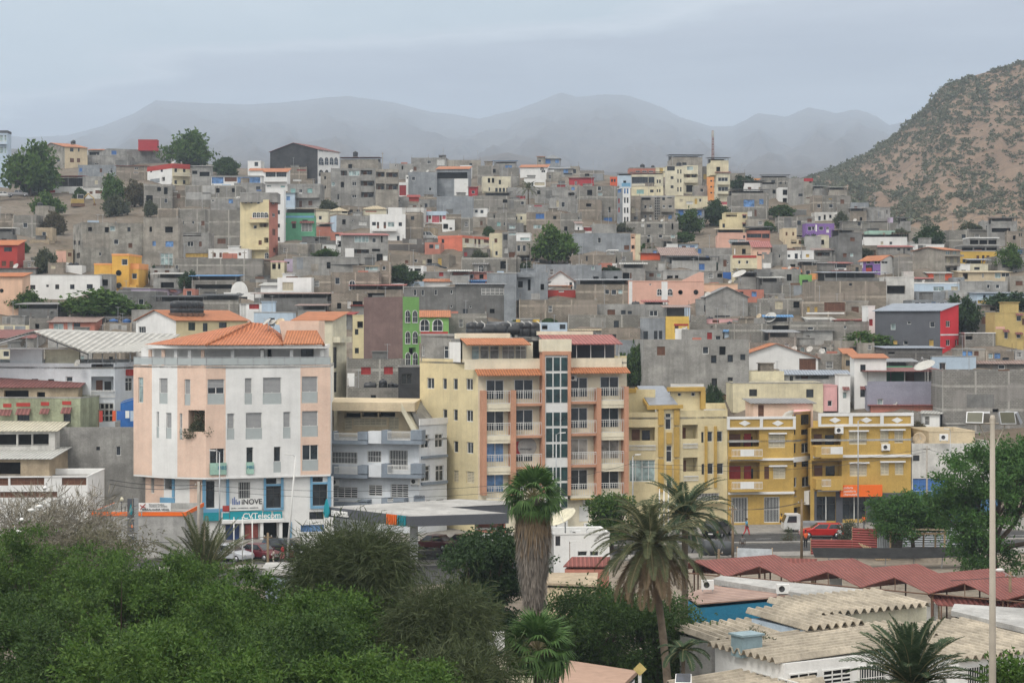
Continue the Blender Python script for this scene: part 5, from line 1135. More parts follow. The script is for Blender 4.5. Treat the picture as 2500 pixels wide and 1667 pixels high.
class Fac(Bld):
 """one straight stretch of a street building's wall from A to B (px, depth)"""
 def __init__(s,root,A,B,y0,wall,wins='',org=(0,0,1),z0=0.0,ztop=None,inset=0):
  s.root=root; R0=root.location; s.ox,s.oy,s.sc=org
  a=Vector(((A[0]-1250)/F*A[1],A[1])); b=Vector(((B[0]-1250)/F*B[1],B[1])); s.ux=(b-a).normalized(); s.uy=Vector((-s.ux.y,s.ux.x)); s.L=(b-a).length
  s.A=a+s.uy*inset; s.dep=1; s.sgn=1; s.D=A[1]; s.zb=z0; s.X0,s.X1=A[0],1e9
  s.h=(ztop if ztop is not None else H+(HY-y0)/F*((A[1]+B[1])/2))-z0; s.wall=wall; s.wm=W(wall); s.swm=s.wm; s.mpp=s.D/F/s.sc
  s.yaw=math.atan2(s.ux.y,s.ux.x); s.base=Vector((s.A.x-R0.x,s.A.y-R0.y,z0-R0.z)); s.holes={'f':[],'s':[]}; s.todo=[]
  for it in wins.split(';'):
   it=it.strip()
   if it: s.win(it[0],*[float(q) for q in it[1:].split(',')])
  m=MB(); s.sheetwall(m,'f',0); o=m.build('wall',s.wm,root); s.put(o,0,0,0)
  for ty,f_,a0,a1,q0,q1 in s.todo: s.part(ty,f_,a0,a1,q0,q1)
 def put(s,o,a,d,z): p=s.base+s.ux.to_3d()*a+s.uy.to_3d()*d+Vector((0,0,z)); o.location=p; o.rotation_euler=(0,0,s.yaw); return o
 def place(s,o,face,a0,a1,z0,dpt): s.put(o,a0,dpt,z0)
 def part(s,ty,face,a0,a1,z0,z1):
  if ty in 'ZzY': o=link('window',zmesh({'Z':.55,'z':.34,'Y':0.0}[ty],a1-a0,z1-z0,True),s.root); s.put(o,a0,.12,z0); return
  Bld.part(s,ty,face,a0,a1,z0,z1)
 def box(s,name,mat,x0,y0,x1,y1,d0,d1,mats=None):
  """box measured in the photo: outward from -d0 to -d1"""
  (a0,z1),(a1,_)=s.fpt(x0,y0),s.fpt(x1,y0); _,z0=s.fpt((x0+x1)/2,y1); m=MB(); m.box(0,a1-a0,-d1,-d0,0,z1-z0); o=m.build(name,mat,s.root); return s.put(o,a0,0,z0)
 def rail(s,x0,y0,x1,y1,d,name='railing',pitch=.14,mat=None,n=None):
  (a0,z1),(a1,_)=s.fpt(x0,y0),s.fpt(x1,y0); _,z0=s.fpt((x0+x1)/2,y1); m=MB(); w,h=a1-a0,z1-z0
  m.box(0,w,-.05,0,h-.06,h); m.box(0,w,-.045,-.005,h*.82,h*.82+.03); m.box(0,w,-.05,0,.0,.06); k=max(2,int(w/pitch))
  for i in range(k+1): x=(w-.035)*i/k; m.box(x,x+.035,-.04,-.01,.06,h-.06)
  o=m.build(name,mat or RAIL,s.root); return s.put(o,a0,-d,z0)
DEPTH.update({'Z':.2,'z':.2,'Y':.2})
def poly_cap(root,pts,z,mat,name='roof',th=.2):
 R0=root.location; m=MB(); q=[((p[0]-1250)/F*p[1]-R0.x,p[1]-R0.y) for p in pts]; m.prism(q,z-th-R0.z,z-R0.z); return m.build(name,mat,root)
def back_walls(root,pts,z0,z1,mat,name='rear_wall'):
 R0=root.location; m=MB(); q=[((p[0]-1250)/F*p[1]-R0.x,p[1]-R0.y) for p in pts]
 for (ax,ay),(bx,by) in zip(q,q[1:]): m.quad((ax,ay,z0-R0.z),(bx,by,z0-R0.z),(bx,by,z1-R0.z),(ax,ay,z1-R0.z))
 return m.build(name,mat,root)
E=(0,700,3.675); Fo=(620,700,3.675); I=(0,1080,3.675); J=(620,1080,3.675); Gz=(1240,700,3.675); K=(1240,1080,3.675); Hz=(1860,700,3.675); Lz=(1860,1080,3.675)
rt=thing('corner_building','white and peach corner building with orange hip roof and shops below','building',G0(503,180),0)
c0,c1,c2,c3,c4,c5,c6=(326,184.3),(371,182.4),(433,180.8),(503,180),(551,180.7),(733.5,183.2),(807,184.2)
zl=H+(HY-1166)/F*180; zt=H+(HY-893)/F*180
up='appeach'
Fac(rt,c0,c1,0,up,'G 1240,812,45,228',E,zl,zt)
Fac(rt,c1,c2,0,'white','Z 1430,820,73,230;Z 1405,1120,22,235;Z 1490,1130,48,233',E,zl,zt)
fc=Fac(rt,c2,c3,0,up,'Z 1656,830,52,233;Z 1612,1135,24,235;B 1690,1106,150,280',E,zl,zt)
fd=Fac(rt,c3,c4,0,up,'z 1862,830,158,225;Y 1880,1452,142,233',E,zl,zt)
fe=Fac(rt,c4,c5,0,'white','Z 2195,820,66,235;Z 2358,815,167,238;Z 2037,1137,66,233;Z 2204,1130,148,238;Z 2540,1122,66,238;Y 2208,1440,66,236;Y 2454,1435,66,230',E,zl,zt)
ff=Fac(rt,c5,c6,0,up,'Z 2706,805,145,238;Z 2708,1115,145,230;Y 2711,1420,145,230',E,zl,zt)
for f_,x0,x1,y0,y1,b in ((fd,1880,2030,1580,1685,1),(fe,2208,2275,1572,1678,0)):
 fx=f_.box('window_banner',W('mint'),x0,y0,x1,y1,.09,.12); a,z=f_.fpt(x0+(x1-x0)*.45*b+3,y0+58); text('MBS',.5 if b else .42,W('deepblue'),rt,f_.base+f_.ux.to_3d()*a-f_.uy.to_3d()*.14+Vector((0,0,z)),(R(90),0,f_.yaw))
back=[(807,184.2),(815,196),(420,200),(326,184.3)]; back_walls(rt,back,zl,zt,W('white'))
poly_cap(rt,[c0,c1,c2,c3,c6,(815,196),(420,200)],zl+.02,W('white'),'overhang_slab',.18)
poly_cap(rt,[c0,c1,c2,c3,c6,(815,196),(420,200)],zt-.05,W('conclight'),'terrace_floor',.18)
d0,d1,d2,d3=(355,183.9),(385,183),(463,181.4),(500,181)
Fac(rt,d0,(400,182.8),0,up,'k 1370,20,18,215;g 1353,290,30,165',I,0,zl-.2)
g2=Fac(rt,(400,182.8),d2,0,'white','k 1476,40,16,200;k 1530,35,22,205;k 1584,30,24,215;k 1645,45,24,222;B 1470,300,85,185',I,0,zl-.2)
g2.box('blue_frame',W('skyblue'),1440,266,1568,300,0,.12); g2.box('blue_frame',W('skyblue'),1547,300,1568,490,.0,.10); g2.box('blue_frame',W('skyblue'),1440,490,1570,600,.0,.11)
g2.rail(1435,155,1612,265,.6,'glass_balcony_rail',.6)
Fac(rt,d2,d3,0,up,'k 1765,60,22,225;k 1782,350,18,240',I,0,zl-.2)
gw=Fac(rt,d3,(814,184.6),0,'white','k 1846,345,78,240;g 2136,352,112,155;k 2388,390,132,195;k 2388,322,92,48;k 2640,385,17,180;k 2804,375,132,190;k 2804,308,92,44;k 2775,622,130,66;b 2698,740,210,58;o 2360,716,126,190;o 2530,716,80,175;k 2022,735,125,185;k 2192,728,125,175',I,0,zl-.2)
for x0,x1,y0,y1 in ((1815,1845,322,600),(2030,2055,318,600),(1815,2055,596,628),(2366,2386,302,590),(2520,2543,302,590),(2386,2520,372,388),(2366,2543,588,606),(2783,2803,290,570),(2938,2968,285,570),(2803,2938,356,372),(2783,2968,568,590),(2600,2615,712,890)):
 gw.box('blue_frame',W('skyblue'),x0,y0,x1,y1,.002,.14)
gw.box('store_poster',glass('poster_blue',(.03,.08,.25),.3),2030,740,2145,910,-.08,-.03); gw.box('store_poster',PINKF,2200,735,2315,895,-.08,-.03)
gw.box('canopy_slab',W('white'),1980,692,2540,712,.0,.9)
for x in (2150,2325,2495): gw.box('column',W('white'),x,712,x+28,905,.25,.75)
def sign(f_,x0,y0,x1,y1,mat,label,cat='sign',d=.18,th=.08):
 (a0,z1),(a1,_)=f_.fpt(x0,y0),f_.fpt(x1,y0); _,z0=f_.fpt((x0+x1)/2,y1); p=f_.base+rt_loc(f_)+f_.ux.to_3d()*a0-f_.uy.to_3d()*d+Vector((0,0,z0))
 t=thing('shop_sign',label,cat,p,f_.yaw); m=MB(); m.box(0,a1-a0,-th,0,0,z1-z0); m.build('board',mat,t); t['w']=a1-a0; t['h']=z1-z0; return t
def rt_loc(f_): return Vector(f_.root.location)
s1=sign(gw,2058,545,2345,606,W('white'),'long white shop sign with black letters above the teal sign')
text('iNOVE',.7,W('charcoal'),s1,(1.15,-.1,.62),bold=.015); m=MB()
for k in range(5): m.box(.25+k*.16,.35+k*.16,-.1,-.081,.6,.9+.25*math.sin(k*1.3+.5)+.2)
m.build('bar_logo',plain('logo_blue',(.10,.16,.38)),s1); text('gestão . contabilidade . consultoria',.19,W('darkgrey'),s1,(.15,-.1,.2))
s2=sign(gw,2060,618,2352,690,W('teal'),'teal shop sign reading CVTelecom on the corner building'); text('CVTelecom',.78,W('white'),s2,(1.25,-.1,.12),bold=.01)
s3=sign(gw,1985,622,2052,700,W('white'),'white sign panel with red and teal blocks left of the teal sign'); m=MB(); m.box(.1,.75,-.1,-.081,.95,1.5); m.build('red_block',W('red'),s3); m=MB(); m.box(.1,.75,-.1,-.081,.15,.8); m.build('teal_block',TEALP,s3)
for i,(x0,x1) in enumerate(((2358,2430),(2448,2528))):
 s_=sign(gw,x0,616,x1,684,TEALP,'%s small teal rounded sign panel right of the lettering'%('first','second')[i])
s4=sign(g2,1600,622,1690,694,W('paleblue'),'pale blue sign panel with red mark on the left face'); m=MB(); m.box(.1,.35,-.1,-.081,.6,1.1); m.build('red_block',W('red'),s4)
sign(gw,1795,628,1978,700,TEALP,'plain teal sign panel behind the young date palm')
for (A_,B_) in ((c0,c1),(c1,c2),(c2,c3),(c3,c6)):
 f_=Fac.__new__(Fac); a=Vector(((A_[0]-1250)/F*A_[1],A_[1])); b=Vector(((B_[0]-1250)/F*B_[1],B_[1])); L_=(b-a).length; u=(b-a).normalized()
 m=MB(); n=max(1,int(L_/1.5)); m.box(0,L_,-.03,.03,.78,.85,0)
 for i in range(n+1): x=L_*i/n; m.box(max(0,x-.03),min(L_,x+.03),-.028,.028,0,.78,0)
 m.box(0.04,L_-.04,-.008,.008,.08,.74,1); o=m.build('glass_railing',[METAL,BALG],rt); o.location=(a.x-rt.location.x,a.y-rt.location.y+.08,zt); o.rotation_euler=(0,0,math.atan2(u.y,u.x))
ze=H+(HY-842)/F*181
ins=[(345,186.5),(378,185),(436,183.6),(503,183),(803,187)]
for A_,B_ in zip(ins,ins[1:]):
 wn='' if B_[0]<520 else 'k 2700,552,115,138;o 1480,588,78,50;k 2332,552,40,130;o 2400,560,40,90'
 Fac(rt,A_,B_,0,'white',wn,E,zt-.04,ze-.35)
for px_,D_ in ((367,184.6),(399,183.6),(430,182.8),(463,182.1),(495,181.8),(568,182.5),(640,183.2),(712,183.9),(786,184.6)):
 p=G0(px_,D_,zt-.04)-rt.location; m=MB(); m.box(p.x-.16,p.x+.16,p.y-.16,p.y+.16,p.z,ze-.5); m.build('column',W('white') if px_ not in(495,367,399) else W('appeach'),rt)
eav=[(362,184),(398,183),(436,181.8),(503,180.8),(797,184),(806,196),(430,199)]
poly_cap(rt,eav,ze-.05,W('white'),'roof_beam',.32)
def pw(px_,D_,z): return G0(px_,D_,z)-rt.location
e_=[pw(352,185.5,ze),pw(395,183,ze),pw(436,181.3,ze),pw(503,180.3,ze),pw(690,182.6,ze)]; za=H+(HY-787)/F*190
ap=pw(612,190,za); ap2=pw(650,192,za-.1); bk=pw(430,200,ze)
m=MB(); m.add([e_[0],e_[1],e_[2],e_[3],e_[4],ap,ap2,bk,pw(720,197,ze)],[(0,1,5),(1,2,5),(2,3,5),(3,4,6,5),(7,0,5),(4,8,6),(8,7,5,6)],0)
m.build('roof',sheet('hip_tile',(.60,.215,.10),.32,.2,0,True),rt)
r2=[pw(690,182.6,ze),pw(790,183.8,ze),pw(772,187.5,ze+1.3),pw(700,186.6,ze+1.3)]
m=MB(); m.extr(r2,(0,0,.12)); m.build('side_roof',S('tile'),rt)
m=MB(); m.extr([pw(693,187,ze-.1),pw(778,188,ze-.1),pw(778,188,ze+2.4),pw(680,187,ze+2.4)],(0,6,0)); m.build('stair_hood',W('appeach'),rt)
m=MB(); m.tube([e_[3],ap],[.13,.13],6); m.tube([e_[4],ap2],[.11,.11],6); m.tube([r2[1],r2[2]],[.16,.16],6); m.build('ridge_tiles',S('tile'),rt)
for i,(px_,rr,mt) in enumerate(((655,.5,DISHM),(668,.4,DISHM),(685,.52,DISHR))): dish(G0(px_,188.5,za-1.3),rr,-60+20*i,'%s dish on the orange hip roof'%('left white','middle white','right cream')[i],mt,1.2,50)
ac_mats=[W('white'),VOID,METAL]
def aircon(p,yaw,label,s=1.0):
 s=min(s,1.05)
 t=thing('air_conditioner',label,'air conditioner',p,yaw,'air conditioner units on the walls'); m=MB(); w,d_,h=.85*s,.33*s,.65*s
 m.box(0,w,-d_,0,0,h); m.build('casing',ac_mats[0],t); m=MB(); m.lathe([(h*.32,-.012),(h*.32,.0)],(w*.4,-d_,h*.5),14,0,'y'); m.build('fan_grille',W('charcoal'),t)
 m=MB(); m.box(.05,.1,-d_,.02,-.12,-.001); m.box(w-.1,w-.05,-d_,.02,-.12,-.001); m.build('bracket',METAL,t); return t
def ac(f_,x,y,label,s=1.15): a,z=f_.fpt(x,y); return aircon(f_.base+rt_loc(f_)+f_.ux.to_3d()*a-f_.uy.to_3d()*.05+Vector((0,0,z)),f_.yaw,label,s)
a,z=fc.fpt(1700,1385); pz=fc.base+rt.location+fc.ux.to_3d()*(a+.7)+fc.uy.to_3d()*.5+Vector((0,0,z+.2))
t=thing('potted_plants','tall potted plants in the peach corner balcony','plants',pz); v,f=crown_arrays([(0,0,1.0,.55,.35,.7),(.1,0,2.2,.35,.3,1.0),(-.8,-.3,.6,.6,.3,.4),(.9,-.3,.7,.6,.3,.4)],520,.2,3,spray=.25); link('foliage',npmesh('foliage',v,f,[LG4]),t); m=MB(); m.lathe([(.2,0),(.28,.4)],n=10); m.build('pot',W('terra'),t)
rg=thing('balcony_building','pale grey building with slate blue balconies between the corner and yellow blocks','building',G0(806,189),0)
gA,gB,gC=(804,190),(1023,187.2),(1091,190.5); zg=H+(HY-1023)/F*187
fg=Fac(rg,gA,gB,0,'whiteblue','J 690,395,240,100;J 1026,378,125,100;J 1226,370,160,180;g 690,80,238,110;g 1015,72,128,108;g 1210,65,170,180',J,0,H+(HY-1072)/F*187)
fh=Fac(rg,gB,gC,0,'whiteblue','w 1500,1328,70,118;w 1624,1322,72,118;w 1500,1608,78,136;w 1630,1604,74,138;k 1545,1915,36,30;k 1636,1910,68,30',Fo,0,H+(HY-1032)/F*188)
for y in (1519,1756): fh.box('ledge',W('bluebal'),1498,y,1725,y+14,0,.25)
fh.box('parapet_band',W('white'),1480,1185,1732,1235,0,.12)
ft=Fac(rg,gA,(1000,187.5),0,'beige','s 890,1180,300,70;o 812,1130,145,40;o 968,1125,142,38;o 1122,1125,145,38;s 810,1178,70,110;s 1210,1170,90,115',Fo,fg.h,H+(HY-1003)/F*188,inset=2.2)
m=MB(); q=lambda px_,D_,z: G0(px_,D_,z)-rg.location
z1,z2=H+(HY-1003)/F*188.5,H+(HY-982)/F*188.5
m.prism([(q(a,b,0).x,q(a,b,0).y) for a,b in ((800,189.6),(980,187.4),(1012,187.0),(1030,199),(806,202))],z1,z2); m.build('fascia',W('beige'),rg)
m=MB(); m.extr([q(980,187.3,z2),q(1023,186.8,zg-1.6),q(1023,186.8,zg-2.5),q(980,187.3,z1)],(.4,3,0)); m.build('sloping_parapet',W('cream2'),rg)
m=MB(); m.extr([q(1000,188.5,z1+.2),q(1035,188.2,zg-2.2),q(1082,190.8,zg-2.2),q(1040,200,z2-.2)],(0,0,.15)); m.build('lean_roof',W('concrete'),rg)
back_walls(rg,[(804,190),(806,203),(1080,204),gC],0,zg-3,W('whiteblue')); poly_cap(rg,[gA,gB,gC,(1080,204),(806,203)],fg.h-.02,W('conclight'),'floor_slab',.2)
for i,(yt_,yb_) in enumerate(((1280,1410),(1580,1712),(1886,1960))):
 for k,(x0,x1) in enumerate(((690,1055),(1180,1540 if i<2 else 1385))):
  y0_=yt_+(0 if k else 15)
  fg.ox,fg.oy=620,700
  fg.box('balcony_floor',W('bluebal'),x0,yb_-42,x1,yb_-6,0,1.25)
  fg.box('balcony_wall',W('bluebal'),x0 if k else x0,y0_,x0+(55 if k else 70),yb_-42,.0,1.2)
  fg.box('balcony_wall',W('bluebal'),x1-(100 if k else 88),y0_,x1,yb_-42,.0,1.2)
  fg.rail(x0+(55 if k else 70),y0_+8,x1-(100 if k else 88),yb_-42,1.15,pitch=.12)
  fg.ox,fg.oy=620,1080
fg.oy=700; fg.box('balcony_wall',W('whiteblue'),1055,1290,1180,1400,0,1.0); fg.box('balcony_wall',W('whiteblue'),1060,1592,1180,1700,0,1.0); fg.oy=1080
ac(fg,1412,375,'air conditioner with round fan on the balcony building above the plaque',1.3); ac(fg,700,382,'air conditioner at the left edge of the balcony building',1.2)
sg=sign(fg,1440,475,1540,548,W('bluebal'),'grey plaque with lines of lettering on the balcony building'); text('FARMACIA\nCENTRAL',.22,W('darkgrey'),sg,(.15,-.1,.75))
ra=thing('apartment_building','cream apartment block with terracotta piers and white balcony rails','apartment building',G0(1180,187),0)
aL,aS,aR=(1025,197),(1172,187.4),(1530,191.5); zs=H+(HY-877)/F*190
fs_=Fac(ra,aL,(1167,188),0,'yellowpale','w 1552,815,65,100;w 1694,820,36,100;w 1788,822,40,102;w 1904,822,60,105;w 1694,1096,40,86;w 1790,1098,38,104;w 1905,1104,60,106;w 1792,1382,40,104;w 1910,1390,58,106;s 1790,1642,45,110;s 1906,1652,70,110',Fo,0,zs)
ff_=Fac(ra,(1167,188),(1530,191.8),0,'apcream','',Gz,0,H+(HY-875)/F*189)
zf=ff_.h; back_walls(ra,[(1025,197),(1040,212),(1530,213),(1530,191.8)],0,zs,W('yellowpale')); poly_cap(ra,[aL,(1167,188),(1530,191.8),(1530,213),(1040,212)],zs-.3,W('conclight'),'roof_slab',.2)
pier=W('terra')
for x0,x1,y0 in ((-252,-212,930),(5-2,50,926),(283,308,580),(512,540,580),(770,810,908),(1016,1055,893)):
 ff_.box('pier',pier,x0,y0,x1,1862 if x0<900 else 1850,.002,1.15)
ff_.box('pier',pier,283,578,540,612,.002,1.16)
rows=[(908,1035,820,935),(1195,1320,1090,1215),(1478,1600,1372,1495),(1760,1880,1645,1765)]
for r_,(yt_,yb_,w0,w1) in enumerate(rows):
 for k,(x0,x1,sl) in enumerate(((-212,3,0),(50,283,0),(540,770,0),(810,1016,-1))):
  dy=[22,18,0,-8][k]
  if r_<3 or True:
   ff_.box('balcony_floor',pier if k in(1,2) and r_<3 else W('apcream'),x0,yb_+dy-12,x1,yb_+dy+ (12 if k in(1,2) else 30),.002,1.0)
  ff_.rail(x0,yt_+dy,x1,yb_+dy-12,.95,pitch=.24)
  m=MB(); (a0,z1),(a1,_)=ff_.fpt(x0+22-(10 if k==1 else 0),w0+dy),ff_.fpt(x0+22+(145 if k!=3 else 155),w0+dy); _,z0=ff_.fpt(x0+60,w1+dy+50)
  w_,h_=a1-a0,z1-z0
  m.box(0,w_,-.05,-.003,h_,h_+.08,0); m.box(-.07,0,-.05,-.003,0,h_+.08,0); m.box(w_,w_+.07,-.05,-.003,0,h_+.08,0); m.box(w_/2-.04,w_/2+.04,-.05,-.003,0,h_,0); m.box(0,w_,-.03,-.004,0,h_,1)
  cm=GLC if (r_,k) in((2,2),(2,3)) else (GLB if k==0 and r_>1 else GL); o=m.build('balcony_door',[FRW,cm],ra); ff_.put(o,a0,0,z0)
for yy in (1010,1300,1590):
 pass
for x0,x1 in ((-212,3),(810,1016)):
 for y0 in (1040,1325,1605): ff_.box('wall_panel',W('apcream'),x0,y0+(22 if x0<0 else -8),x1,y0+52+(22 if x0<0 else -8),.003,.95)
m=MB(); (a0,z1),(a1,_)=ff_.fpt(308,618),ff_.fpt(512,618); w_=a1-a0; h_=zf and (z1-.3)
m.box(0,w_,-1.02,-.9,0,h_,0); pn=[]
for r_ in range(17):
 gr,k=divmod(r_,3)
 zt_=h_-.18-gr*5.62-k*1.62
 if zt_-1.35<0.2: continue
 for c_ in range(3): x=w_*(.035+c_*.33); m.box(x+.05,x+w_*.29,-1.06,-1.03,zt_-1.36,zt_,1)
o=m.build('stair_glazing',[FRW,glass('green_glass',(.012,.035,.035))],ra); ff_.put(o,a0,0,0.3)
ff_.box('stair_head',W('apcream'),278,470,545,582,.0,1.1)
ff_.box('left_parapet',W('apcream'),-390,652,283,742,.0,.15); ff_.box('right_parapet',W('apcream'),540,640,1018,735,.0,.15)
def awn(name,mat,x0,x1,y0,y1,d0,d1,drop):
 (a0,z1),(a1,_)=ff_.fpt(x0,y0),ff_.fpt(x1,y0); _,z0=ff_.fpt((x0+x1)/2,y1); m=MB(); w_=a1-a0; m.extr([(0,-d1,0),(w_,-d1,0),(w_,-d0,z1-z0),(0,-d0,z1-z0)],(0,0,.1)); return ff_.put(m.build(name,mat,ra),a0,0,z0)
awn('tile_awning',S('tile'),-300,275,745,795,.1,1.5,0); awn('tile_awning',S('tile'),538,1062,730,775,.1,1.5,0)
def Rb(f_,A_,B_,y0,wall,z0,wins,org_,inset): return Fac(ra,A_,B_,y0,wall,wins,org_,z0,None,inset)
ph1=Rb(ff_,(1128,189.5),(1300,191),835,'apcream',zs-.3,'G 1955,530,68,120;c 2032,530,76,120;c 2118,530,80,120;c 2228,530,110,122;c 2345,530,100,120',Fo,-.2)
ph1b=Rb(ff_,(1100,193),(1128,189.5),835,'white',zs-.3,'b 1858,500,88,145',Fo,-.15)
ph0=Rb(ff_,(1022,196.6),(1118,192),816,'concrete',zs-.3,'w 1700,530,118,115;g 1497,522,34,100',Fo,.3)
poly_cap(ra,[(1022,197),(1120,192),(1122,205),(1030,210)],ph0.zb+ph0.h,W('concrete'),'annex_roof',.2)
ph2=Rb(ff_,(1365,191),(1510,192.3),840,'darkgrey',zs-.3,'o 30,30,1,1',Gz,1.6)
for i,x in enumerate((490,615,742,868,995)): ff_.box('terrace_post',RAIL,x-3,515,x+3,640,.0,.08)
(a0,_),(a1,_)=ff_.fpt(-385,470),ff_.fpt(190,470)
awn('tile_roof',S('tile'),-385,190,470,525,-2.4,.9,0); awn('sheet_roof',S('pinkred'),340,1012,440,520,-3.2,.7,0)
ff_.box('roof_parapet',W('apcream'),-420,418,75,468,-3.2,-2.6); ff_.box('roof_parapet',W('apcream'),335,400,845,435,-3.6,-3.3)
poly_cap(ra,[(1128,192.5),(1500,194.5),(1500,212),(1060,210)],H+(HY-826)/F*192,W('conclight'),'upper_roof_slab',.25)
back_walls(ra,[(1100,193),(1062,210),(1500,212),(1500,196)],zs-.3,H+(HY-830)/F*192,W('apcream'))
fk=lambda x,y:(x,y)
ff_.oy=1080; ff_.box('ground_storey',W('ochre'),540,492,1055,500,.0,1.0); ff_.oy=700
b_=type('o',(),{})()
for i,x in enumerate((-235,-180,-95,0,60,120,190,255,330)):
 p=ff_.base+ra.location+ff_.ux.to_3d()*ff_.fa(1240+x/3.675)+ff_.uy.to_3d()*(4.5)+Vector((0,0,0)); p.z=H+(HY-826)/F*192
 if i in(2,3,5): 
  t=thing('water_tank','black horizontal tank, number %s from the left behind the roof parapet'%('','','three','four','','six')[i],'water tank',p,0,'water tanks on the roofs'); m=MB(); m.lathe([(.3,-1.0),(.62,-.9),(.7,-.6),(.7,.6),(.62,.9),(.3,1.0)],(0,0,.82),12,0,'x'); m.build('tank_body',BLACKP,t); m=MB(); m.box(-.7,-.4,-.5,.5,0,.35); m.box(.4,.7,-.5,.5,0,.35); m.build('cradle',CONC,t)
 else:
  t=thing('water_tank','black upright tank, number %s from the left behind the roof parapet'%('one','two','','','five','','seven','eight','nine')[i],'water tank',p,0,'water tanks on the roofs'); m=MB(); m.box(-.6,.6,-.6,.6,0,.14); m.build('stand',CONC,t); m=MB(); m.lathe([(.6,.141),(.66,.3),(.66,.95),(.62,1.0),(.66,1.05),(.62,1.5),(.25,1.7)],n=12); m.build('tank_body',BLACKP,t); m=MB(); m.tube([(.7,-.3,0),(.7,-.3,1.5),(.3,-.3,1.8)],.05,5); m.build('white_pipe',RAIL,t)
ac(ff_,547,842,'air conditioner under the tile awning of the cream block',.9)
ff_.oy=1080; ac(ff_,670,545,'air conditioner over the ochre ground floor of the cream block',1.3); ac(ff_,677,780,'air conditioner near the ground of the cream block',1.2)
g_=ff_.box('window_grille',RAIL,640,572,722,705,.01,.05); g_=ff_.box('window_grille',RAIL,840,570,900,665,.01,.05); ff_.oy=700
sn=sign(ff_,60,1385,198,1500,W('crimson'),'window poster with grey disc on the third floor of the cream block',d=.08,th=.03); m=MB(); m.lathe([(.01,-.05),(1.0,-.05)],(1.3,-.0,.75),18,0,'y'); m.build('grey_disc',W('conclight'),sn); text('evocargo',.32,W('darkgrey'),sn,(.55,-.09,.45))
sn=sign(ff_,-290,1912,-20,1946,W('white'),'white sign ending in COMPANY behind the filling station roof',d=.3); text('WATER COMPANY',.5,W('darkgrey'),sn,(.3,-.1,.1))
rb=thing('butter_yellow_building','butter yellow building with ochre stripes and slanted grey roof','building',G0(1530,192),0)
bA,bB,bC=(1527,193),(1665,193.6),(1776,195.2)
Fbw=Fac(rb,bA,(1602,193.3),1006,'butter','B 1080,1260,240,200;m 1090,1553,235,195;k 1212,1316,62,105',Gz)
Fbm=Fac(rb,(1602,193.3),(1661,193.6),991,'butter','W 1412,1135,52,145;W 1420,1425,50,145;W 1424,1715,48,95',Gz)
Fbr=Fac(rb,(1661,193.6),bC,1001,'butter','B 1565,1238,140,205;k 1735,1302,22,95;w 1785,1298,52,92;w 1868,1295,58,95;B 1572,1532,132,205;k 1738,1588,24,96;w 1790,1582,54,98;w 1872,1582,62,98;g 1688,1852,210,75',Gz)
for x0,x1 in ((1348,1396),(1488,1536)):
 for y0,y1 in ((1098,1240),(1256,1525),(1545,1840)): Fbm.box('stripe_panel',W('ochre'),x0,y0,x1,y1,.001,.2) if x0>1332 else 0
for y0,y1 in ((1305,1410),(1595,1700)): Fbm.box('stripe_panel',W('ochre'),1422,y0,1468,y1,.001,.16)
for x in (1765,1850): Fbr.box('stripe_panel',W('ochre'),x,1250,x+18,1800,.001,.25)
Fbr.rail(1568,1405,1702,1445,.05); Fbr.rail(1575,1695,1706,1738,.05); Fbw.rail(1085,1420,1325,1462,.05)
back_walls(rb,[(1527,193),(1527,212),(1770,213),bC],0,Fbr.h,W('butter')); poly_cap(rb,[bA,(1602,193.3),(1661,193.6),bC,(1770,213),(1527,212)],Fbr.h-.7,W('conclight'),'roof_slab',.2)
up_=Fac(rb,(1637,197.5),(1718,198.2),944,'butter','w 1523,952,34,28;w 1644,946,38,34',Gz,Fbr.h-.8); up_.box('ochre_frame',W('ochre'),1425,900,1760,935,.001,.5); up_.box('ochre_frame',W('ochre'),1722,935,1762,1095,.001,.5)
back_walls(rb,[(1637,197.5),(1637,208),(1718,208),(1718,198.2)],Fbr.h-.8,up_.zb+up_.h,W('butter')); poly_cap(rb,[(1637,197.5),(1718,198.2),(1718,208),(1637,208)],up_.zb+up_.h-.02,W('conclight'),'upper_roof',.2)
qb=lambda px_,D_,py_: P(px_,py_,D_)-rb.location
lw=Fac(rb,(1527,197.5),(1600,197.2),950,'butter','k 1056,1015,24,110',Gz,Fbr.h-.8)
m=MB(); m.extr([qb(1555,203,945),qb(1585,193.6,992),qb(1655,193.4,990),qb(1620,203,945)],(0,0,.15)); m.build('slanted_roof',plain('slate_sheet',(.20,.22,.26),.35),rb)
m=MB(); m.extr([qb(1550,203,945),qb(1583,193.4,992),qb(1583,193.4,1000),qb(1550,203,953)],(.5,0,0)); m.extr([qb(1580,193.1,990),qb(1668,193.2,988),qb(1668,193.2,997),qb(1580,193.1,1000)],(0,.4,0)); m.extr([qb(1527,197.3,948),qb(1553,197.3,948),qb(1553,197.3,959),qb(1527,197.3,959)],(0,.4,0)); m.build('roof_edge',W('ochre'),rb)
Fbr.oy=700; Fbr.box('canopy_slab',W('butter'),1545,1925,1930,1945,.0,.5)
ro=thing('ochre_building','ochre building with white parapet band and diamond panels','building',G0(1776,195),0)
oA,oB,oC,oD,oE=(1777,195.2),(1937,196.2),(1979,199.2),(1988,196.6),(2224,198.6)
f1=Fac(ro,oA,oB,1047,'ochre','B 1980,1284,275,230;B 1985,1575,275,230;s 2338,1312,150,133;s 2380,1610,112,112;r 2300,1610,45,115;g 2004,1888,150,228;g 2298,1884,140,230',Gz)
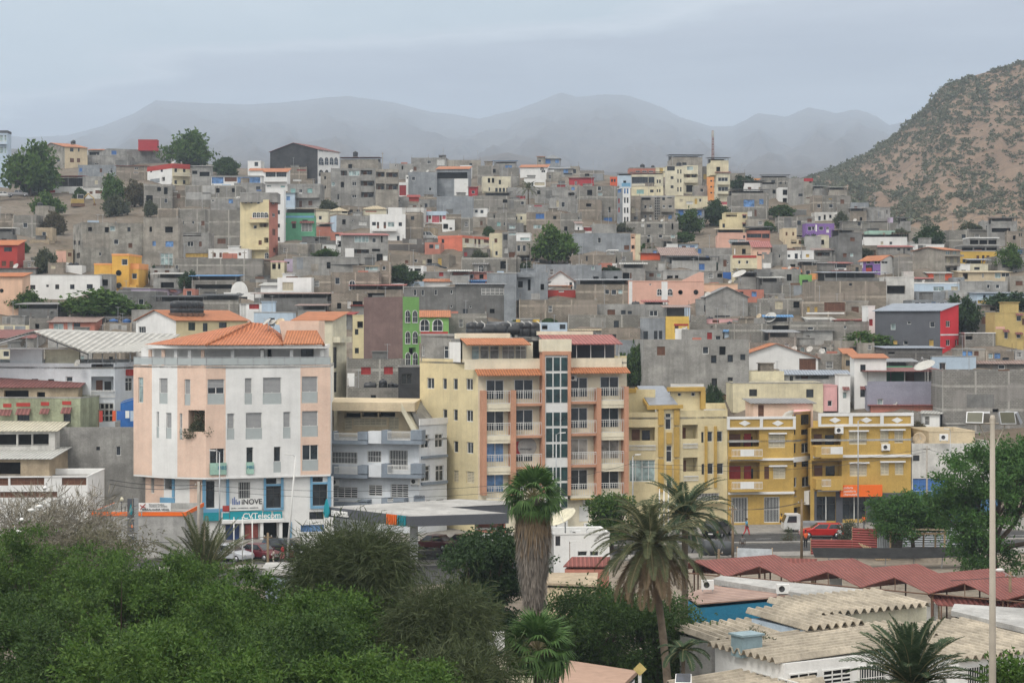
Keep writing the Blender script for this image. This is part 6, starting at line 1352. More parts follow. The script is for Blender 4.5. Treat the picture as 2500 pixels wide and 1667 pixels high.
f2=Fac(ro,oB,oC,1004,'ochre','k 245,1150,60,80;k 350,1148,76,88;k 278,1283,26,46;k 352,1280,72,46;k 278,1405,28,86;w 355,1402,74,88;k 282,1568,30,48;k 357,1565,76,48;w 283,1710,30,86;w 360,1706,72,88;o 240,1830,72,50;o 248,1985,105,165',Hz)
f3=Fac(ro,(1978,197),oE,1042,'ochre','B 440,1270,270,228;s 782,1300,160,115;s 1062,1290,76,115;s 1190,1290,78,112;B 448,1560,270,218;s 788,1584,156,115;s 1064,1575,78,115;s 1194,1575,78,112;k 488,1880,175,220;k 722,1882,210,200',Hz)
for f_,segs,y0,y1 in ((f1,((1985,2255),(2282,2552)),1185,1260),(f3,((525,775),(808,1055),(1085,1330)),1158,1232)):
 x0,x1=segs[0][0]-22,segs[-1][1]+24
 f_.box('parapet_band',W('white'),x0,y0-(20 if f_ is f1 else 24),x1,y0,.002,.3); f_.box('parapet_band',W('white'),x0,y1,x1,y1+18,.002,.3)
 for a_,b_2 in zip([x0]+[s_[1] for s_ in segs],[s_[0] for s_ in segs]+[x1]): f_.box('parapet_band',W('white'),a_,y0,b_2,y1,.002,.298)
 for a_,b_2 in segs:
  f_.box('parapet_panel',W('ochre'),a_,y0,b_2,y1,.002,.2)
  (aa,zz),(bb,_)=f_.fpt((a_+b_2)/2-52,(y0+y1)/2),f_.fpt((a_+b_2)/2+52,(y0+y1)/2); hh=26*f_.mpp
  m=MB(); m.extr([(0,-.2,0),((bb-aa)/2,-.2,-hh),(bb-aa,-.2,0),((bb-aa)/2,-.2,hh)],(0,-.06,0)); f_.put(m.build('diamond',W('white'),ro),aa,0,zz)
def fillp(f_,x0,y0,x1,y1,mat='white',d=.3,name='string_course',oy=None): return f_.box(name,W(mat),x0,y0,x1,y1,.002,d)
fillp(f3,460,1510,1335,1528); fillp(f1,1990,1540,2562,1556); fillp(f1,1975,1842,2565,1858); fillp(f3,500,1818,700,1834); fillp(f2,280,1530,438,1565,'white',.1)
for f_,x0,x1,y in ((f3,460,700,1430),(f3,462,700,1718)):
 f_.box('balcony_wall',W('ochre'),x0,y,x0+50,y+92,.002,1.0); f_.box('balcony_wall',W('ochre'),x0+50,y+66,x1,y+100,.002,1.0); f_.box('balcony_panel',W('white') if y<1500 else W('ochre'),x0+132,y,x1,y+66,.9,1.0); f_.rail(x0+50,y+2,x0+132,y+66,.95)
for y in (1452,1742):
 f1.box('balcony_wall',W('ochre'),1980,y+64,2262,y+90,.002,1.0); f1.box('balcony_panel',W('white'),2066,y,2186,y+64,.9,1.0); f1.rail(1988,y,2066,y+64,.95); f1.rail(2186,y,2262,y+64,.95)
 f1.box('shutter',REDP if y>1500 else BRN,1988,y-125,2112,y-10,-1.2,-1.15); f1.box('door',REDP,2146,y-130,2208,y-5,-1.2,-1.15)
for x,y,w_ in ((60,1308,158),(778,1286,175),(1058,1276,224),(62,1600,160),(780,1572,178),(1058,1562,224)):
 (f1 if x<100 else f3).box('lintel',W('white'),x+(2278 if x<100 else 0),y,x+w_+(2278 if x<100 else 0),y+12,.002,.3)
f3.box('shop_front_wall',W('darkgrey'),470,1832,490,2130,.002,.08); f3.box('shop_front_wall',W('darkgrey'),663,1832,722,2130,.002,.08); f3.box('shop_front_wall',W('darkgrey'),932,1850,1330,2130,.002,.08)
for x in (575,828): f3.box('mullion',RAIL,x-3,1882,x+3,2090,-.1,.03)
back_walls(ro,[(1777,195.2),(1777,214),(2222,217),oE],0,f3.h-.2,W('ochre')); poly_cap(ro,[oA,oB,oC,(1979,197),oE,(2222,217),(1777,214)],f3.h-1.3,W('conclight'),'roof_slab',.2)
back_walls(ro,[oB,(1937,208),(1979,208),oC,(1979,197)],0,f2.h,W('ochre')); poly_cap(ro,[oB,oC,(1979,208),(1937,208)],f2.h-.1,W('pink'),'stair_roof',.2)
s5=sign(f3,688,1775,1060,1876,W('paint_orange'),'orange bakery sign with white lettering on the ochre building',d=.45,th=.3); text('padaria\npastelaria\ncharcutaria',.36,W('white'),s5,(.3,-.31,.86))
ac(f3,650,1314,'air conditioner beside the upper loggia of the ochre building',1.3); ac(f3,1068,1465,'air conditioner below the right shutters of the ochre building',1.5)
q=f2.box('white_cabinet',W('white'),378,1830,462,1945,.01,.6)
rh=Bld('peach rooftop hut with white slanted rim on the ochre building',1840,1985,985,1052,0,D=204,depth=6,wall='appeach',wins='r 1851,988,14,40',rest=True,zbase=f2.h-2.2,name='rooftop_hut',cat='hut',group=None,roof='s:concrete:6')
dish(G0(1934,201,f3.h-1.2)+Vector((0,0,1.2)),1.15,-10,'large white dish on the ochre building roof',None,.3,25)
round_tank(rh,1990,10,'small dark tank behind the dish on the ochre building') if 0 else None
hs_=Bld('old white building with blue base right of the ochre building',2226,2440,1082,1262,0,D=199,depth=12,wall='whiteold',wins='k 2229,1111,16,14;q 2226,1168,90,30' ,zbase=0,name='building',cat='building',group=None,org=(0,0,1),roof='f')
m=MB(); m.box(.02,hs_.L-.02,-.06,-.002,0,3.4); m.build('blue_base',plain('base_blue',(.07,.17,.30),.8),hs_.root); aircon(G0(2293,198.3,8.9),0,'air conditioner on the old white building',1.4)
dish(G0(2243,203,hs_.h-.5),.75,0,'old stained dish beside the white building roof',DISHR,.6,12)
Bld('beige low shed above the old white building',2268,2380,1052,1090,0,D=206,depth=8,wall='beige',rest=False,name='shed',cat='shed',group=None)
m_=hs_
rw=thing('shed_roof_building','pale blue white building with huge white gable sheet roof at left','building',G0(0,196),0)
wA,wB,wC,wD=(-60,200),(220,196),(280,196.5),(326,199)
h1=Fac(rw,wA,wB,H and 886,'whiteblue','w 590,805,60,135;k 283,825,60,50;k 430,828,55,32',E); h2=Fac(rw,wB,wC,886,'whiteblue','B 812,805,216,210;# 815,1045,215,165;B 808,692,212,60',E); h3=Fac(rw,wC,wD,884,'whiteblue','w 1125,815,68,120',E)
h3.box('red_awning',W('red'),1128,742,1196,796,.0,.5); h2.rail(812,928,1036,990,.1); h1.box('upper_wall',W('whiteblue'),75,548,365,690,-.6,-.3); h1.box('upper_wall',W('cream2'),365,545,670,690,-1.2,-.9)
back_walls(rw,[(-60,200),(-60,222),(330,222),(326,199)],0,h1.h,W('whiteblue')); poly_cap(rw,[wA,wB,wC,wD,(330,222),(-60,222)],h1.h-.4,W('concrete'),'terrace_floor',.2)
zz=lambda px_,py_,D_: P(px_,py_,D_)-rw.location
pk=(82,809); m=MB()
m.extr([zz(82,810,195),zz(215,862,194.5),zz(365,860,197),zz(440,818,222),zz(120,805,222)],(0,0,.12)); m.build('roof',sheet('white_sheet',(.50,.49,.455),.5,.2,0),rw)
m=MB(); m.extr([zz(82,810,195),zz(-60,850,196),zz(-60,850,222),zz(120,805,222)],(0,0,.12)); m.build('roof_far_slope',S('concrete'),rw)
m=MB(); 
for a_,b_2 in (((82,810),(215,862)),((82,810),(-40,846)),((-10,848),(165,848)),((92,812),(92,848)),((65,820),(65,848)),((25,838),(25,848)),((140,834),(140,848))): m.tube([zz(*a_,195.2)-Vector((0,0,.15)),zz(*b_2,195.2)-Vector((0,0,.15))],.07,4)
for px_ in (215,250,283,318): m.tube([zz(px_,890,196.6),zz(px_,863,196.6)],.06,4)
m.build('roof_frame',METAL,rw)
rdish(h1,708/1,60,-20,'cream dish on the wall corner under the white sheet roof') if 0 else dish(P(191,893,195.4),.42,-35,'cream dish on the wall below the white sheet roof',None,.2,30); dish(P(60,846,197.5),.42,-50,'white dish under the gable of the sheet roof building',None,.3,20)
rgb=Bld('weathered pale green building with orange window hoods',-60,196,970,1045,0,D=190,depth=6,wall='palegreen',zbase=0,org=(0,0,1),roof='f',wins='B 45,968,14,8;k 42,1012,30,20;k 155,1010,18,22;h 42,998,34,14;h 0,1000,30,14;h 100,998,22,12;h 152,995,24,14;X 40,983,34,9;X 8,985,20,9;X 100,981,20,9;X 152,979,22,9',name='building',cat='building',group=None)
flat_tank(rgb,97,30,'round black tank in front of the pale green building',-.2,z=15-1.2) if 0 else None
Bld('low house with maroon sheet canopies at the left edge',-60,190,945,975,0,D=194,depth=6,wall='tan',zbase=0,org=(0,0,1),roof='s:maroon:22',wins='o 10,953,60,20;o 90,957,20,12',name='house',group=None)
bs=Bld('open shed with pale sheet roof and dark windows at left',-60,134,1052,1110,0,D=184,depth=7,wall='whiteold',zbase=0,org=(0,0,1),roof='s:cream:16',wins='o -20,1060,60,26;o 43,1060,34,26;o 79,1059,40,26',name='shed',cat='shed',group=None)
flat_tank(bs,97,30,'round black tank on the roof shed below the green building',.9); round_tank(bs,127,19,'upright black tank beside the round one on the shed',1.3,.95)
pw_=Bld('tall blank grey rendered party wall building left of the corner building',133,366,1042,1310,0,D=187,depth=10,wall='concrete',zbase=0,org=(0,0,1),roof='f',wins='w 283,1089,12,23;k 235,1090,9,9;k 237,1145,9,9',yaw=-3,name='building',cat='building',group=None)
t=thing('washing_line','washing line with red, blue and white clothes before a blue tarpaulin','washing line',G0(240,190,pw_.h-.5)); m=MB(); m.tube([(0,0,0),(0,0,2.1)],.04,5); m.tube([(4.9,0,0),(4.9,0,2.1)],.04,5); m.tube([(0,0,2),(4.9,0,2)],.015,4); m.build('posts',RUST,t)
for i,(x,w_,h_,c_) in enumerate(((.1,.35,1.1,'red'),(1.45,.35,1.0,'redorange'),(1.9,.8,.9,'blue'),(2.8,.4,.7,'white'),(3.3,.5,1.0,'paleblue'),(3.9,.3,.6,'red'),(4.3,.35,.5,'blue'))):
 m=MB(); m.box(x,x+w_,-.02,.02,1.95-h_,2.0); m.build('garment',W(c_),t)
t=thing('tarpaulin','bright blue tarpaulin sheet stretched over the grey roof','tarpaulin',G0(294,194,pw_.h-.5)); m=MB(); m.extr([(0,0,0),(2.3,0,0),(2.3,0,3.3),(0,0,2.6)],(0,.05,0)); m.extr([(0,0.06,2.65),(2.3,.06,3.35),(2.3,2,3.5),(0,2,2.8)],(0,0,.04)); m.build('sheet',plain('blue_tarp',(.03,.14,.42),.5),t)
rwb=Bld('low shop with brick red and white striped parapet at left',-60,214,1162,1330,0,D=172,depth=9,wall='white',zbase=0,org=(0,0,1),roof='f',name='building',cat='building',group=None,wins='r -40,1167,60,18;r 25,1166,83,18;r 151,1166,60,18;r 0,1200,140,14')
Bld('lean to with white corrugated roofs at the left edge',-60,120,1120,1165,0,D=178,depth=8,wall='tan',zbase=0,org=(0,0,1),roof='s:white:14',name='shed',cat='shed',group=None,wins='o -20,1128,70,30')
sh=Bld('white tiled filling station shop with orange roof fascia',225,452,1250,1372,0,D=168,depth=9,wall='conclight',zbase=0,org=(0,0,1),roof='b:paint_orange:9',name='shop',cat='shop',group=None,wins='k 236,1296,28,36;k 273,1296,13,42',yaw=1)
t=thing('shop_sign','white metalwork sign board with red figure on the station shop roof','sign',G0(339,168,sh.h)); m=MB(); m.box(0,2.9,-.05,.05,.1,.85); m.build('board',W('white'),t); text('SERRALHARIA VIDAL',.27,W('charcoal'),t,(.3,-.07,.16),bold=.004); text('Estruturas Metálicas\nCaixilharia em Alumínio',.17,W('charcoal'),t,(.95,-.07,.66)); m=MB(); m.tube([(.15,-.07,.25),(.35,-.07,.5),(.6,-.07,.75)],.04,4); m.tube([(.12,-.07,.65),(.35,-.07,.5),(.62,-.07,.42)],.04,4); m.build('red_figure',W('red'),t); m=MB(); m.box(.2,.3,0,.02,-.5,.1); m.box(2.6,2.7,0,.02,-.5,.1); m.build('legs',METAL,t)
t=thing('globe_lamp','globe lamp on a short dark post on the station shop roof','lamp',G0(297,170,sh.h-.5)); m=MB(); m.tube([(0,0,0),(0,0,1.3)],.04,6); m.build('post',plain('dark_steel',(.04,.04,.05)),t); m=MB(); m.lathe([(.02,1.3),(.14,1.36),(.2,1.5),(.14,1.64),(.02,1.7)],n=12); m.build('globe',W('cream2'),t)
t=thing('price_totem','tall dark grey price totem with orange and white figures','totem sign',G0(311,163),R(14)); m=MB(); m.box(0,.58,-.12,.12,0,5.9); m.build('dark_face',W('darkgrey'),t); m=MB(); m.box(.581,.95,-.12,.12,0,5.9); m.build('grey_edge',METAL,t)
m=MB(); m.extr([(.29,-.13,5.5),(.14,-.13,4.9),(.2,-.13,4.5),(.38,-.13,4.5),(.44,-.13,4.9)],(0,-.02,0)); m.build('drop_emblem',TEALP,t); text('ENACOL',.14,W('white'),t,(.02,-.13,4.1),bold=.004); m=MB(); m.box(.33,.48,-.14,-.121,3.35,3.6); m.build('orange_symbol',W('paint_orange'),t)
for i,(s_,z) in enumerate((('194.9',2.6),('107.1',1.75),('98.5',.95))): text(s_,.24,W('white'),t,(.04,-.13,z),bold=.004)
cp=[(-16.9,167.7),(-8.8,159),(-.3,161.8),(-5.6,167.4),(-.3,170),(-.2,173),(-5,175.5)]
t=thing('canopy','dark grey filling station canopy with orange and teal fins','canopy',(-8.8,163,0)); m=MB(); pc=[(x+8.8,y-163) for x,y in cp]; m.prism(pc,3.85,4.72); m.build('fascia',W('darkgrey'),t)
cx_,cy_=.8,2; m=MB(); m.prism([(cx_+(x-cx_)*.965,cy_+(y-cy_)*.965) for x,y in pc],4.721,4.74); m.build('roof_deck',W('conclight'),t)
m=MB(); m.box(-.35,.35,2.0,2.7,0,3.85); m.build('column',W('white'),t); m=MB(); m.box(-4.5,-3.8,7,7.7,0,3.85); m.build('column',W('white'),t)
ux_=Vector((8.1,-8.7)).normalized(); ang=math.atan2(ux_.y,ux_.x)
for k in range(9):
 p=Vector(pc[0]).to_2d()+ux_*(8.9+k*.30); m=MB(); m.box(-.06,.06,-.16,-.003,0,.9); o=m.build('fin',W('paint_orange') if k<5 else TEALP,t); o.location=(p.x,p.y,3.84); o.rotation_euler=(0,0,ang)
p=Vector(pc[0]).to_2d()+ux_*.9; text('ENACOL',.6,W('white'),t,(p.x+ux_.y*.05,p.y-.1,4.05),(R(90),0,ang),.08,'station_lettering',.03)
m=MB(); m.extr([(0,0,1.7),(-.32,0,1.0),(-.42,0,.45),(-.25,0,0),(.2,0,0),(.4,0,.45),(.3,0,1.0)],(0,-.12,0)); o=m.build('drop_emblem',TEALP,t); p=Vector(pc[0]).to_2d()+ux_*.35; o.location=(p.x-.1,p.y-.25,3.8); o.rotation_euler=(0,0,ang)
Bld('white panelled yard wall with narrow blue window strip behind',735,815,1302,1352,0,D=172,depth=.4,wall='white',zbase=0,org=(0,0,1),roof='f',name='yard_wall',cat='wall',group=None)
Bld('flat white office with satellite dish on its roof behind the fan palm',1352,1488,1302,1372,-18,D=158,depth=5,wall='white',zbase=0,org=(0,0,1),roof='f',name='office',cat='building',group=None,wins='k 1356,1308,12,24;w 1410,1345,24,12;w 1440,1345,22,12',sidew='conclight')
ob=ALL[-1]; dish(ob.onroof(1386,.3),1.35,-58,'large cream dish on the flat white office',plain('dish_cream',(.62,.58,.44)),1.3,58); aircon(ob.onroof(1395,.2),0,'air conditioner on the flat white office roof',1.1)
Bld('brown kiosk with grey flat roof at the filling station',1160,1235,1290,1345,0,D=168,depth=6,wall='salmon',zbase=0,org=(0,0,1),roof='f',name='kiosk',cat='kiosk',group=None,wins='v 1166,1300,66,44;k 1185,1325,25,14;k 1198,1308,14,12')
cov=np.zeros((170,250),bool)
def mark(x0,x1,y0,y1): cov[max(0,int(y0/10)):int(math.ceil(y1/10)),max(0,int(x0/10)):int(math.ceil(x1/10))]=True
for b in ALL:
 x0,x1=b.X0,b.X1
 c=b.N; e=Vector((b.A.x,b.A.y))+b.uy*b.dep+(b.ux*b.L if b.sgn>0 else Vector((0,0))); ex=1250+F*e.x/e.y; x0=min(x0,ex) if b.sgn<0 else x0; x1=max(x1,ex) if b.sgn>0 else x1
 y1=b.px[2]; mark(x0+2,x1-2,b.px[1]+4,max(y1,b.px[1]+12))
for r4 in ((0,470,440,575),(480,640,395,440),(0,150,370,480),(0,260,560,640),(0,330,690,780),(100,340,400,560),(1290,1410,555,640),(1640,1780,480,600),(1860,1940,480,600),(2230,2320,550,600)): mark(*r4)
for r4 in ((300,820,780,1300),(800,1095,985,1300),(1020,1535,820,1300),(1525,1780,945,1300),(1775,2230,1000,1300),(0,330,880,1300),(130,370,1040,1300),(2225,2500,1085,1300)): mark(*r4)
crest_y=lambda x: float(np.interp(x,[0,300,500,650,1000,1200,1500,1800,1900,2000,2100,2200,2300,2500],[420,400,420,430,425,428,440,448,460,490,530,555,560,560]))
rf=random.Random(11); nf=0; fillers=[]
cols=['concrete','block','blocktan','concretetan','concdark','greyblue','block','concrete','conclight','blocktan','cream2','white','salmon','paleblue']
org(0,0,1)
for cy in range(40,112):
 cx=0
 while cx<250:
  x=cx*10; y=cy*10
  if not cov[cy,cx] and crest_y(x)+6<y<1010 and not (y>890 and x<1300) and not(y>985 and x>2200):
   n=1
   while cx+n<250 and not cov[cy,cx+n] and n<14: n+=1
   hgt=1
   while cy+hgt<112 and hgt<6 and not cov[cy+hgt,min(cx+n//2,249)]: hgt+=1
   wd=min(n,rf.choice([5,6,7,8,10,12]))
   if wd<2: cx+=1; continue
   yb=y+hgt*10+6; yt=y-rf.choice([3,5,8]); D=Dof(yb)
   st=(yb-yt)*D/F
   c=rf.choice(cols); rk=rf.choice(['x','x','f','f','x','s:%s:%d'%(rf.choice(['brown','grey','concrete','maroon','white','tan']),rf.randint(2,5)),'c:%s:%d'%(rf.choice(['dark','brown','grey']),rf.randint(3,6))])
   px0,px1=x-3,x+wd*10+5; ww=9*340/D
   win=''
   k=0; xx=px0+rf.uniform(5,12)
   while xx<px1-ww-4 and k<6:
    yy=yt+5
    while yy<yb-ww-2:
     if rf.random()<.62: win+='%s %.1f,%.1f,%.1f,%.1f;'%(rf.choice('kwkrwmogbs'),xx,yy,ww*rf.uniform(.8,1.4),ww*rf.uniform(.9,1.3))
     yy+=3.0*F/D
    xx+=rf.uniform(14,30); k+=1
   lab='small house between its neighbours'
   fb=Bld(lab,px0,px1,yt,yb,0,roof=rk,wins=win,wall=c,org=(0,0,1),depth=rf.uniform(5,9)); nf+=1
   fillers.append(fb.root); mark(px0,px1,yt+4,yb-3); cx+=max(1,wd)
  else: cx+=1
bpy.context.view_layer.update(); V=[];Fc=[];MI=[];mats=[];k0=0
for rt_ in fillers:
 for o in list(rt_.children)+[g for c in rt_.children for g in c.children]:
  me=o.data; mw=o.matrix_world; V+=[tuple(mw@v.co) for v in me.vertices]
  for p in me.polygons:
   mt=me.materials[p.material_index]
   if mt not in mats: mats.append(mt)
   Fc.append(tuple(k0+i for i in p.vertices)); MI.append(mats.index(mt))
  k0+=len(me.vertices); bpy.data.objects.remove(o)
 bpy.data.objects.remove(rt_)
me=bpy.data.meshes.new('small_houses'); me.from_pydata(V,[],Fc); [me.materials.append(q) for q in mats]; me.polygons.foreach_set('material_index',MI); tag(link('small_houses',me),'rest of the packed small grey houses between the others on the slope','houses',kind='stuff')
# ================= street level: road, pavements, vehicles, people, poles, market =================
def strip(name,pts_a,pts_b,z,mat,kind='structure',th=None):
 m=MB(); n=len(pts_a)
 if th: 
  m.prism(list(pts_a)+list(pts_b)[::-1],z-th,z)
 else:
  for i in range(n-1): m.quad((*pts_a[i],z),(*pts_a[i+1],z),(*pts_b[i+1],z),(*pts_b[i],z))
 o=m.build(name,mat); o['kind']=kind; return o
ASPH=groundmat('asphalt',(.060,.060,.062),(.075,.074,.072),(.048,.047,.046),.3); PAVE=groundmat('pavement_slabs',(.24,.23,.215),(.30,.285,.26),(.18,.17,.155),.4); DIRT=groundmat('market_dirt',(.22,.185,.145),(.27,.235,.19),(.16,.135,.11),.2)
fe_=[(-60,168),(-45,172),(-24,177),(20,187),(60,191.5),(75,192)]; ne_=[(-60,154),(-45,158),(-24,162.5),(20,171.5),(60,176.5),(75,178)]
strip('road',ne_,fe_,.012,ASPH)
bl=[(-60,203),(-45,203),(-24,203),(20,203),(60,203),(75,203)]; strip('pavement',fe_,bl,.13,PAVE,th=.13)
n2=[(x,y-3.2) for x,y in ne_]; strip('near_pavement',n2,ne_,.13,PAVE,th=.13)
m1=[(x,a+(b-a)*.47) for (x,a),(_,b) in zip(ne_,fe_)]; m2=[(x,y+.9) for x,y in m1]; strip('median_kerb',m1,m2,.14,PAVE,th=.14)
strip('station_forecourt',[(-32,150),(-6,151),(6,154)],[(-36,159),(-24,159.2),(4,165)],.008,ASPH)
strip('market_ground',[(-2,60),(20,60),(60,60)],[(8,163),(30,169),(62,172)],.006,DIRT)
WL=plain('road_paint',(.6,.6,.58),.8)
for k in range(22):
 f_=(k+.2)/22; x=-50+115*f_
 for fr_,nm in ((.73,'lane_dash'),): 
  y=float(np.interp(x,[p[0] for p in ne_],[p[1] for p in ne_]))*(1-fr_)+float(np.interp(x,[p[0] for p in fe_],[p[1] for p in fe_]))*fr_
  m=MB(); m.quad((x,y,.018),(x+1.6,y+.3,.018),(x+1.6,y+.42,.018),(x,y+.12,.018)); o=m.build(nm,WL); o['kind']='structure'
def onz(px,py,z=0.0): return G0(px,Dz(py,z),z)
TYRE=plain('tyre_rubber',(.02,.02,.02),.9); RIM=plain('alloy_rim',(.5,.5,.52),.35,.7); LAMPW=plain('headlamp',(.7,.7,.68),.2); LAMPR=plain('tail_lamp',(.45,.02,.02),.3); CGL=glass('car_glass',(.015,.018,.022),.08)
def vehicle(p,yaw,col,kind,label,cat='car',L=4.4,Wd=1.7,Hh=1.46,name='parked_car',group='cars on the street'):
 t=thing(name,label,cat,p,yaw,group); cm=plain('paint_'+'_'.join('%02d'%int(c*99) for c in col),col,.28,.1,.12,.5); w=Wd/2; l=L/2
 prof={'sedan':[(-l,.35),(-l,.72),(-l+.12,.86),(-l+.75,.93),(l-1.15,.93),(l-.1,.74),(l,.6),(l,.3)],'wagon':[(-l,.35),(-l+.02,.9),(-l+.1,.95),(l-1.1,.95),(l-.12,.76),(l,.6),(l,.3)],'suv':[(-l,.42),(-l+.02,.98),(-l+.1,1.05),(l-1.0,1.05),(l-.1,.9),(l,.7),(l,.38)],'pickup':[(-l,.45),(-l,.98),(l-.9,1.02),(l-.1,.9),(l,.7),(l,.4)]}[kind]
 m=MB(); n=len(prof)
 vs=[]
 for s_,y in ((0,-w+.08),(1,-w),(2,w),(3,w-.08)):
  for x,z in prof: vs.append((x*(.985 if s_ in(0,3) else 1),y,z-(.03 if s_ in (0,3) and z>.6 else 0) ))
 order=[1,0,3,2]
 m.add([(x,y,z) for x,z in prof for y in (-w,w)],[(2*i,2*i+1,(2*i+3)%(2*n),(2*i+2)%(2*n)) for i in range(n)]+[tuple(range(0,2*n,2)),tuple(range(2*n-1,0,-2))])
 gh={'sedan':(-l+.75,-l+1.35,l-1.75,l-1.0),'wagon':(-l+.1,-l+.35,l-1.85,l-1.05),'suv':(-l+.1,-l+.4,l-1.75,l-1.0),'pickup':(-.9,-.75,.7,1.25)}[kind]; zb_=prof[3][1] if kind!='pickup' else 1.0; zb_=max(z for x,z in prof); zi=Hh; ins=.16
 g=[(gh[0],-w+.05,zb_),(gh[3],-w+.05,zb_),(gh[3],w-.05,zb_),(gh[0],w-.05,zb_),(gh[1],-w+ins,zi),(gh[2],-w+ins,zi),(gh[2],w-ins,zi),(gh[1],w-ins,zi)]
 m.add(g,[(0,1,5,4),(1,2,6,5),(2,3,7,6),(3,0,4,7),(4,5,6,7)]); o=m.build('body',cm,t)
 bv=o.modifiers.new('b','BEVEL'); bv.width=.07; bv.segments=2; bv.limit_method='ANGLE'; bv.angle_limit=R(25)
 def gl(a,b,c,d,name='window'):
  a,b,c,d=[Vector(q) for q in (a,b,c,d)]; cen=(a+b+c+d)/4; nrm=(b-a).cross(d-a).normalized(); 
  if nrm.dot(cen-Vector((0,0,.9)))<0: nrm=-nrm
  pts=[cen+(q-cen)*k_ for q,k_ in ((a,.86),(b,.86),(c,.86),(d,.86))]; m=MB(); m.extr([q+nrm*.005 for q in pts],nrm*.008); m.build(name,CGL,t)
 G=[Vector(q) for q in g]
 gl(G[1],G[2],G[6],G[5],'windscreen'); gl(G[3],G[0],G[4],G[7],'rear_window')
 for a,b,c,d in ((0,1,5,4),(3,2,6,7)):
  mb=(G[a]+G[b])/2; mt=(G[c]+G[d])/2; gl(G[a],mb,mt,G[d]); gl(mb,G[b],G[c],mt)
 for sx in (-1,1):
  for sy in (-1,1):
   wh=MB(); wh.lathe([(.2,-.1),(.31,-.11),(.32,-.08),(.32,.08),(.31,.11),(.2,.1)],n=18,axis='y'); o=wh.build('wheel',TYRE,t,(sx*(l-.78),sy*(w-.08),.32)); r_=MB(); r_.lathe([(.02,sy*.115),(.19,sy*.105),(.2,sy*.09)],n=12,axis='y'); r_.build('rim',RIM,o)
 for sy in (-1,1):
  m=MB(); m.box(l-.10,l+.015,sy*(w-.32)-.17,sy*(w-.32)+.17,.6,.73); m.build('headlight',LAMPW,t); m=MB(); m.box(-l-.015,-l+.05,sy*(w-.22)-.12,sy*(w-.22)+.12,.62,.8); m.build('tail_light',LAMPR,t)
  m=MB(); m.box(gh[3]-.35,gh[3]-.2,sy*(w+.1)-.08,sy*(w+.1)+.08,zb_,zb_+.13); m.build('mirror',cm,t)
 for sx in (-1,1): m=MB(); m.box(sx*(l+.012)-.008,sx*(l+.012)+.008,-.24,.24,.42,.53); m.build('number_plate',LAMPW,t)
 if kind in('sedan','suv'): m=MB(); m.box(l-.01,l+.02,-.35,.35,.5,.66); m.build('grille',RIM,t)
 return t
vehicle(onz(2006,1312),R(178),(.45,.015,.012),'wagon','bright red estate car driving past the ochre building',name='car')
vehicle(onz(1752,1309),R(65),(.012,.013,.016),'suv','black suv parked under the palm fronds in front of the butter building',Hh=1.7,Wd=1.85)
vehicle(onz(1062,1342),R(150),(.11,.012,.016),'sedan','dark maroon sedan left behind the white station column')
vehicle(onz(1130,1340),R(130),(.10,.012,.015),'wagon','dark maroon hatchback right of the white station column')
vehicle(onz(632,1365),R(-35),(.12,.012,.018),'sedan','maroon sedan facing the viewer beside the white flagpoles')
vehicle(onz(695,1356),R(20),(.015,.015,.02),'suv','black hatchback behind the two women by the lamp post',Hh=1.55)
vehicle(onz(560,1368),R(-30),(.50,.52,.55),'wagon','silver car partly hidden by the young date palm fronds')
vehicle(P(44,480,483),R(15),(.28,.28,.29),'pickup','grey pickup parked under the big round hill tree',Hh=1.7,L=5); vehicle(P(10,482,483),R(5),(.62,.62,.6),'sedan','white car at the left edge beside the grey pickup')
vehicle(P(1059,662,349),R(5),(.02,.03,.04),'sedan','dark saloon parked on the hillside above the slanted orange roof',L=5); vehicle(P(1046,586,399),R(0),(.6,.6,.58),'wagon','white van bodied car above the dark patterned wall',Hh=1.8)
t=thing('truck','small white flatbed truck behind the red estate car','truck',onz(1965,1300),R(182)); m=MB(); m.extr([(.6,-.85,.45),(2.3,-.85,.45),(2.3,-.85,1.1),(1.95,-.85,1.95),(.6,-.85,1.95)],(0,1.7,0)); o=m.build('cab',plain('truck_white',(.62,.62,.60),.35),t); m=MB(); m.extr([(2.33,-.75,1.12),(2.33,.75,1.12),(2.0,.72,1.85),(2.0,-.72,1.85)],(.01,0,0)); m.build('windscreen',CGL,t)
for sy in (-1,1): m=MB(); m.extr([(1.0,sy*.86,1.15),(2.0,sy*.86,1.15),(1.8,sy*.86,1.8),(1.0,sy*.86,1.8)],(0,sy*.01,0)); m.build('side_window',CGL,t); m=MB(); m.box(2.29,2.33,sy*.6-.15,sy*.6+.15,.6,.8); m.build('headlight',LAMPW,t)
m=MB(); m.box(-2.4,.5,-.9,.9,.75,.85); m.box(-2.4,.5,-.9,-.86,.86,1.15); m.box(-2.4,.5,.86,.9,.86,1.15); m.build('flatbed',METAL,t)
for sx in (-1.6,1.6):
 for sy in (-1,1): wh=MB(); wh.lathe([(.2,-.12),(.36,-.12),(.36,.12),(.2,.12)],n=16,axis='y'); wh.build('wheel',TYRE,t,(sx,sy*.72,.37))
t=thing('excavator','yellow excavator digging the brown earth bank on the left hillside','excavator',P(190,505,465),R(20)); YM=plain('digger_yellow',(.42,.30,.10),.6)
m=MB(); m.box(-1.6,1.6,-1.3,-.7,0,.8); m.box(-1.6,1.6,.7,1.3,0,.8); m.build('tracks',RUST,t); m=MB(); m.box(-1.6,1.4,-1.2,1.2,.85,1.9); m.build('engine_deck',YM,t); m=MB(); m.box(-.2,1.3,-1.1,.1,1.91,3.1); m.build('cab',W('conclight'),t); m=MB(); m.box(-.1,1.2,-1.13,-1.101,2.1,2.95); m.build('cab_window',CGL,t)
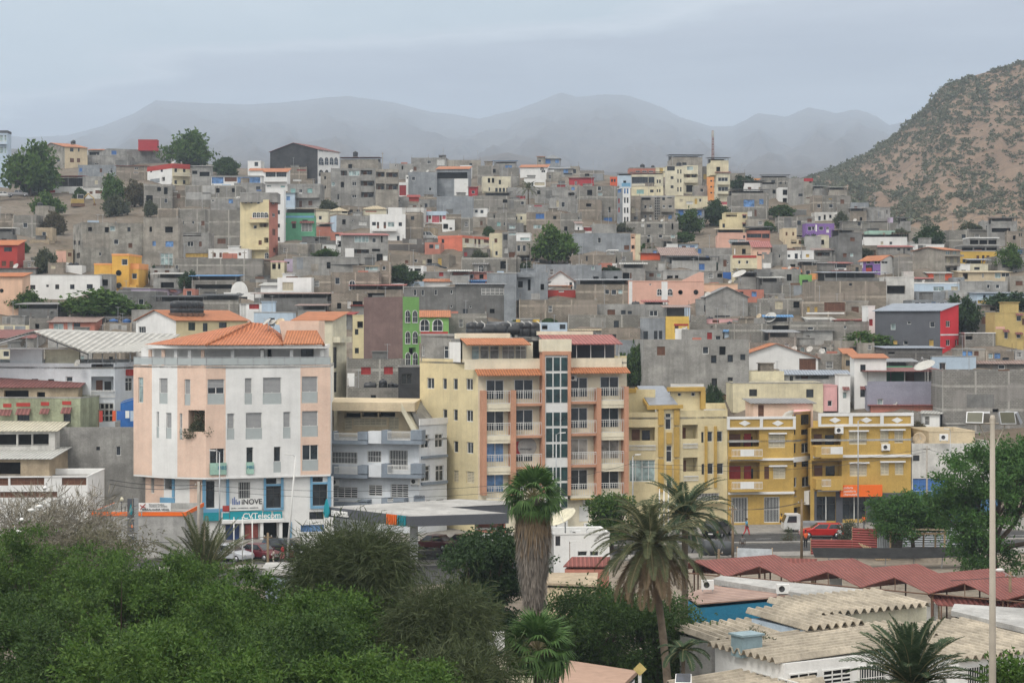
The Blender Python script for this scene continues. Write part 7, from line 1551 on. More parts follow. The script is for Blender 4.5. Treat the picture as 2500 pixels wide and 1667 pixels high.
m=MB(); m.tube([(1.2,.5,1.8),(2.6,.2,3.4),(3.9,-.4,2.2),(4.1,-.6,.6)],[.25,.2,.16,.12],6); m.build('boom',YM,t); m=MB(); m.extr([(3.7,-.9,0),(4.5,-.9,0),(4.4,-.9,.8),(3.8,-.9,.9)],(0,.8,0)); m.build('bucket',RUST,t)
SKIN=plain('dark_skin',(.10,.055,.035),.6,0,.1); HAIR=plain('black_hair',(.012,.011,.010),.9)
def skin_obj(name,nodes,edges,mat,parent,sub=1):
 me=bpy.data.meshes.new(name); me.from_pydata([n[0] for n in nodes],edges,[]); o=bpy.data.objects.new(name,me); C.objects.link(o)
 md=o.modifiers.new('s','SKIN'); ly=me.skin_vertices[0].data
 for i,n in enumerate(nodes): ly[i].radius=(n[1],n[1]*(n[2] if len(n)>2 else 1)); ly[i].use_root=(i==0)
 sb=o.modifiers.new('u','SUBSURF'); sb.levels=sub; sb.render_levels=sub
 dg=bpy.context.evaluated_depsgraph_get(); e=bpy.data.meshes.new_from_object(o.evaluated_get(dg)); bpy.data.objects.remove(o)
 for p in e.polygons: p.use_smooth=True
 e.materials.clear(); e.materials.append(mat); return link(name,e,parent)
def person(p,yaw,pose,top,bottom,label,hgt=1.72,skirt=False,hat=None,sit=0.0):
 """local x = facing direction, z up"""
 t=thing('person',label,'person',p,yaw,'people on the street'); k=hgt/1.72
 st={'stand':((.03,.04),(.02,-.03)),'walk':((.28,-.05),(-.30,.12)),'sit':(None,None)}[pose]; hip=.92 if pose!='sit' else .48
 N=[((0,0,hip),.115,1.2),((0,0,hip+.2),.10,1.25),((0,0,hip+.42),.115,1.5),((0,0,hip+.53),.055),((.01,0,hip+.60),.05),((.02,0,hip+.68),.085),((.02,0,hip+.77),.075)]; Ed=[(i,i+1) for i in range(6)]
 def chain(start,pts):
  a=start
  for q in pts: N.append(q); Ed.append((a,len(N)-1)); a=len(N)-1
  return a
 legs=[];arms=[]
 for i,sy in enumerate((-1,1)):
  if pose=='sit': L_=[((.05,sy*.1,.46),.085),((.42,sy*.12,.46),.06),((.45,sy*.12,.09),.045),((.58,sy*.13,.04),.04)]
  else:
   fx,kx=st[i]; L_=[((0,sy*.09,.86),.085),((fx*.5+.05,sy*.10,.48),.058),((fx-.02 if fx<0 else fx-.04,sy*.10,.09),.042),((fx+.12,sy*.11,.04+(.05 if fx<0 else 0)),.038)]
  chain(0,L_); legs.append(L_)
  sw=(-.22 if i==0 else .2) if pose=='walk' else .08
  if pose=='sit': A_=[((0,sy*.19,hip+.47),.055),((.08,sy*.24,hip+.22),.042),((.32,sy*.2,hip+.08),.032),((.38,sy*.19,hip+.06),.03)]
  else: A_=[((0,sy*.19,hip+.47),.055),((sw*.4,sy*.24,hip+.22),.042),((sw+.06,sy*.25,hip-.02),.031),((sw+.09,sy*.25,hip-.09),.032)]
  w_=chain(2,A_); arms.append(A_)
  hx,hy,hz=A_[-1][0]
  for f in range(4): Ln=(.06,.07,.065,.05)[f]; N.append(((hx+.005+(f-1.5)*.019,hy,hz-.05),.009)); Ed.append((w_,len(N)-1)); N.append(((hx+.02+(f-1.5)*.018,hy-sy*.012,hz-.05-Ln),.008)); Ed.append((len(N)-2,len(N)-1))
  N.append(((hx+.045,hy-sy*.01,hz-.02),.009)); Ed.append((w_,len(N)-1))
 N=[(tuple(c*k for c in n[0]),n[1]*k,*(n[2:])) for n in N]; skin_obj('body',N,Ed,SKIN,t)
 tm=plain('cloth_'+top[0],top[1],.9,0,.2); bm_=plain('cloth_'+bottom[0],bottom[1],.9,0,.2)
 q=lambda a,r,*z:(tuple(c*k for c in a),r*k,*z)
 N=[q((0,0,hip+.0),.135,1.2),q((0,0,hip+.2),.12,1.3),q((0,0,hip+.44),.13,1.5),q((0,0,hip+.52),.075)]; Ed=[(0,1),(1,2),(2,3)]
 for i,sy in enumerate((-1,1)):
  a0,a1=arms[i][0],arms[i][1]; N.append(q(a0[0],.07)); Ed.append((2,len(N)-1)); N.append(q(tuple(a0[0][j]*.15+a1[0][j]*.85 for j in range(3)),.056)); Ed.append((len(N)-2,len(N)-1))
 skin_obj('shirt',N,Ed,tm,t)
 if skirt:
  m=MB(); m.lathe([(.15*k,(hip+.06)*k),(.2*k,(hip-.2)*k),(.24*k,(hip-.52)*k),(.2*k,(hip-.52)*k)],n=12); m.build('skirt',bm_,t)
 else:
  N=[q((0,0,hip+.04),.13,1.2)]; Ed=[]
  for i in range(2):
   L_=legs[i]; N.append(q(L_[0][0],.1)); Ed.append((0,len(N)-1)); N.append(q(L_[1][0],.076)); Ed.append((len(N)-2,len(N)-1)); N.append(q(tuple(c if j<2 else c+.03 for j,c in enumerate(L_[2][0])),.058)); Ed.append((len(N)-2,len(N)-1))
  skin_obj('trousers',N,Ed,bm_,t)
 hm=HAIR if not hat else plain('cap_'+hat[0],hat[1],.8); m=MB(); r_=.098*k; m.lathe([(r_*1.0,0),(r_*1.02,.04*k),(r_*.8,.09*k),(r_*.3,.115*k)],(.005*k,0,(hip+.74)*k),12); m.build('hair' if not hat else 'cap',hm,t)
 m=MB(); hz=(hip+.71)*k; m.box(.095*k,.125*k,-.012*k,.012*k,hz-.02*k,hz+.01*k); m.build('nose',SKIN,t)
 return t
ORG_=('orange',(.75,.13,.04)); WHT=('white',(.7,.7,.7)); JN=('jeans',(.03,.05,.10)); BLK=('black',(.015,.015,.018)); GRY=('grey',(.15,.15,.15)); RED_=('red',(.55,.04,.05)); BLU=('blue',(.05,.18,.45)); TEL=('sky_blue',(.10,.35,.55)); YEL_=('yellow',(.65,.35,.05)); PNK=('pink',(.5,.18,.2)); DR=('dark_red',(.22,.05,.05))
person(onz(2135,1285)+Vector((0,0,.13)),R(95),'stand',WHT,JN,'person in white t shirt and jeans seen from behind near the bakery')
person(onz(2110,1298)+Vector((0,0,.13)),R(120),'walk',ORG_,GRY,'person in orange shirt and grey trousers walking by the lamp post')
person(onz(1967,1338),R(100),'stand',ORG_,BLK,'person in orange top beside the wooden pole on the near pavement')
person(onz(1823,1310)+Vector((0,0,.13)),R(15),'walk',TEL,RED_,'person in sky blue top and red shorts walking on the pavement')
person(onz(2167,1283)+Vector((0,0,.13)),R(180),'stand',BLU,BLU,'person all in blue under the tree by the bakery')
person(onz(2157,1283)+Vector((0,0,.13)),R(90),'stand',BLK,BLK,'person in black beside the one in blue')
person(onz(2051,1317),R(100),'sit',WHT,BLK,'person in black and white sitting on a motorbike behind the red car',hat=('white',(.6,.6,.6)))
person(onz(1908,1288)+Vector((0,0,.2)),R(-60),'sit',YEL_,BLK,'person in yellow sitting against the ochre wall')
person(onz(713,1371),R(185),'walk',WHT,DR,'person in white shirt walking by the leaning lamp post',skirt=True); person(onz(690,1374),R(170),'walk',RED_,PNK,'person in red top and pink skirt walking by the black car',skirt=True)
person(onz(668,1374),R(200),'stand',('beige',(.5,.45,.38)),('beige',(.5,.45,.38)),'child in pale clothes walking behind the person in red',1.25); person(onz(648,1352),R(180),'stand',WHT,BLK,'person in white t shirt and black trousers in the teal shop door')
person(onz(820,1342)+Vector((0,0,.3)),R(0),'sit',DR,BLK,'person in dark red sitting by the white yard wall'); person(onz(1016,1355),R(200),'walk',BLU,('navy',(.02,.02,.06)),'person in blue top and navy trousers near the maroon cars')
person(onz(1813,1350),R(90),'stand',GRY,GRY,'person in grey behind the white metal fence'); person(onz(1697,1352),R(30),'walk',BLK,BLK,'person in black bending near the water tanks'); person(onz(1748,1345),R(90),'sit',('navy',(.02,.02,.06)),BLK,'person in navy sitting by the road railing')
t=thing('motorcycle','parked motorcycle under the person in black and white','motorcycle',onz(2052,1320)+Vector((0,0,0)),R(100)); 
for x in (-.65,.65): m=MB(); m.lathe([(.22,-.05),(.3,-.05),(.3,.05),(.22,.05)],(x,0,.3),16,0,'y'); m.build('wheel',TYRE,t)
m=MB(); m.tube([(-.6,0,.35),(-.2,0,.5),(.3,0,.45),(.55,0,.85),(.65,0,.3)],.04,6); m.build('frame',RUST,t); m=MB(); m.box(-.6,.1,-.1,.1,.6,.68); m.build('saddle',BLACKP,t); m=MB(); m.lathe([(.1,-.16),(.13,0),(.1,.16)],(.28,0,.68),10,0,'x'); m.build('fuel_tank',plain('moto_white',(.6,.6,.6)),t); m=MB(); m.tube([(.5,-.3,.95),(.52,0,.9),(.5,.3,.95)],.018,5); m.build('handlebar',METAL,t)
POLEW=plain('white_pole',(.66,.66,.64),.5,0,.08); CONCP=plain('concrete_pole',(.36,.33,.29),.8,0,.2)
def lamp(px,py0,py1,label,arm=1.0,r=.08,mat=METAL,cat='street lamp',lean=0,z=0):
 b=onz(px,py1,z); h=(py1-py0)*b.y/F; t=thing('street_lamp',label,cat,b,0,'street lamps'); m=MB(); m.tube([(0,0,0),(lean*.5,0,h*.5),(lean,0,h)],[r,r*.8,r*.6],8); m.build('pole',mat,t)
 m=MB(); m.tube([(lean,0,h-.05),(lean+arm*.6,-.2,h+.12),(lean+arm,-.3,h+.15)],.035,5); m.build('arm',mat,t); m=MB(); s_=1 if arm>=0 else -1; m.extr([(lean+arm,-.42,h+.1),(lean+arm+s_*.55,-.5,h+.14),(lean+arm+s_*.55,-.3,h+.14),(lean+arm,-.22,h+.1)],(0,0,.1)); m.build('lamp_head',POLEW,t); return t
lamp(2095,1027,1290,'grey street lamp in front of the ochre building',.5); lamp(1358,1060,1330,'grey street lamp before the glazed stair of the cream block',.35)
lamp(700,1113,1372,'leaning white street lamp by the people at the black car',-.4,.11,POLEW,lean=.8); lamp(536,1103,1372,'grey street lamp in front of the teal shop sign',-.3); lamp(1545,1113,1330,'grey street lamp before the butter yellow building',.2)
lamp(1652,1205,1372,'pale grey street lamp rising behind the tall date palm',.0,.13); lamp(1432,1292,1380,'thin grey lamp post before the white office',.2,.06); lamp(1391,1325,1420,'dark thin pole near the red roofs',.0,.04,RUST); lamp(2320,1050,1290,'thin grey lamp post before the old white building',-.2,.05)
def pole(px,py0,py1,label,r=.13,mat=WOOD,z=0,cross=False,lean=0):
 b=onz(px,py1,z); h=(py1-py0)*b.y/F; t=thing('utility_pole',label,'pole',b,0,'utility poles'); m=MB(); m.tube([(0,0,-.2),(lean,0,h)],[r,r*.75],8); m.build('pole',mat,t)
 m=MB(); m.tube([(lean-.35,0,h-.35),(lean+.35,0,h-.35)],.045,4); m.build('crossarm',WOOD,t); m=MB(); 
 for k in (-.28,.28): m.lathe([(.04,0),(.06,.06),(.03,.12)],(lean+k,0,h-.31),8)
 m.build('insulators',W('conclight'),t); return b+Vector((lean,0,h-.3))
pA=pole(485,1175,1372,'grey concrete pole at the corner building',.16,CONCP); pB=pole(249,1160,1300,'brown pole left of the station shop with a white cap',.12); pC=pole(1789,1233,1366,'wooden pole before the ochre building doorway',.13); pD=pole(1957,1218,1366,'wooden pole beside the person in orange'); pE=pole(1990,1375,1478,'leaning wooden pole before the red market roofs',.13,lean=-.25)
pF=pole(1755,1340,1423,'wooden pole crowded with wires behind the blue building'); pG=pole(2263,1088,1290,'concrete pole before the old white building',.12,CONCP); pH=pole(2466,1395,1560,'dark wooden pole right of the tall floodlight mast',.13); pI=pole(654,1300,1432,'old thin pole beside the maroon sedan',.12)
def flag(px,py0,py1,label,z=0): b=onz(px,py1,z); h=(py1-py0)*b.y/F; t=thing('flagpole',label,'flagpole',b,0,'white flagpoles'); m=MB(); m.tube([(0,0,0),(0,0,h)],.055,8); m.build('pole',POLEW,t); m=MB(); m.lathe([(.03,h),(.08,h+.05),(.03,h+.12)],n=8); m.build('cap',POLEW,t)
for px_,y0,y1,l_ in ((571,1265,1380,'left of the three white flagpoles by the maroon sedan'),(592,1264,1375,'middle of the three white flagpoles by the maroon sedan'),(616,1265,1383,'right of the three white flagpoles by the maroon sedan'),(1610,1196,1372,'left of three white flagpoles behind the date palm'),(1621,1196,1372,'middle of three white flagpoles behind the date palm'),(1632,1198,1372,'right of three white flagpoles behind the date palm')): flag(px_,y0,y1,l_)
def wire(a,b,label,sag=.5,r=.018,n=10):
 a,b=Vector(a),Vector(b); pts=[a+(b-a)*i/n-Vector((0,0,sag*4*(i/n)*(1-i/n))) for i in range(n+1)]; m=MB(); m.tube(pts,r,4); o=m.build('wire',BLACKP); tag(o,label,'wire','overhead wires'); return o
wire(pB,pA,'upper black wire from the brown pole to the corner building pole',.3,.03); wire(pB-Vector((0,0,.4)),pA-Vector((0,0,.25)),'lower black wire from the brown pole to the corner building pole',.4,.03)
wire(pA,P(1230,1183,180),'upper wire crossing in front of the blue grey balconies',.6); wire(pA-Vector((0,0,.4)),P(1230,1200,180),'lower wire crossing in front of the blue grey balconies',.7); wire(P(1230,1183,180),P(1545,1130,178),'wire rising across the cream apartment block',.4); wire(P(1545,1130,178),pG,'long upper wire across the ochre building',.9); wire(P(1545,1138,178),pG-Vector((0,0,.3)),'long lower wire across the ochre building',1.1)
wire(pG,P(2340,1106,190),'short wire from the concrete pole into the tree',.2); wire(pD,pC,'wire between the two wooden roadside poles',.3); wire(pC,pF,'wire from the roadside pole to the crowded pole',.3); wire(pD,P(1700,1240,170),'wire from the right roadside pole to the palm',.4); wire(pE,pH,'wire across the red market roofs to the dark pole',.6,.022); wire(pF,pE,'wire between the crowded pole and the leaning pole',.4); wire(P(250,1310,160),pI,'wire in front of the station shop',.5,.025); wire(pI,P(1100,1310,160),'wire crossing the station forecourt',.6)
b=G0(2423,62); t=thing('floodlight_mast','tall tapering beige floodlight mast with four square lamps','floodlight mast',b); hm=H+(HY-1035)/F*62; m=MB(); m.tube([(0,0,0),(0,0,hm*.55),(0,0,hm)],[.16,.12,.085],12); m.build('mast',plain('mast_beige',(.40,.36,.30),.7,0,.12),t)
m=MB(); m.tube([(-.62,0,hm+.02),(.62,0,hm+.02)],.03,5); m.tube([(-.45,0,hm+.02),(-.02,0,hm-.9)],.02,4); m.tube([(.45,0,hm+.02),(.02,0,hm-.9)],.02,4); m.lathe([(.09,hm),(.11,hm+.15),(.07,hm+.3)],n=10); m.build('bracket',plain('mast_beige',(.4,.36,.3)),t)
fg_=plain('floodlight_glass',(.10,.10,.07),.3)
for (x,y,rz,tl) in ((-.62,-.12,-20,-35),(.45,-.14,10,-20),(-.3,.25,160,-30),(.75,.2,120,-30)):
 m=MB(); m.box(-.28,.28,-.06,.06,-.22,.22,0); m.box(-.25,.25,-.066,-.061,-.19,.19,1); o=m.build('floodlight',[METAL,fg_],t,(x,y,hm+.2)); o.rotation_euler=(R(tl),0,R(rz))
t=thing('street_lamp','white street lamp head on an arm at the dark right pole','street lamp',pH+Vector((0,-.15,0)),0,'street lamps'); m=MB(); m.tube([(0,0,0),(-.5,0,.3),(-.7,0,.4)],.03,5); m.build('arm',METAL,t); m=MB(); m.lathe([(.05,-.3),(.13,-.1),(.13,.15),(.05,.3)],(-.75,0,.42),8,0,'x'); m.build('lamp_head',POLEW,t)
def panel(name,label,a,b,h,mat,group=None,z=0,cat='fence'):
 a,b=Vector(a),Vector(b); u=b-a; L_=u.length; t=thing(name,label,cat,(a.x,a.y,z),math.atan2(u.y,u.x),group); m=MB(); m.box(0,L_,-.03,.03,.02,h); m.build('panels',mat,t); m=MB(); n=max(1,int(L_/1.8))
 for i in range(n+1): m.box(L_*i/n-.05,L_*i/n+.05,.031,.13,0,h+.1)
 m.build('posts',TIMBER if h<3 else RUST,t); return t
RS=sheet('red_panel',(.40,.10,.09),.22,.4,2); GSH=sheet('grey_panel',(.40,.43,.46),.22,.35,2); GS0=sheet('grey_upright_panel',(.42,.45,.47),.22,.35,0)
def gxy(px,py): q=onz(px,py); return (q.x,q.y)
panel('metal_fence','bent dark red corrugated fence around the building plot, left half',gxy(1980,1356),gxy(2080,1357),1.5,RS); panel('metal_fence','taller dark red corrugated sheet fence, right half',gxy(2081,1357),gxy(2141,1360),2.6,RS); panel('metal_fence','grey upright sheet fence panel beside the red one',gxy(2142,1360),gxy(2172,1362),2.5,GS0); panel('metal_fence','long grey corrugated fence behind the timber shed',gxy(2200,1334),gxy(2395,1336),2.3,GSH)
panel('metal_fence','row of pale blue white metal fence panels before the road',gxy(1800,1371),gxy(1885,1374),1.25,plain('pale_panel',(.50,.54,.58),.5))
t=thing('timber_shed','unfinished timber shed with plywood roof under the tree','shed',onz(2165,1366)); 
for x,y in ((0.3,0),(.3,4),(5.2,0),(5.5,1.2),(5.3,4),(3.8,2.2)): m=MB(); m.tube([(x,y,0),(x+.05,y,2.6)],.09,5); m.build('post',TIMBER,t)
m=MB(); m.extr([(-.2,-.5,2.55),(2.2,-.5,2.5),(2.3,4.2,3.0),(0,4.2,3.1)],(0,0,.05)); m.extr([(2.25,-.4,2.75),(5.4,-.4,2.7),(5.4,4.2,3.05),(2.3,4.2,3.1)],(0,0,.05)); m.build('plywood_roof',plain('plywood',(.55,.44,.30),.85,0,.25),t); m=MB(); m.box(.2,5.4,-.1,-.02,2.3,2.48); m.build('beam',TIMBER,t)
m=MB(); m.box(.5,1.9,2.2,2.35,0,2.3); m.build('block_wall',W('block'),t)
t=thing('plank_pile','pale planks leaning in a fan against the red fence','planks',onz(2130,1366)); 
for k in range(7): m=MB(); a=k*.22; m.tube([(-1.2+a*1.2,.3,1.5-.1*k),(.3+a*.8,-.6,0.03)],.05,4); m.build('plank',TIMBER,t)
t=thing('plank_pile','pile of loose boards lying inside the building plot','planks',onz(2245,1356)); 
for k in range(6): m=MB(); m.tube([(-1.6+k*.3,.2*k,.06+.04*k),(1.4+k*.15,.35*k-.5,.1+.03*k)],.07,4); m.build('plank',TIMBER,t)
t=thing('earth_mound','brown earth mound at the right of the building plot','mound',onz(2330,1366)); m=MB(); m.lathe([(3.4,-.1),(2.9,.35),(2.0,.8),(1.0,1.05),(.1,1.15)],n=14); m.build('soil',DIRT,t); 
t=thing('roof_sheet','long dark curved corrugated roof edge before the building plot','roof',onz(1990,1392)); 
m=MB(); n=14
for i in range(n): 
 x0,x1=i*14.6/n,(i+1)*14.6/n; f0,f1=math.sin(math.pi*i/n)*-.35,math.sin(math.pi*(i+1)/n)*-.35
 m.quad((x0,2.0+x0*.05,1.75+f0*.2),(x1,2.0+x1*.05,1.75+f1*.2),(x1,.2+x1*.05,1.1+f1*.4),(x0,.2+x0*.05,1.1+f0*.4))
m.build('sheet',plain('tarred_sheet',(.03,.03,.03),.95,0,.4,.1),t)
for k in range(6): m=MB(); x=1.2+k*2.5; m.tube([(x,.5+x*.05,0),(x+.1,.5+x*.05,1.05)],.05,5); m.build('strut',METAL,t)
for i,(px_,r_) in enumerate(((1738,.75),(1768,.68))):
 b=onz(px_,1358); t=thing('water_tank','%s of two big dark lying tanks by the road'%('left','right')[i],'water tank',b,R(10)); m=MB(); m.lathe([(.2,-.9),(r_*.85,-.85),(r_,-.6),(r_*.96,-.2),(r_,-.1),(r_,.4),(r_*.96,.5),(r_*.85,.8),(.2,.85)],(0,0,r_+.05),16,0,'x'); m.build('tank_body',plain('dark_grey_plastic',(.05,.055,.06),.5),t); m=MB(); m.box(-.6,-.4,-.5,.5,0,.2); m.box(.3,.5,-.5,.5,0,.2); m.build('cradle',CONC,t)
ud=Vector((.86,.51)); MR=sheet('market_red',(.27,.095,.08),.33,.45,0)
apx=[(13.5,136.1),(17.9,133.2),(22.3,130.2),(26.4,127.2),(30.5,124.3),(34.8,121.2)]; fd_=Vector((.81,-.58))
for i,(x,y) in enumerate(apx):
 A_=Vector((x,y)); V0=A_-fd_*2.55; V1=A_+fd_*2.55; Lr=[7.5,8.8,8.5,9.6,12,14][i]; za_,zv=3.75,2.85
 t=thing('market_roof','%s bay of the zigzag red corrugated market roof, counted from the left'%('first','second','third','fourth','fifth','sixth')[i],'market roof',(A_.x,A_.y,0),math.atan2(ud.y,ud.x),'bays of the red market roof')
 inv=Matrix.Rotation(-math.atan2(ud.y,ud.x),2); l0=inv@(V0-A_); l1=inv@(V1-A_); 
 m=MB(); m.extr([(0,0,za_),(l1.x,l1.y,zv),(l1.x+Lr,l1.y,zv),(Lr,0,za_)],(0,0,.06)); m.build('near_slope',MR,t); m=MB(); m.extr([(0,0,za_-.001),(l0.x,l0.y,zv),(l0.x+Lr,l0.y,zv),(Lr,0,za_-.001)],(0,0,.06)); m.build('far_slope',MR,t)
 for q in ((l1.x+.3,l1.y+.1),(l1.x+Lr*.5,l1.y+.1),(l1.x+Lr-.3,l1.y+.1),(l0.x+.3,l0.y-.1)): m=MB(); m.tube([(q[0],q[1],0),(q[0],q[1],zv)],.06,5); m.build('post',RUST,t)
 m=MB(); m.tube([(l0.x+.05,l0.y,zv+.02),(l1.x+.05,l1.y,zv-.02)],.05,4); m.tube([(.05,0,za_-.05),(.05,0,zv)],.04,4); m.build('truss',RUST,t)
def lowroof(label,pts,zt_,mat,wallm=None,zw=None,posts=True,name='roof_shed',cat='shed',th=.08):
 """single sloping sheet; pts = (px,py,z) corners"""
 w_=[onz(px,py,z) for px,py,z in pts]; c=sum(w_,Vector())/len(w_); t=thing(name,label,cat,(c.x,c.y,0)); c.z=0
 m=MB(); m.extr([q-c for q in w_],(0,0,th)); m.build('roof_sheet',mat,t)
 if wallm:
  q=[(c*0+(p-c)*.94) for p in w_]; m=MB()
  for a,b in zip(q,q[1:]+q[:1]): m.quad((a.x,a.y,0),(b.x,b.y,0),(b.x,b.y,b.z-.02),(a.x,a.y,a.z-.02))
  m.build('wall',wallm,t)
 else:
  for p in w_: q=(p-c)*.93; m=MB(); m.tube([(q.x,q.y,0),(q.x,q.y,p.z)],.06,5); m.build('post',RUST,t)
 return t
lowroof('low red corrugated strip roof at the lower right of the market',[(2265,1453,2.6),(2290,1478,2.2),(2540,1492,2.2),(2540,1468,2.6)],0,MR); lowroof('red corrugated roof left behind the market, brick red wall below',[(1375,1384,2.5),(1396,1361,3.1),(1490,1361,3.1),(1485,1384,2.5)],0,MR,W('salmon')); lowroof('small red roof between the pole and the dark sheet',[(1876,1382,2.9),(1905,1364,3.4),(1995,1366,3.4),(1985,1384,2.9)],0,MR)
lowroof('red corrugated roof left of the zigzag bays behind the palm',[(1690,1398,2.6),(1700,1368,3.4),(1860,1374,3.4),(1800,1402,2.6)],0,MR)
t=panel('boundary_wall','long weathered white boundary wall in front of the red market roofs',gxy(1755,1478),gxy(2290,1549),2.1,W('whiteold'),cat='wall')
for px_,py_,w_,l_ in ((1805,1392,2.0,'white board frame on posts left of the leaning pole'),(2025,1425,.9,'small square white board under the second market bay')):
 b=onz(px_,py_+14,2.2); t=thing('board',l_,'board',(b.x,b.y,0)); m=MB(); m.box(0,w_,-.03,.03,2.4,3.0); m.build('panel',W('white'),t); m=MB(); m.box(.05,.12,.031,.1,0,2.4); m.box(w_-.12,w_-.05,.031,.1,0,2.4); m.build('legs',RUST,t)
t=lowroof('bright blue office with brownish pink ribbed roof behind the date palm',[(1672,1455,3.1),(1734,1430,3.6),(1938,1455,3.6),(1703,1476,3.1)],0,sheet('pinkbrown',(.42,.29,.24),.45,.3,1),W('deepblue'),name='blue_office',cat='building')
b=onz(1722,1477,2.6); u_=Vector(onz(1930,1455,3.0))-Vector(onz(1703,1476,3.1)); sgn_=thing('wall_sign','pale sign board with dark lettering on the blue office wall','sign',(b.x,b.y-.35,1.0),math.atan2(u_.y,u_.x)); m=MB(); m.box(0,3.0,-.05,0,0,1.15); m.build('board',W('conclight'),sgn_); text('Delegação do Ministério\nda Saúde da Praia',.24,W('deepblue'),sgn_,(.55,-.06,.75)); m=MB(); m.lathe([(.01,-.06),(.16,-.06)],(.3,0,.8),10,0,'y'); m.build('crest',W('deepblue'),sgn_)
lowroof('light blue flat roofed wing with grey parapet beside the blue office',[(1740,1425,3.7),(1760,1417,3.7),(2118,1452,3.7),(2010,1470,3.5)],0,W('conclight'),plain('light_blue_wall',(.10,.38,.55),.8),name='office_wing',cat='building',th=.35)
for px_,py_,l_ in ((1712,1437,'left white air conditioner on the blue office roof edge'),(1895,1447,'right white air conditioner on the blue office roof edge')): b=onz(px_,py_,3.75); aircon(b,0,l_,.95)
WAVE=wallmat('folded_sheet',(.42,.37,.295),1.0); yaw_=math.atan2(.5,.87)
def hall(label,ox_,oy_,lx,ly,z,axis,wallm,wins_front='',wins_left='',pitch=.6,wall=True,slope=.25,name='school_hall'):
 t=thing(name,label,'building',(ox_,oy_,0),yaw_,'school halls with folded sheet roofs'); am=.135; m=MB()
 n=int(round((ly if axis=='y' else lx)/pitch)); st=[(0,-am),(.28,am),(.5,am),(.78,-am)]
 P_=[(i+f)*pitch for i in range(n) for f,_ in st]; Z_=[h for i in range(n) for _,h in st]
 o_=.35
 for (a,za_),(b,zb2) in zip(zip(P_,Z_),zip(P_[1:],Z_[1:])):
  if axis=='y': q=[(-o_,-a,z+za_-slope*0),(-o_,-b,z+zb2),(lx+o_,-b,z+zb2+slope),(lx+o_,-a,z+za_+slope)]
  else: q=[(a,-ly-o_,z+za_),(b,-ly-o_,z+zb2),(b,o_,z+zb2+slope),(a,o_,z+za_+slope)]
  m.extr(q,(0,0,.045))
 m.build('folded_roof',WAVE,t)
 if wall:
  m=MB(); m.box(.1,lx-.1,-ly+.1,-.1,0,z-am-.02); m.build('wall',wallm,t)
 def put(ty,x,z0,w_,h_,face):
  me,mw,mh=wmesh(ty,w_,h_); o=link('window',me,t); o.scale=(w_/mw,1,h_/mh)
  if face=='f': o.location=(x,-ly+.05,z0)
  else: o.location=(.05,-x,z0); o.rotation_euler=(0,0,-math.pi/2)
 for spec,face in ((wins_front,'f'),(wins_left,'l')):
  for it in spec.split(';'):
   if it.strip(): 
    q=it.strip().split(','); put(q[0][0],*[float(v) for v in [q[0][1:]]+q[1:]],face)
 return t
hall('white school hall with high folded roof at the lower centre right',10.8,99.3,9.8,6.1,4.0,'y',W('white'),'J.4,2.3,1.9,1.0;J2.6,2.3,1.9,1.0;g5.0,1.9,1.9,1.4;g7.4,1.9,1.9,1.4','J3.4,2.2,1.6,.9;J5.6,2.2,1.6,.9')
hall('lower white school wing with folded lean to roof at bottom centre',8.2,95.2,6.0,4.6,2.7,'y',W('white'),'J.5,1.3,1.5,1.1;J2.3,1.3,1.5,1.1;J4.2,1.3,1.5,1.1;J6.2,1.3,1.5,1.1','J1.6,1.3,1.5,1.1;J3.7,1.3,1.5,1.1')
hall('narrow hall with folded roof edge left of the bushy courtyard',9.3,103.6,5.4,3.2,3.9,'x',W('conclight'),'k1,1.5,1.2,1.0')
hall('pale blue walled hall with folded roof above the courtyard',13.6,105.7,4.2,4.9,4.5,'x',W('paleblue'),'k.6,2.0,1.0,.9')
hall('long rear hall with folded beige roof behind the palm fronds',15.2,108.4,8.5,4.2,4.7,'x',W('cream2'))
hall('middle hall with dark folded roof edge right of the pale blue wall',17.9,102.4,5.0,3.0,4.0,'x',W('white'))
hall('right white school hall with barred blue windows behind the mast',19.4,103.4,15,8.0,3.7,'x',W('white'),'g.6,1.3,2.0,1.9;g3.1,1.9,2.0,1.2;g5.6,1.9,2.4,1.2;g8.6,1.9,2.4,1.2','g1,1.2,1.8,1.2;g4,1.2,1.8,1.2')
lowroof('flat concrete roofed block with lime green band at the right',[(2322,1502,4.0),(2330,1485,4.0),(2560,1500,4.0),(2560,1560,4.0)],0,W('conclight'),W('palegreen'),name='green_block',cat='building',th=.3)
lowroof('low building with flat brownish tile roof at the bottom centre',[(1360,1700,3.4),(1375,1618,3.4),(1556,1646,3.4),(1500,1700,3.4)],0,plain('flat_tile_roof',(.42,.28,.21),.9,0,.15),W('white'),name='low_building',cat='building',th=.2)
lowroof('light blue walled building with white slab behind the lower fan palm',[(1060,1572,3.6),(1075,1548,3.6),(1232,1548,3.6),(1232,1590,3.6)],0,W('conclight'),W('paleblue'),name='low_building',cat='building',th=.2)
lowroof('hall with folded beige roof at the bottom left of the fan palm',[(1120,1640,2.9),(1130,1608,3.2),(1330,1602,3.2),(1330,1640,2.9)],0,WAVE,W('cream2'),name='low_building',cat='building',th=.12)
lowroof('cream walled yard building with balustrade right of the fan palm trunk',[(1332,1428,2.6),(1340,1402,2.6),(1460,1402,2.6),(1456,1432,2.6)],0,W('tan'),W('beige'),name='low_building',cat='building',th=.15)
lowroof('long pale market slab roof behind the foreground trees',[(640,1402,2.6),(650,1388,2.6),(900,1386,2.6),(900,1420,2.6)],0,W('conclight'),W('bluebal'),name='low_building',cat='building',th=.5)
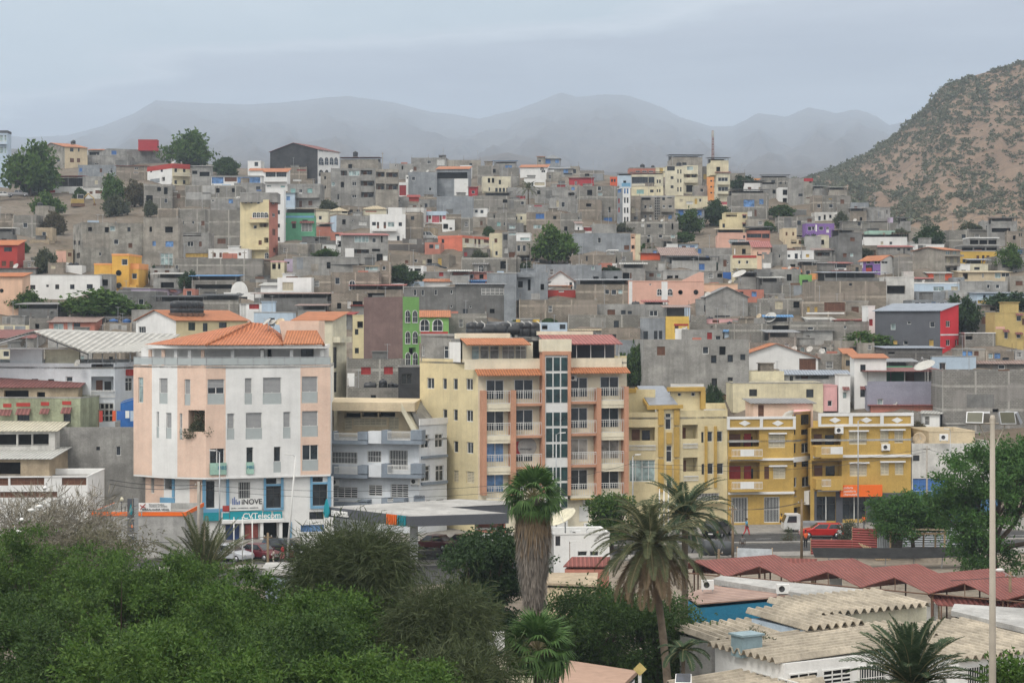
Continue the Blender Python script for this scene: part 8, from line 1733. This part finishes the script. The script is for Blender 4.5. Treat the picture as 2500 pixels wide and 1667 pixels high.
t=thing('vent_box','pale blue metal ventilation box on the folded roof','vent box',(12.0,97.1,3.9),yaw_); m=MB(); m.box(-.2,1.1,-.5,.5,-.2,.9); m.build('box',plain('vent_blue',(.26,.36,.40),.5),t); m=MB(); m.box(-.3,1.2,-.6,.6,.901,1.0); m.build('lid',plain('vent_blue',(.26,.36,.4)),t)
b=G0(1668,88); t=thing('solar_lamp','small solar panel on a white post at the bottom edge','solar lamp',b); zt_=H+(HY-1662)/F*88; m=MB(); m.tube([(0,0,0),(0,0,zt_)],.06,8); m.build('post',POLEW,t); m=MB(); m.extr([(-.38,-.25,zt_-.02),(.32,-.3,zt_-.02),(.38,.2,zt_+.3),(-.3,.25,zt_+.3)],(0,0,.03)); m.build('solar_panel',[glass('solar',(.04,.045,.06))],t); m=MB(); m.extr([(-.42,-.29,zt_-.05),(.36,-.34,zt_-.05),(.42,.24,zt_+.27),(-.34,.29,zt_+.27)],(0,0,.028)); m.build('frame',W('white'),t)
t=thing('marker_board','yellow diamond board on a white post at the bottom centre','board',G0(1562,91)); z_=H+(HY-1632)/F*91; m=MB(); m.box(-.08,.08,-.05,.05,0,z_); m.build('post',POLEW,t); m=MB(); m.extr([(0,-.06,z_-.33),(.33,-.06,z_),(0,-.06,z_+.33),(-.33,-.06,z_)],(0,-.03,0)); m.build('diamond_board',plain('board_yellow',(.52,.42,.16)),t)
b=bm_.onroof(1855,.5); t=thing('radio_mast','thin red and white lattice radio mast on the ridge roof','mast',b); hh=(620-0)*0; zt_=H+(HY-319)/F*b.y-b.z; m=MB()
for k in range(3): an=k*2.094; m.tube([(.35*math.cos(an),.35*math.sin(an),0),(.22*math.cos(an),.22*math.sin(an),zt_)],.09,4,0)
n=14
for i in range(n):
 z0,z1=zt_*i/n,zt_*(i+1)/n
 for k in range(3): a0,a1=k*2.094,(k+1)*2.094; m.tube([(.3*math.cos(a0),.3*math.sin(a0),z0),(.3*math.cos(a1),.3*math.sin(a1),z1)],.05,4,i%2)
m.build('lattice',[plain('mast_red',(.25,.12,.10),.7),plain('mast_grey',(.4,.38,.36),.7)],t); m=MB(); m.lathe([(.3,zt_*.8),(.34,zt_*.86),(.3,zt_*.98)],n=8); m.build('antenna_panels',W('conclight'),t)
b=P(1082,392,585); t=thing('antenna_mast','thin antenna mast on the skyline behind the grey house','antenna',b+Vector((0,0,-3))); m=MB(); m.tube([(0,0,0),(0,0,7)],.08,4); m.tube([(-.5,0,5),(.5,0,5)],.05,4); m.build('mast',METAL,t)
for i,(px_,y0,y1,D_) in enumerate(((934,372,402,560),(1248,420,470,500),(1706,425,440,500),(430,580,640,420),(597,620,690,352),(1030,510,560,430),(1300,585,660,355),(1316,600,665,353),(1577,610,660,360),(700,620,680,356),(520,640,690,352),(1120,600,650,382),(2450,550,640,395),(1230,545,590,420),(1830,500,520,470),(1420,640,700,340))):
 p=P(px_,y1,D_); p.z=min(p.z,T(p.x,p.y)+8); b=Vector((p.x,p.y,T(p.x,p.y)-.3)); hh=H+(HY-y0)/F*D_-b.z; t=thing('utility_pole','thin grey hillside pole %s'%(['behind the grey framed block','beside the bright yellow balcony house','by the orange banded house','by the tall stepped grey house','before the blue sheet canopy','by the red slanted outbuilding','left beside the wide green hillside tree','right beside the wide green hillside tree','beside the slim cream tower','by the cream box house','above the lilac house','by the pink red porch','at the upper right edge','left of the rooftop palm','by the arched porch window house','behind the orange roofed bay'][i]),'pole',b,0,'utility poles'); m=MB(); m.tube([(0,0,0),(0,0,max(3,hh))],.1,5); m.build('pole',CONCP,t); m=MB(); m.tube([(-.4,0,max(3,hh)-.4),(.4,0,max(3,hh)-.4)],.05,4); m.build('crossarm',WOOD,t)
# ================= trees and palms =================
def blobs_(spec): return [tuple(b) for b in spec]
def umbrella(w,h,seed,n=6,zc=0):
 r=random.Random(seed); B=[]
 for i in range(n):
  a=i*6.283/n+r.uniform(-.4,.4); q=w*.30*r.uniform(.7,1.15); B.append((q*math.cos(a),q*math.sin(a),zc+r.uniform(-.22,.12)*h,w*.26*r.uniform(.8,1.15),w*.26*r.uniform(.8,1.15),h*.34*r.uniform(.8,1.2)))
 B.append((0,0,zc+h*.14,w*.3,w*.3,h*.36)); return B
GT='acacias in the foreground'
for i,(px,D,yt,wpx,hm,mt,l_) in enumerate(((70,96,1290,400,6,LG2,'bright green feathery acacia at the left edge, farthest back'),(330,90,1325,430,5.5,LG2,'feathery acacia below the station shop'),(560,86,1392,330,5,LG2,'acacia in front of the maroon sedan'),(800,80,1440,330,5,LG2,'acacia with yellow pods left of the drooping grey green tree'),
 (160,74,1440,520,6.5,LG,'large acacia at the lower left'),(470,70,1460,500,6.5,LG2,'large acacia at the lower left, second from the edge'),(740,66,1500,420,6,LG,'acacia at the bottom, left of the drooping tree'),(960,62,1560,330,5.5,LG2,'low acacia at the bottom below the drooping tree'),(330,56,1545,520,5,LG2,'nearest acacia at the bottom left'))):
 zt_=H+(HY-yt)/F*D; w=wpx/F*D; 
 tree('acacia_tree',l_,'tree',G0(px,D),umbrella(w*1.25,hm,i+3,7,zt_-hm*.5),11500,.16,mt,i+40,.22,GT,elong=2.6,spray=.4,per=6,shell=.66,clump=95)
def gtree(label,px,D,yt,wpx,hm,mat,n,leaf,seed,name='broadleaf_tree',rows=2,base=0,**kw):
 zt_=H+(HY-yt)/F*D; w=wpx/F*D; B=[]
 for k in range(rows): B+=umbrella(w*(1.1-.1*k if rows>1 else 1.15),hm/rows*1.15,seed+k,5,zt_-hm/rows*(k+.5))
 kw.setdefault('group',None); return tree(name,label,'tree',G0(px,D,base),B,n,leaf,mat,seed,kw.pop('r0',.22),**kw)
zt_=H+(HY-1190)/F*112; tree('dry_tree','grey brown half dry tree with egrets at the left edge','tree',G0(95,108),umbrella(8.5,5,5,7,zt_-2.8),2900,.8,plain('dry_twig',(.22,.20,.155),.9,0,.35),77,.3,None,BARKG,elong=22,spray=.7,per=4,droop=-.1)
zt_=H+(HY-1240)/F*105; tree('dry_tree','thin dusty green tree in front of the half dry one','tree',G0(180,103),umbrella(9,4,15,6,zt_-2.9),3200,.2,LDRY,78,.2,None,BARKG,elong=3,spray=.6,per=4,clump=50)
for i,(x,y) in enumerate(((76,1250),(96,1241),(110,1196),(53,1273),(45,1302))):
 D_=102.5; b=P(x,y,D_); t=thing('egret','white egret perched in the dry tree, %s'%['widest, second from the left low down','above and right of the widest one','highest of the five','second lowest','lowest of the five'][i],'bird',b,R(40*i),'egrets in the dry tree'); m=MB(); m.lathe([(.01,-.2),(.07,-.14),(.11,0),(.09,.12),(.03,.2)],(0,0,.12),10,0,'x'); m.tube([(.16,0,.14),(.24,0,.24),(.21,0,.36),(.27,0,.42)],[.045,.03,.028,.035],6); m.build('body',W('white'),t); m=MB(); m.tube([(.29,0,.42),(.4,0,.40)],[.014,.004],5); m.build('beak',YEL,t); m=MB(); m.tube([(0,.03,.04),(0,.03,-.12)],.008,4); m.tube([(.02,-.03,.04),(.02,-.03,-.12)],.008,4); m.build('legs',BLACKP,t)
gtree('drooping grey green casuarina in front of the filling station column',862,84,1304,230,7.5,LCAS,12500,.5,61,'casuarina_tree',3,elong=15,droop=.7,spray=1.1,per=8,shell=.55)
gtree('second drooping casuarina right of the acacias at the bottom',1070,78,1450,215,6,LCAS,9500,.5,62,'casuarina_tree',3,elong=15,droop=.8,spray=1.1,per=8,shell=.55)
gtree('brown green casuarina left of the lower fan palm',1130,70,1600,230,4,LCAS,4200,.45,63,'casuarina_tree',2,elong=11,droop=.5,spray=.8,per=5)
gtree('dense dark glossy fig tree left of the tall fan palm',1190,112,1296,215,7,LG3,13000,.2,64,'fig_tree',3,elong=1.7,spray=.35,per=3,droop=.3,clump=60)
gtree('dark green acacia mass below the tall date palm',1440,104,1432,300,5.5,LG,9000,.2,65,'acacia_tree',2,elong=2.6,spray=.5,per=4,clump=50)
gtree('dark green acacia right of the date palm trunk',1600,106,1465,230,5,LG,6500,.2,66,'acacia_tree',2,elong=2.6,spray=.5,per=4,clump=50)
gtree('low leafy tree in front of the cream block ground floor',1490,173,1212,95,4,LG2,3000,.25,67,'broadleaf_tree',2,elong=1.8,spray=.4,per=3)
B=[(1.0,0,10.6,4.2,3.5,2.6),(4,1,9.4,4,3.5,2.8),(-2.5,0,8.4,3.2,3,2.3),(0.3,-1,7.2,3.3,3,2.2),(6.5,0,6.2,2.6,3,2.6),(-1.2,-1,4.6,2.4,2.6,1.9),(-3.0,.5,6.2,2.4,2.6,1.6),(-.5,0,2.4,2.6,2.6,1.6),(2.6,2,11.5,2.6,2.6,1.4)]
tree('tamarind_tree','big bushy dark green tree behind the floodlight mast','tree',G0(2420,150),[(a,b,c*.93,d*.93,e*.93,f*.93) for a,b,c,d,e,f in B],11500,.27,LGR,68,.45,None,BARK,elong=2.2,spray=.45,per=4,shell=.75,clump=45)
B=[(-2.6,0,4.2,2.0,1.8,1.4),(-.6,0,4.6,2.2,2,1.5),(1.3,0,4.1,2.2,2,1.4),(-1.4,-.8,3.2,2,1.8,1.0),(2.6,.4,3.6,1.6,1.6,1.2)]
tree('tamarind_tree','rounded green tree over the bakery corner','tree',G0(2228,168),B,5500,.25,LGR,69,.2,None,BARK,elong=2.2,spray=.4,per=4,shell=.75,clump=45)
gtree('leafy shrub at the bottom right corner',2470,66,1615,130,2.2,LG2,1800,.17,70,'shrub',1,elong=1.8,spray=.3,per=3); gtree('weedy green shrub in the school courtyard',1842,100,1545,95,1.6,LG4,900,.15,71,'shrub',1,elong=2.5,spray=.3,per=3)
gtree('small green bush on the median by the red car',2070,181,1272,36,2.2,LG4,500,.18,72,'shrub',1,elong=2,per=3,spray=.3); gtree('round bush beside the right white flagpole',592,172,1346,55,1.9,LG3,700,.2,73,'shrub',1,elong=1.8,per=3,spray=.3); gtree('small thin bush on the median left of the wooden pole',1925,181,1292,26,1.8,LG4,250,.16,74,'shrub',1,elong=2,per=3,spray=.3)
def crownset(mat,seed,w=1.0,h=.8,n=2600,leaf=.08):
 v,f=crown_arrays([(0,0,.55*h,.34,.34,.36*h),(.27,.05,.42*h,.26,.26,.3*h),(-.27,.1,.45*h,.26,.26,.3*h),(.05,-.26,.4*h,.26,.26,.28*h),(.02,.27,.48*h,.26,.26,.3*h),(.15,-.1,.72*h,.2,.2,.22*h)],n,leaf,seed,elong=1.9,spray=.07,per=3,clump=40); me=npmesh('crown',v,f,[mat]); m=MB(); limbs(m,(0,0,-.06),[(0,0,.55*h,.3,.3,.3),(.27,0,.45,.2,.2,.2),(-.27,.1,.45,.2,.2,.2),(0,-.25,.4,.2,.2,.2)],.035,seed); return me,m.mesh('trunk',[BARK])
CS={'g':crownset(LG2,1),'d':crownset(LG3,2),'a':crownset(LG,3),'y':crownset(LG4,4,leaf=.09),'b':crownset(leafmat('rust_bush',(.09,.07,.045),(.12,.095,.06),(.10,.11,.05)),5,leaf=.1)}
HT=((0,145,356,480,'g','big round green tree at the left edge by the parked pickup'),(392,520,326,410,'g','wide flat topped tree on the skyline behind the white house with red band'),(514,582,383,430,'a','dark tree left of the little white attic house'),(246,310,430,497,'g','green tree above the brown earth bank'),(305,356,443,500,'b','rusty brown bush beside the green tree on the bank'),(250,318,482,528,'y','grey green bush at the foot of the earth bank'),(72,150,474,530,'g','green tree beside the small concrete tower'),(106,162,518,572,'b','brownish tree below the small concrete tower'),(350,386,493,528,'y','small grey green bush by the unfinished block house'),
 (42,72,592,622,'a','small dark tree right of the red house'),(85,140,612,665,'y','dusty shrub left of the two black tanks'),(364,388,648,692,'d','narrow dark tree below the big grey cube'),(438,486,662,712,'d','dark tree left of the blue canopy'),(920,1024,646,700,'d','wide dark fig above the lime tower'),(1296,1400,556,642,'g','wide light green tree in the middle of the hillside'),(1654,1716,508,570,'a','tall mid green tree before the blue shuttered house'),(1716,1776,486,552,'d','very dark round tree below the orange banded house'),
 (1786,1848,428,468,'d','dark tree on the ridge right of the orange tower'),(1872,1938,500,532,'a','dark scrubby tree right of the yellow porch house'),(1858,1897,542,568,'g','bright low tree under the grey block house'),(1645,1700,565,592,'a','spreading dark bush under the tall mid green tree'),(2036,2072,520,562,'y','grey green tree right of the purple house'),(1958,1998,572,606,'d','dark bush left of the purple stair wall'),(2240,2302,550,606,'d','round dark green tree near the foot of the brown hill'),(2428,2494,600,662,'g','green tree right of the mustard house'),(2084,2132,602,630,'y','low shrub above the purple roofed house'),
 (2300,2388,722,815,'d','tall dark tree behind the bright red end wall'),(2408,2520,714,760,'d','dark trees above the white wall at the right edge'),(2058,2185,812,850,'g','light green bush in front of the slate house'),(1517,1588,838,945,'a','tree between the cream block and the big smooth grey building'),(1716,1765,940,1002,'d','dark round tree right of the butter yellow building'),(22,112,706,762,'g','yellowish green tree before the peach house'),(132,335,712,775,'g','wide low green tree in front of the long white building'),(1268,1302,638,662,'d','small dark bush on the rubble slope'),(1563,1600,592,618,'a','bush below the slim cream tower'),(1468,1512,648,664,'d','low bush above the peach hall'),
 (1178,1206,552,578,'a','small tree above the pink panelled house yard'),(928,965,556,584,'a','tree top behind the pink red roofed house'),(768,832,608,628,'g','low vine bush by the slim white arched tower'),(1320,1365,776,795,'a','bush behind the row of black tanks'),(1243,1268,780,800,'a','small bush at the torn yellow wall'),(825,848,768,790,'a','small tree by the crimson edged hut'),(930,952,482,506,'a','small tree below the open framed block'),(780,826,490,514,'y','dry slope shrub below the grey apartment ruin'),(2224,2262,1030,1060,'b','dark bare bush above the old stained dish'),(1150,1196,612,640,'y','slope shrubs below the coral house'),(178,208,457,490,'a','small tree behind the yellow digger'),(1500,1560,545,570,'y','sparse shrubs under the slender white tower'),
 (2340,2400,545,570,'y','scrubby trees behind the round dark tree'),(2180,2230,560,590,'y','scrubby tree left of the round dark tree'))
first=True
for i,(x0,x1,y0,y1,k,l_) in enumerate(HT):
 D_=Dof(y1)-1; 
 w=(x1-x0)/F*D_; b=G0((x0+x1)/2,D_,T(((x0+x1)/2-1250)/F*D_,D_)-.2); top=H+(HY-y0)/F*D_; hh=max(1.2,top-b.z)
 t=thing('tree' if w>4 else 'bush',l_,'tree' if w>4 else 'bush',b,rnd.uniform(0,6),'trees among the hillside houses'); link('crown',CS[k][0],t); link('trunk',CS[k][1],t); t.scale=(w*.93,w*.93,hh/.78)
def frond(L,e0,bend,ll,n=30,wd=.06,seed=1,vee=.55,mat=None):
 r=random.Random(seed); pts=[]; p=Vector((0,0,0)); e=R(e0); ds=L/14
 for i in range(15): pts.append(p.copy()); p=p+Vector((math.cos(e),0,math.sin(e)))*ds; e-=R(bend)/14*(.5+1.0*i/14)
 m=MB(); m.tube(pts,[.035*(1-i/16) for i in range(15)],4,1)
 for i in range(n*2):
  s_=.12+.88*i/(n*2); k=s_*14; j=min(13,int(k)); c=pts[j]+(pts[j+1]-pts[j])*(k-j); d=(pts[j+1]-pts[j]).normalized()
  for sy in (-1,1):
   l_=ll*(math.sin(math.pi*min(1,s_*.88+.12))**.55)*r.uniform(.8,1.1); dr=(d*.75+Vector((0,sy*.95,0))+Vector((-d.z,0,d.x))*vee*r.uniform(.3,1)-Vector((0,0,.12))).normalized(); e_=c+dr*l_+Vector((0,0,-.10*l_)); wv=d*wd*.5
   mid=c+dr*l_*.5; m.add([c-wv*.6,mid-wv,e_,mid+wv,],[(0,1,2,3)],0)
 return m.mesh('frond',mat)
def fan(L,seed,mat,n=22,rad=.8,droop=.35):
 r=random.Random(seed); m=MB(); m.tube([(0,0,0),(L*.55,0,.06),(L,0,0)],[.03,.022,.015],4,1); c=Vector((L,0,0))
 for i in range(n):
  a=R(-125+250*i/(n-1)); q=rad*(1-.25*abs(a)/2.2)*r.uniform(.85,1.08); d=Vector((math.cos(a),math.sin(a),.12*math.cos(3*a))); s_=Vector((-math.sin(a),math.cos(a),0)); m1_=c+d*q*.55; tip=c+d*q+Vector((0,0,-droop*q*r.uniform(.5,1.2)))
  m.add([c,m1_-s_*.055,tip,m1_+s_*.055],[(0,1,2,3)],0)
 return m.mesh('fan_frond',mat)
PALM=leafmat('palm_grey',(.050,.068,.030),(.085,.102,.046),(.15,.155,.08),.2,1.5); PALMG=leafmat('palm_green',(.030,.058,.030),(.050,.088,.042),(.10,.14,.07),.2,1.5); FANG=leafmat('fan_green',(.035,.085,.02),(.06,.13,.03),(.12,.20,.06),.25,1.5); DEAD=plain('dead_frond',(.20,.145,.09),.9,0,.35); DEADG=plain('dead_grey',(.215,.19,.165),.9,0,.35); PTR=plain('palm_trunk',(.17,.135,.10),.95,0,.45); RACH=plain('palm_rachis',(.22,.20,.10),.7)
def palm(label,px,D,yc,L,nf,elevs,mat,lean=0,r0=.2,name='date_palm',ll=.42,base=None,dates=False,seed=1,baseD=None):
 z=H+(HY-yc)/F*D; c=G0(px,D,0); bz=T(c.x,c.y) if base is None else base; t=thing(name,label,'palm',(c.x+lean,c.y,bz)); top=Vector((-lean,0,z-bz)); r=random.Random(seed)
 m=MB(); n=10; m.tube([Vector((0,0,-.3)).lerp(top,i/n)+Vector((lean*.12*math.sin(math.pi*i/n),0,0)) for i in range(n+1)],[r0*(1.15-.25*i/n+(.04 if i%2 else 0)) for i in range(n)]+[r0*1.5],10); m.build('trunk',PTR,t)
 ms=[frond(L*(1 if e>-10 else .92),e,b,ll,34,seed=k+seed,mat=[mat if e>-35 else DEAD,RACH]) for k,(e,b,_) in enumerate(elevs)]; tot=sum(q[2] for q in elevs); i=0
 for k,(e,b,wt) in enumerate(elevs):
  cnt=max(1,round(nf*wt/tot))
  for j in range(cnt):
   o=link('frond',ms[k],t,top+Vector((0,0,.05*k))); o.rotation_euler=(r.uniform(-.12,.12),r.uniform(-.14,.14),6.283*(j+.5*(k%2)+r.uniform(-.25,.25))/cnt); s_=r.uniform(.86,1.08); o.scale=(s_,s_,s_)
 if dates:
  for a in (-1.9,-1.2,-2.6): 
   m=MB(); q=top+Vector((.5*math.cos(a),.5*math.sin(a),-.6)); m.tube([top,top+Vector((.45*math.cos(a),.45*math.sin(a),.1)),q],.03,4); m.lathe([(.04,.3),(.16,.1),(.2,-.15),(.1,-.45),(.02,-.5)],q,8); m.build('date_cluster',plain('dates',(.36,.19,.08),.8),t)
 return t
palm('tall date palm with a wide drooping crown and date clusters',1588,97,1335,3.8,96,((70,70,9),(45,80,14),(20,80,15),(-5,70,14),(-35,50,15),(-62,20,12)),PALM,lean=1.1,r0=.2,dates=True,seed=3,ll=.55)
palm('darker date palm crown behind the tall one',1672,112,1262,3.5,50,((65,70,9),(35,80,11),(5,75,10),(-30,45,6)),PALMG,r0=.2,seed=9,ll=.5)
palm('young date palm with upswept fronds before the teal shop sign',497,110,1425,4.3,46,((76,28,12),(58,42,14),(40,48,12),(22,50,8)),PALM,r0=.25,seed=5,ll=.5)
palm('dark green date palm cropped by the bottom edge at right',2225,70,1682,3.0,54,((78,30,12),(58,45,14),(38,55,13),(16,55,10),(-8,40,6)),PALMG,r0=.25,seed=7,ll=.5)
palm('young palm leaning out beside the date palm trunk',1668,92,1590,1.6,16,((40,70,6),(10,80,6),(-20,50,4)),PALMG,r0=.1,seed=11,ll=.35)
palm('lone small palm on the hillside roofs',1290,Dof(505),463,3.6,22,((60,60,8),(30,80,8),(0,70,6)),PALM,r0=.2,seed=12,ll=.6)
def fanpalm(label,px,D,yc,n,L,rad,skirt,mat,seed,base=0):
 z=H+(HY-yc)/F*D; c=G0(px,D,0); t=thing('fan_palm',label,'palm',c); r=random.Random(seed); m=MB(); m.tube([(0,0,-.2),(.1,0,z*.5),(0,0,z)],[.32,.25,.22],10); m.build('trunk',PTR,t); ms=[fan(L,k+seed,[mat,RACH],24,rad,.3+.25*k) for k in range(3)]
 for i in range(n):
  e=R(80-118*(i/n)**.9); k=min(2,int(3*i/n)); o=link('fan_frond',ms[k],t,(0,0,z+.1)); o.rotation_euler=(r.uniform(-.3,.3),-e,i*2.4+r.uniform(-.2,.2))
 if skirt:
  N=7500; rr=np.random.RandomState(seed); f_=rr.rand(N); ang=rr.rand(N)*6.283; prof=np.interp(f_,[0,.08,.3,.65,1],[.45,.95,.98,.75,.45]); rad_=prof*(.55+.45*rr.rand(N)**.4); zz_=z-.15-f_*skirt; a=np.stack([rad_*np.cos(ang),rad_*np.sin(ang),zz_],1); ln=.35+.55*rr.rand(N); d=np.stack([np.cos(ang)*.12+rr.normal(size=N)*.1,np.sin(ang)*.12+rr.normal(size=N)*.1,-np.ones(N)],1); s_=np.stack([-np.sin(ang),np.cos(ang),rr.normal(size=N)*.3],1)*(.012+.02*rr.rand(N))[:,None]
  v=np.stack([a-s_,a+s_,a+d*ln[:,None]+s_*.4,a+d*ln[:,None]-s_*.4],1).reshape(-1,3); fc=np.arange(N*4).reshape(-1,4); link('dead_skirt',npmesh('dead_skirt',v,fc,[DEAD,DEADG],(f_+rr.normal(size=N)*.12>.34).astype(int)),t)
  core=MB(); core.lathe([(.3,z),(.72,z-.6),(.78,z-skirt*.35),(.52,z-skirt*.75),(.35,z-skirt-.2)],n=14); core.build('skirt_core',DEADG,t)
 return t
fanpalm('tall fan palm with a long skirt of dead grey fronds',1302,100,1216,40,1.1,.9,5.3,FANG,21); fanpalm('low bright green fan palm at the bottom centre',1312,80,1590,40,1.0,.95,0,FANG,22)
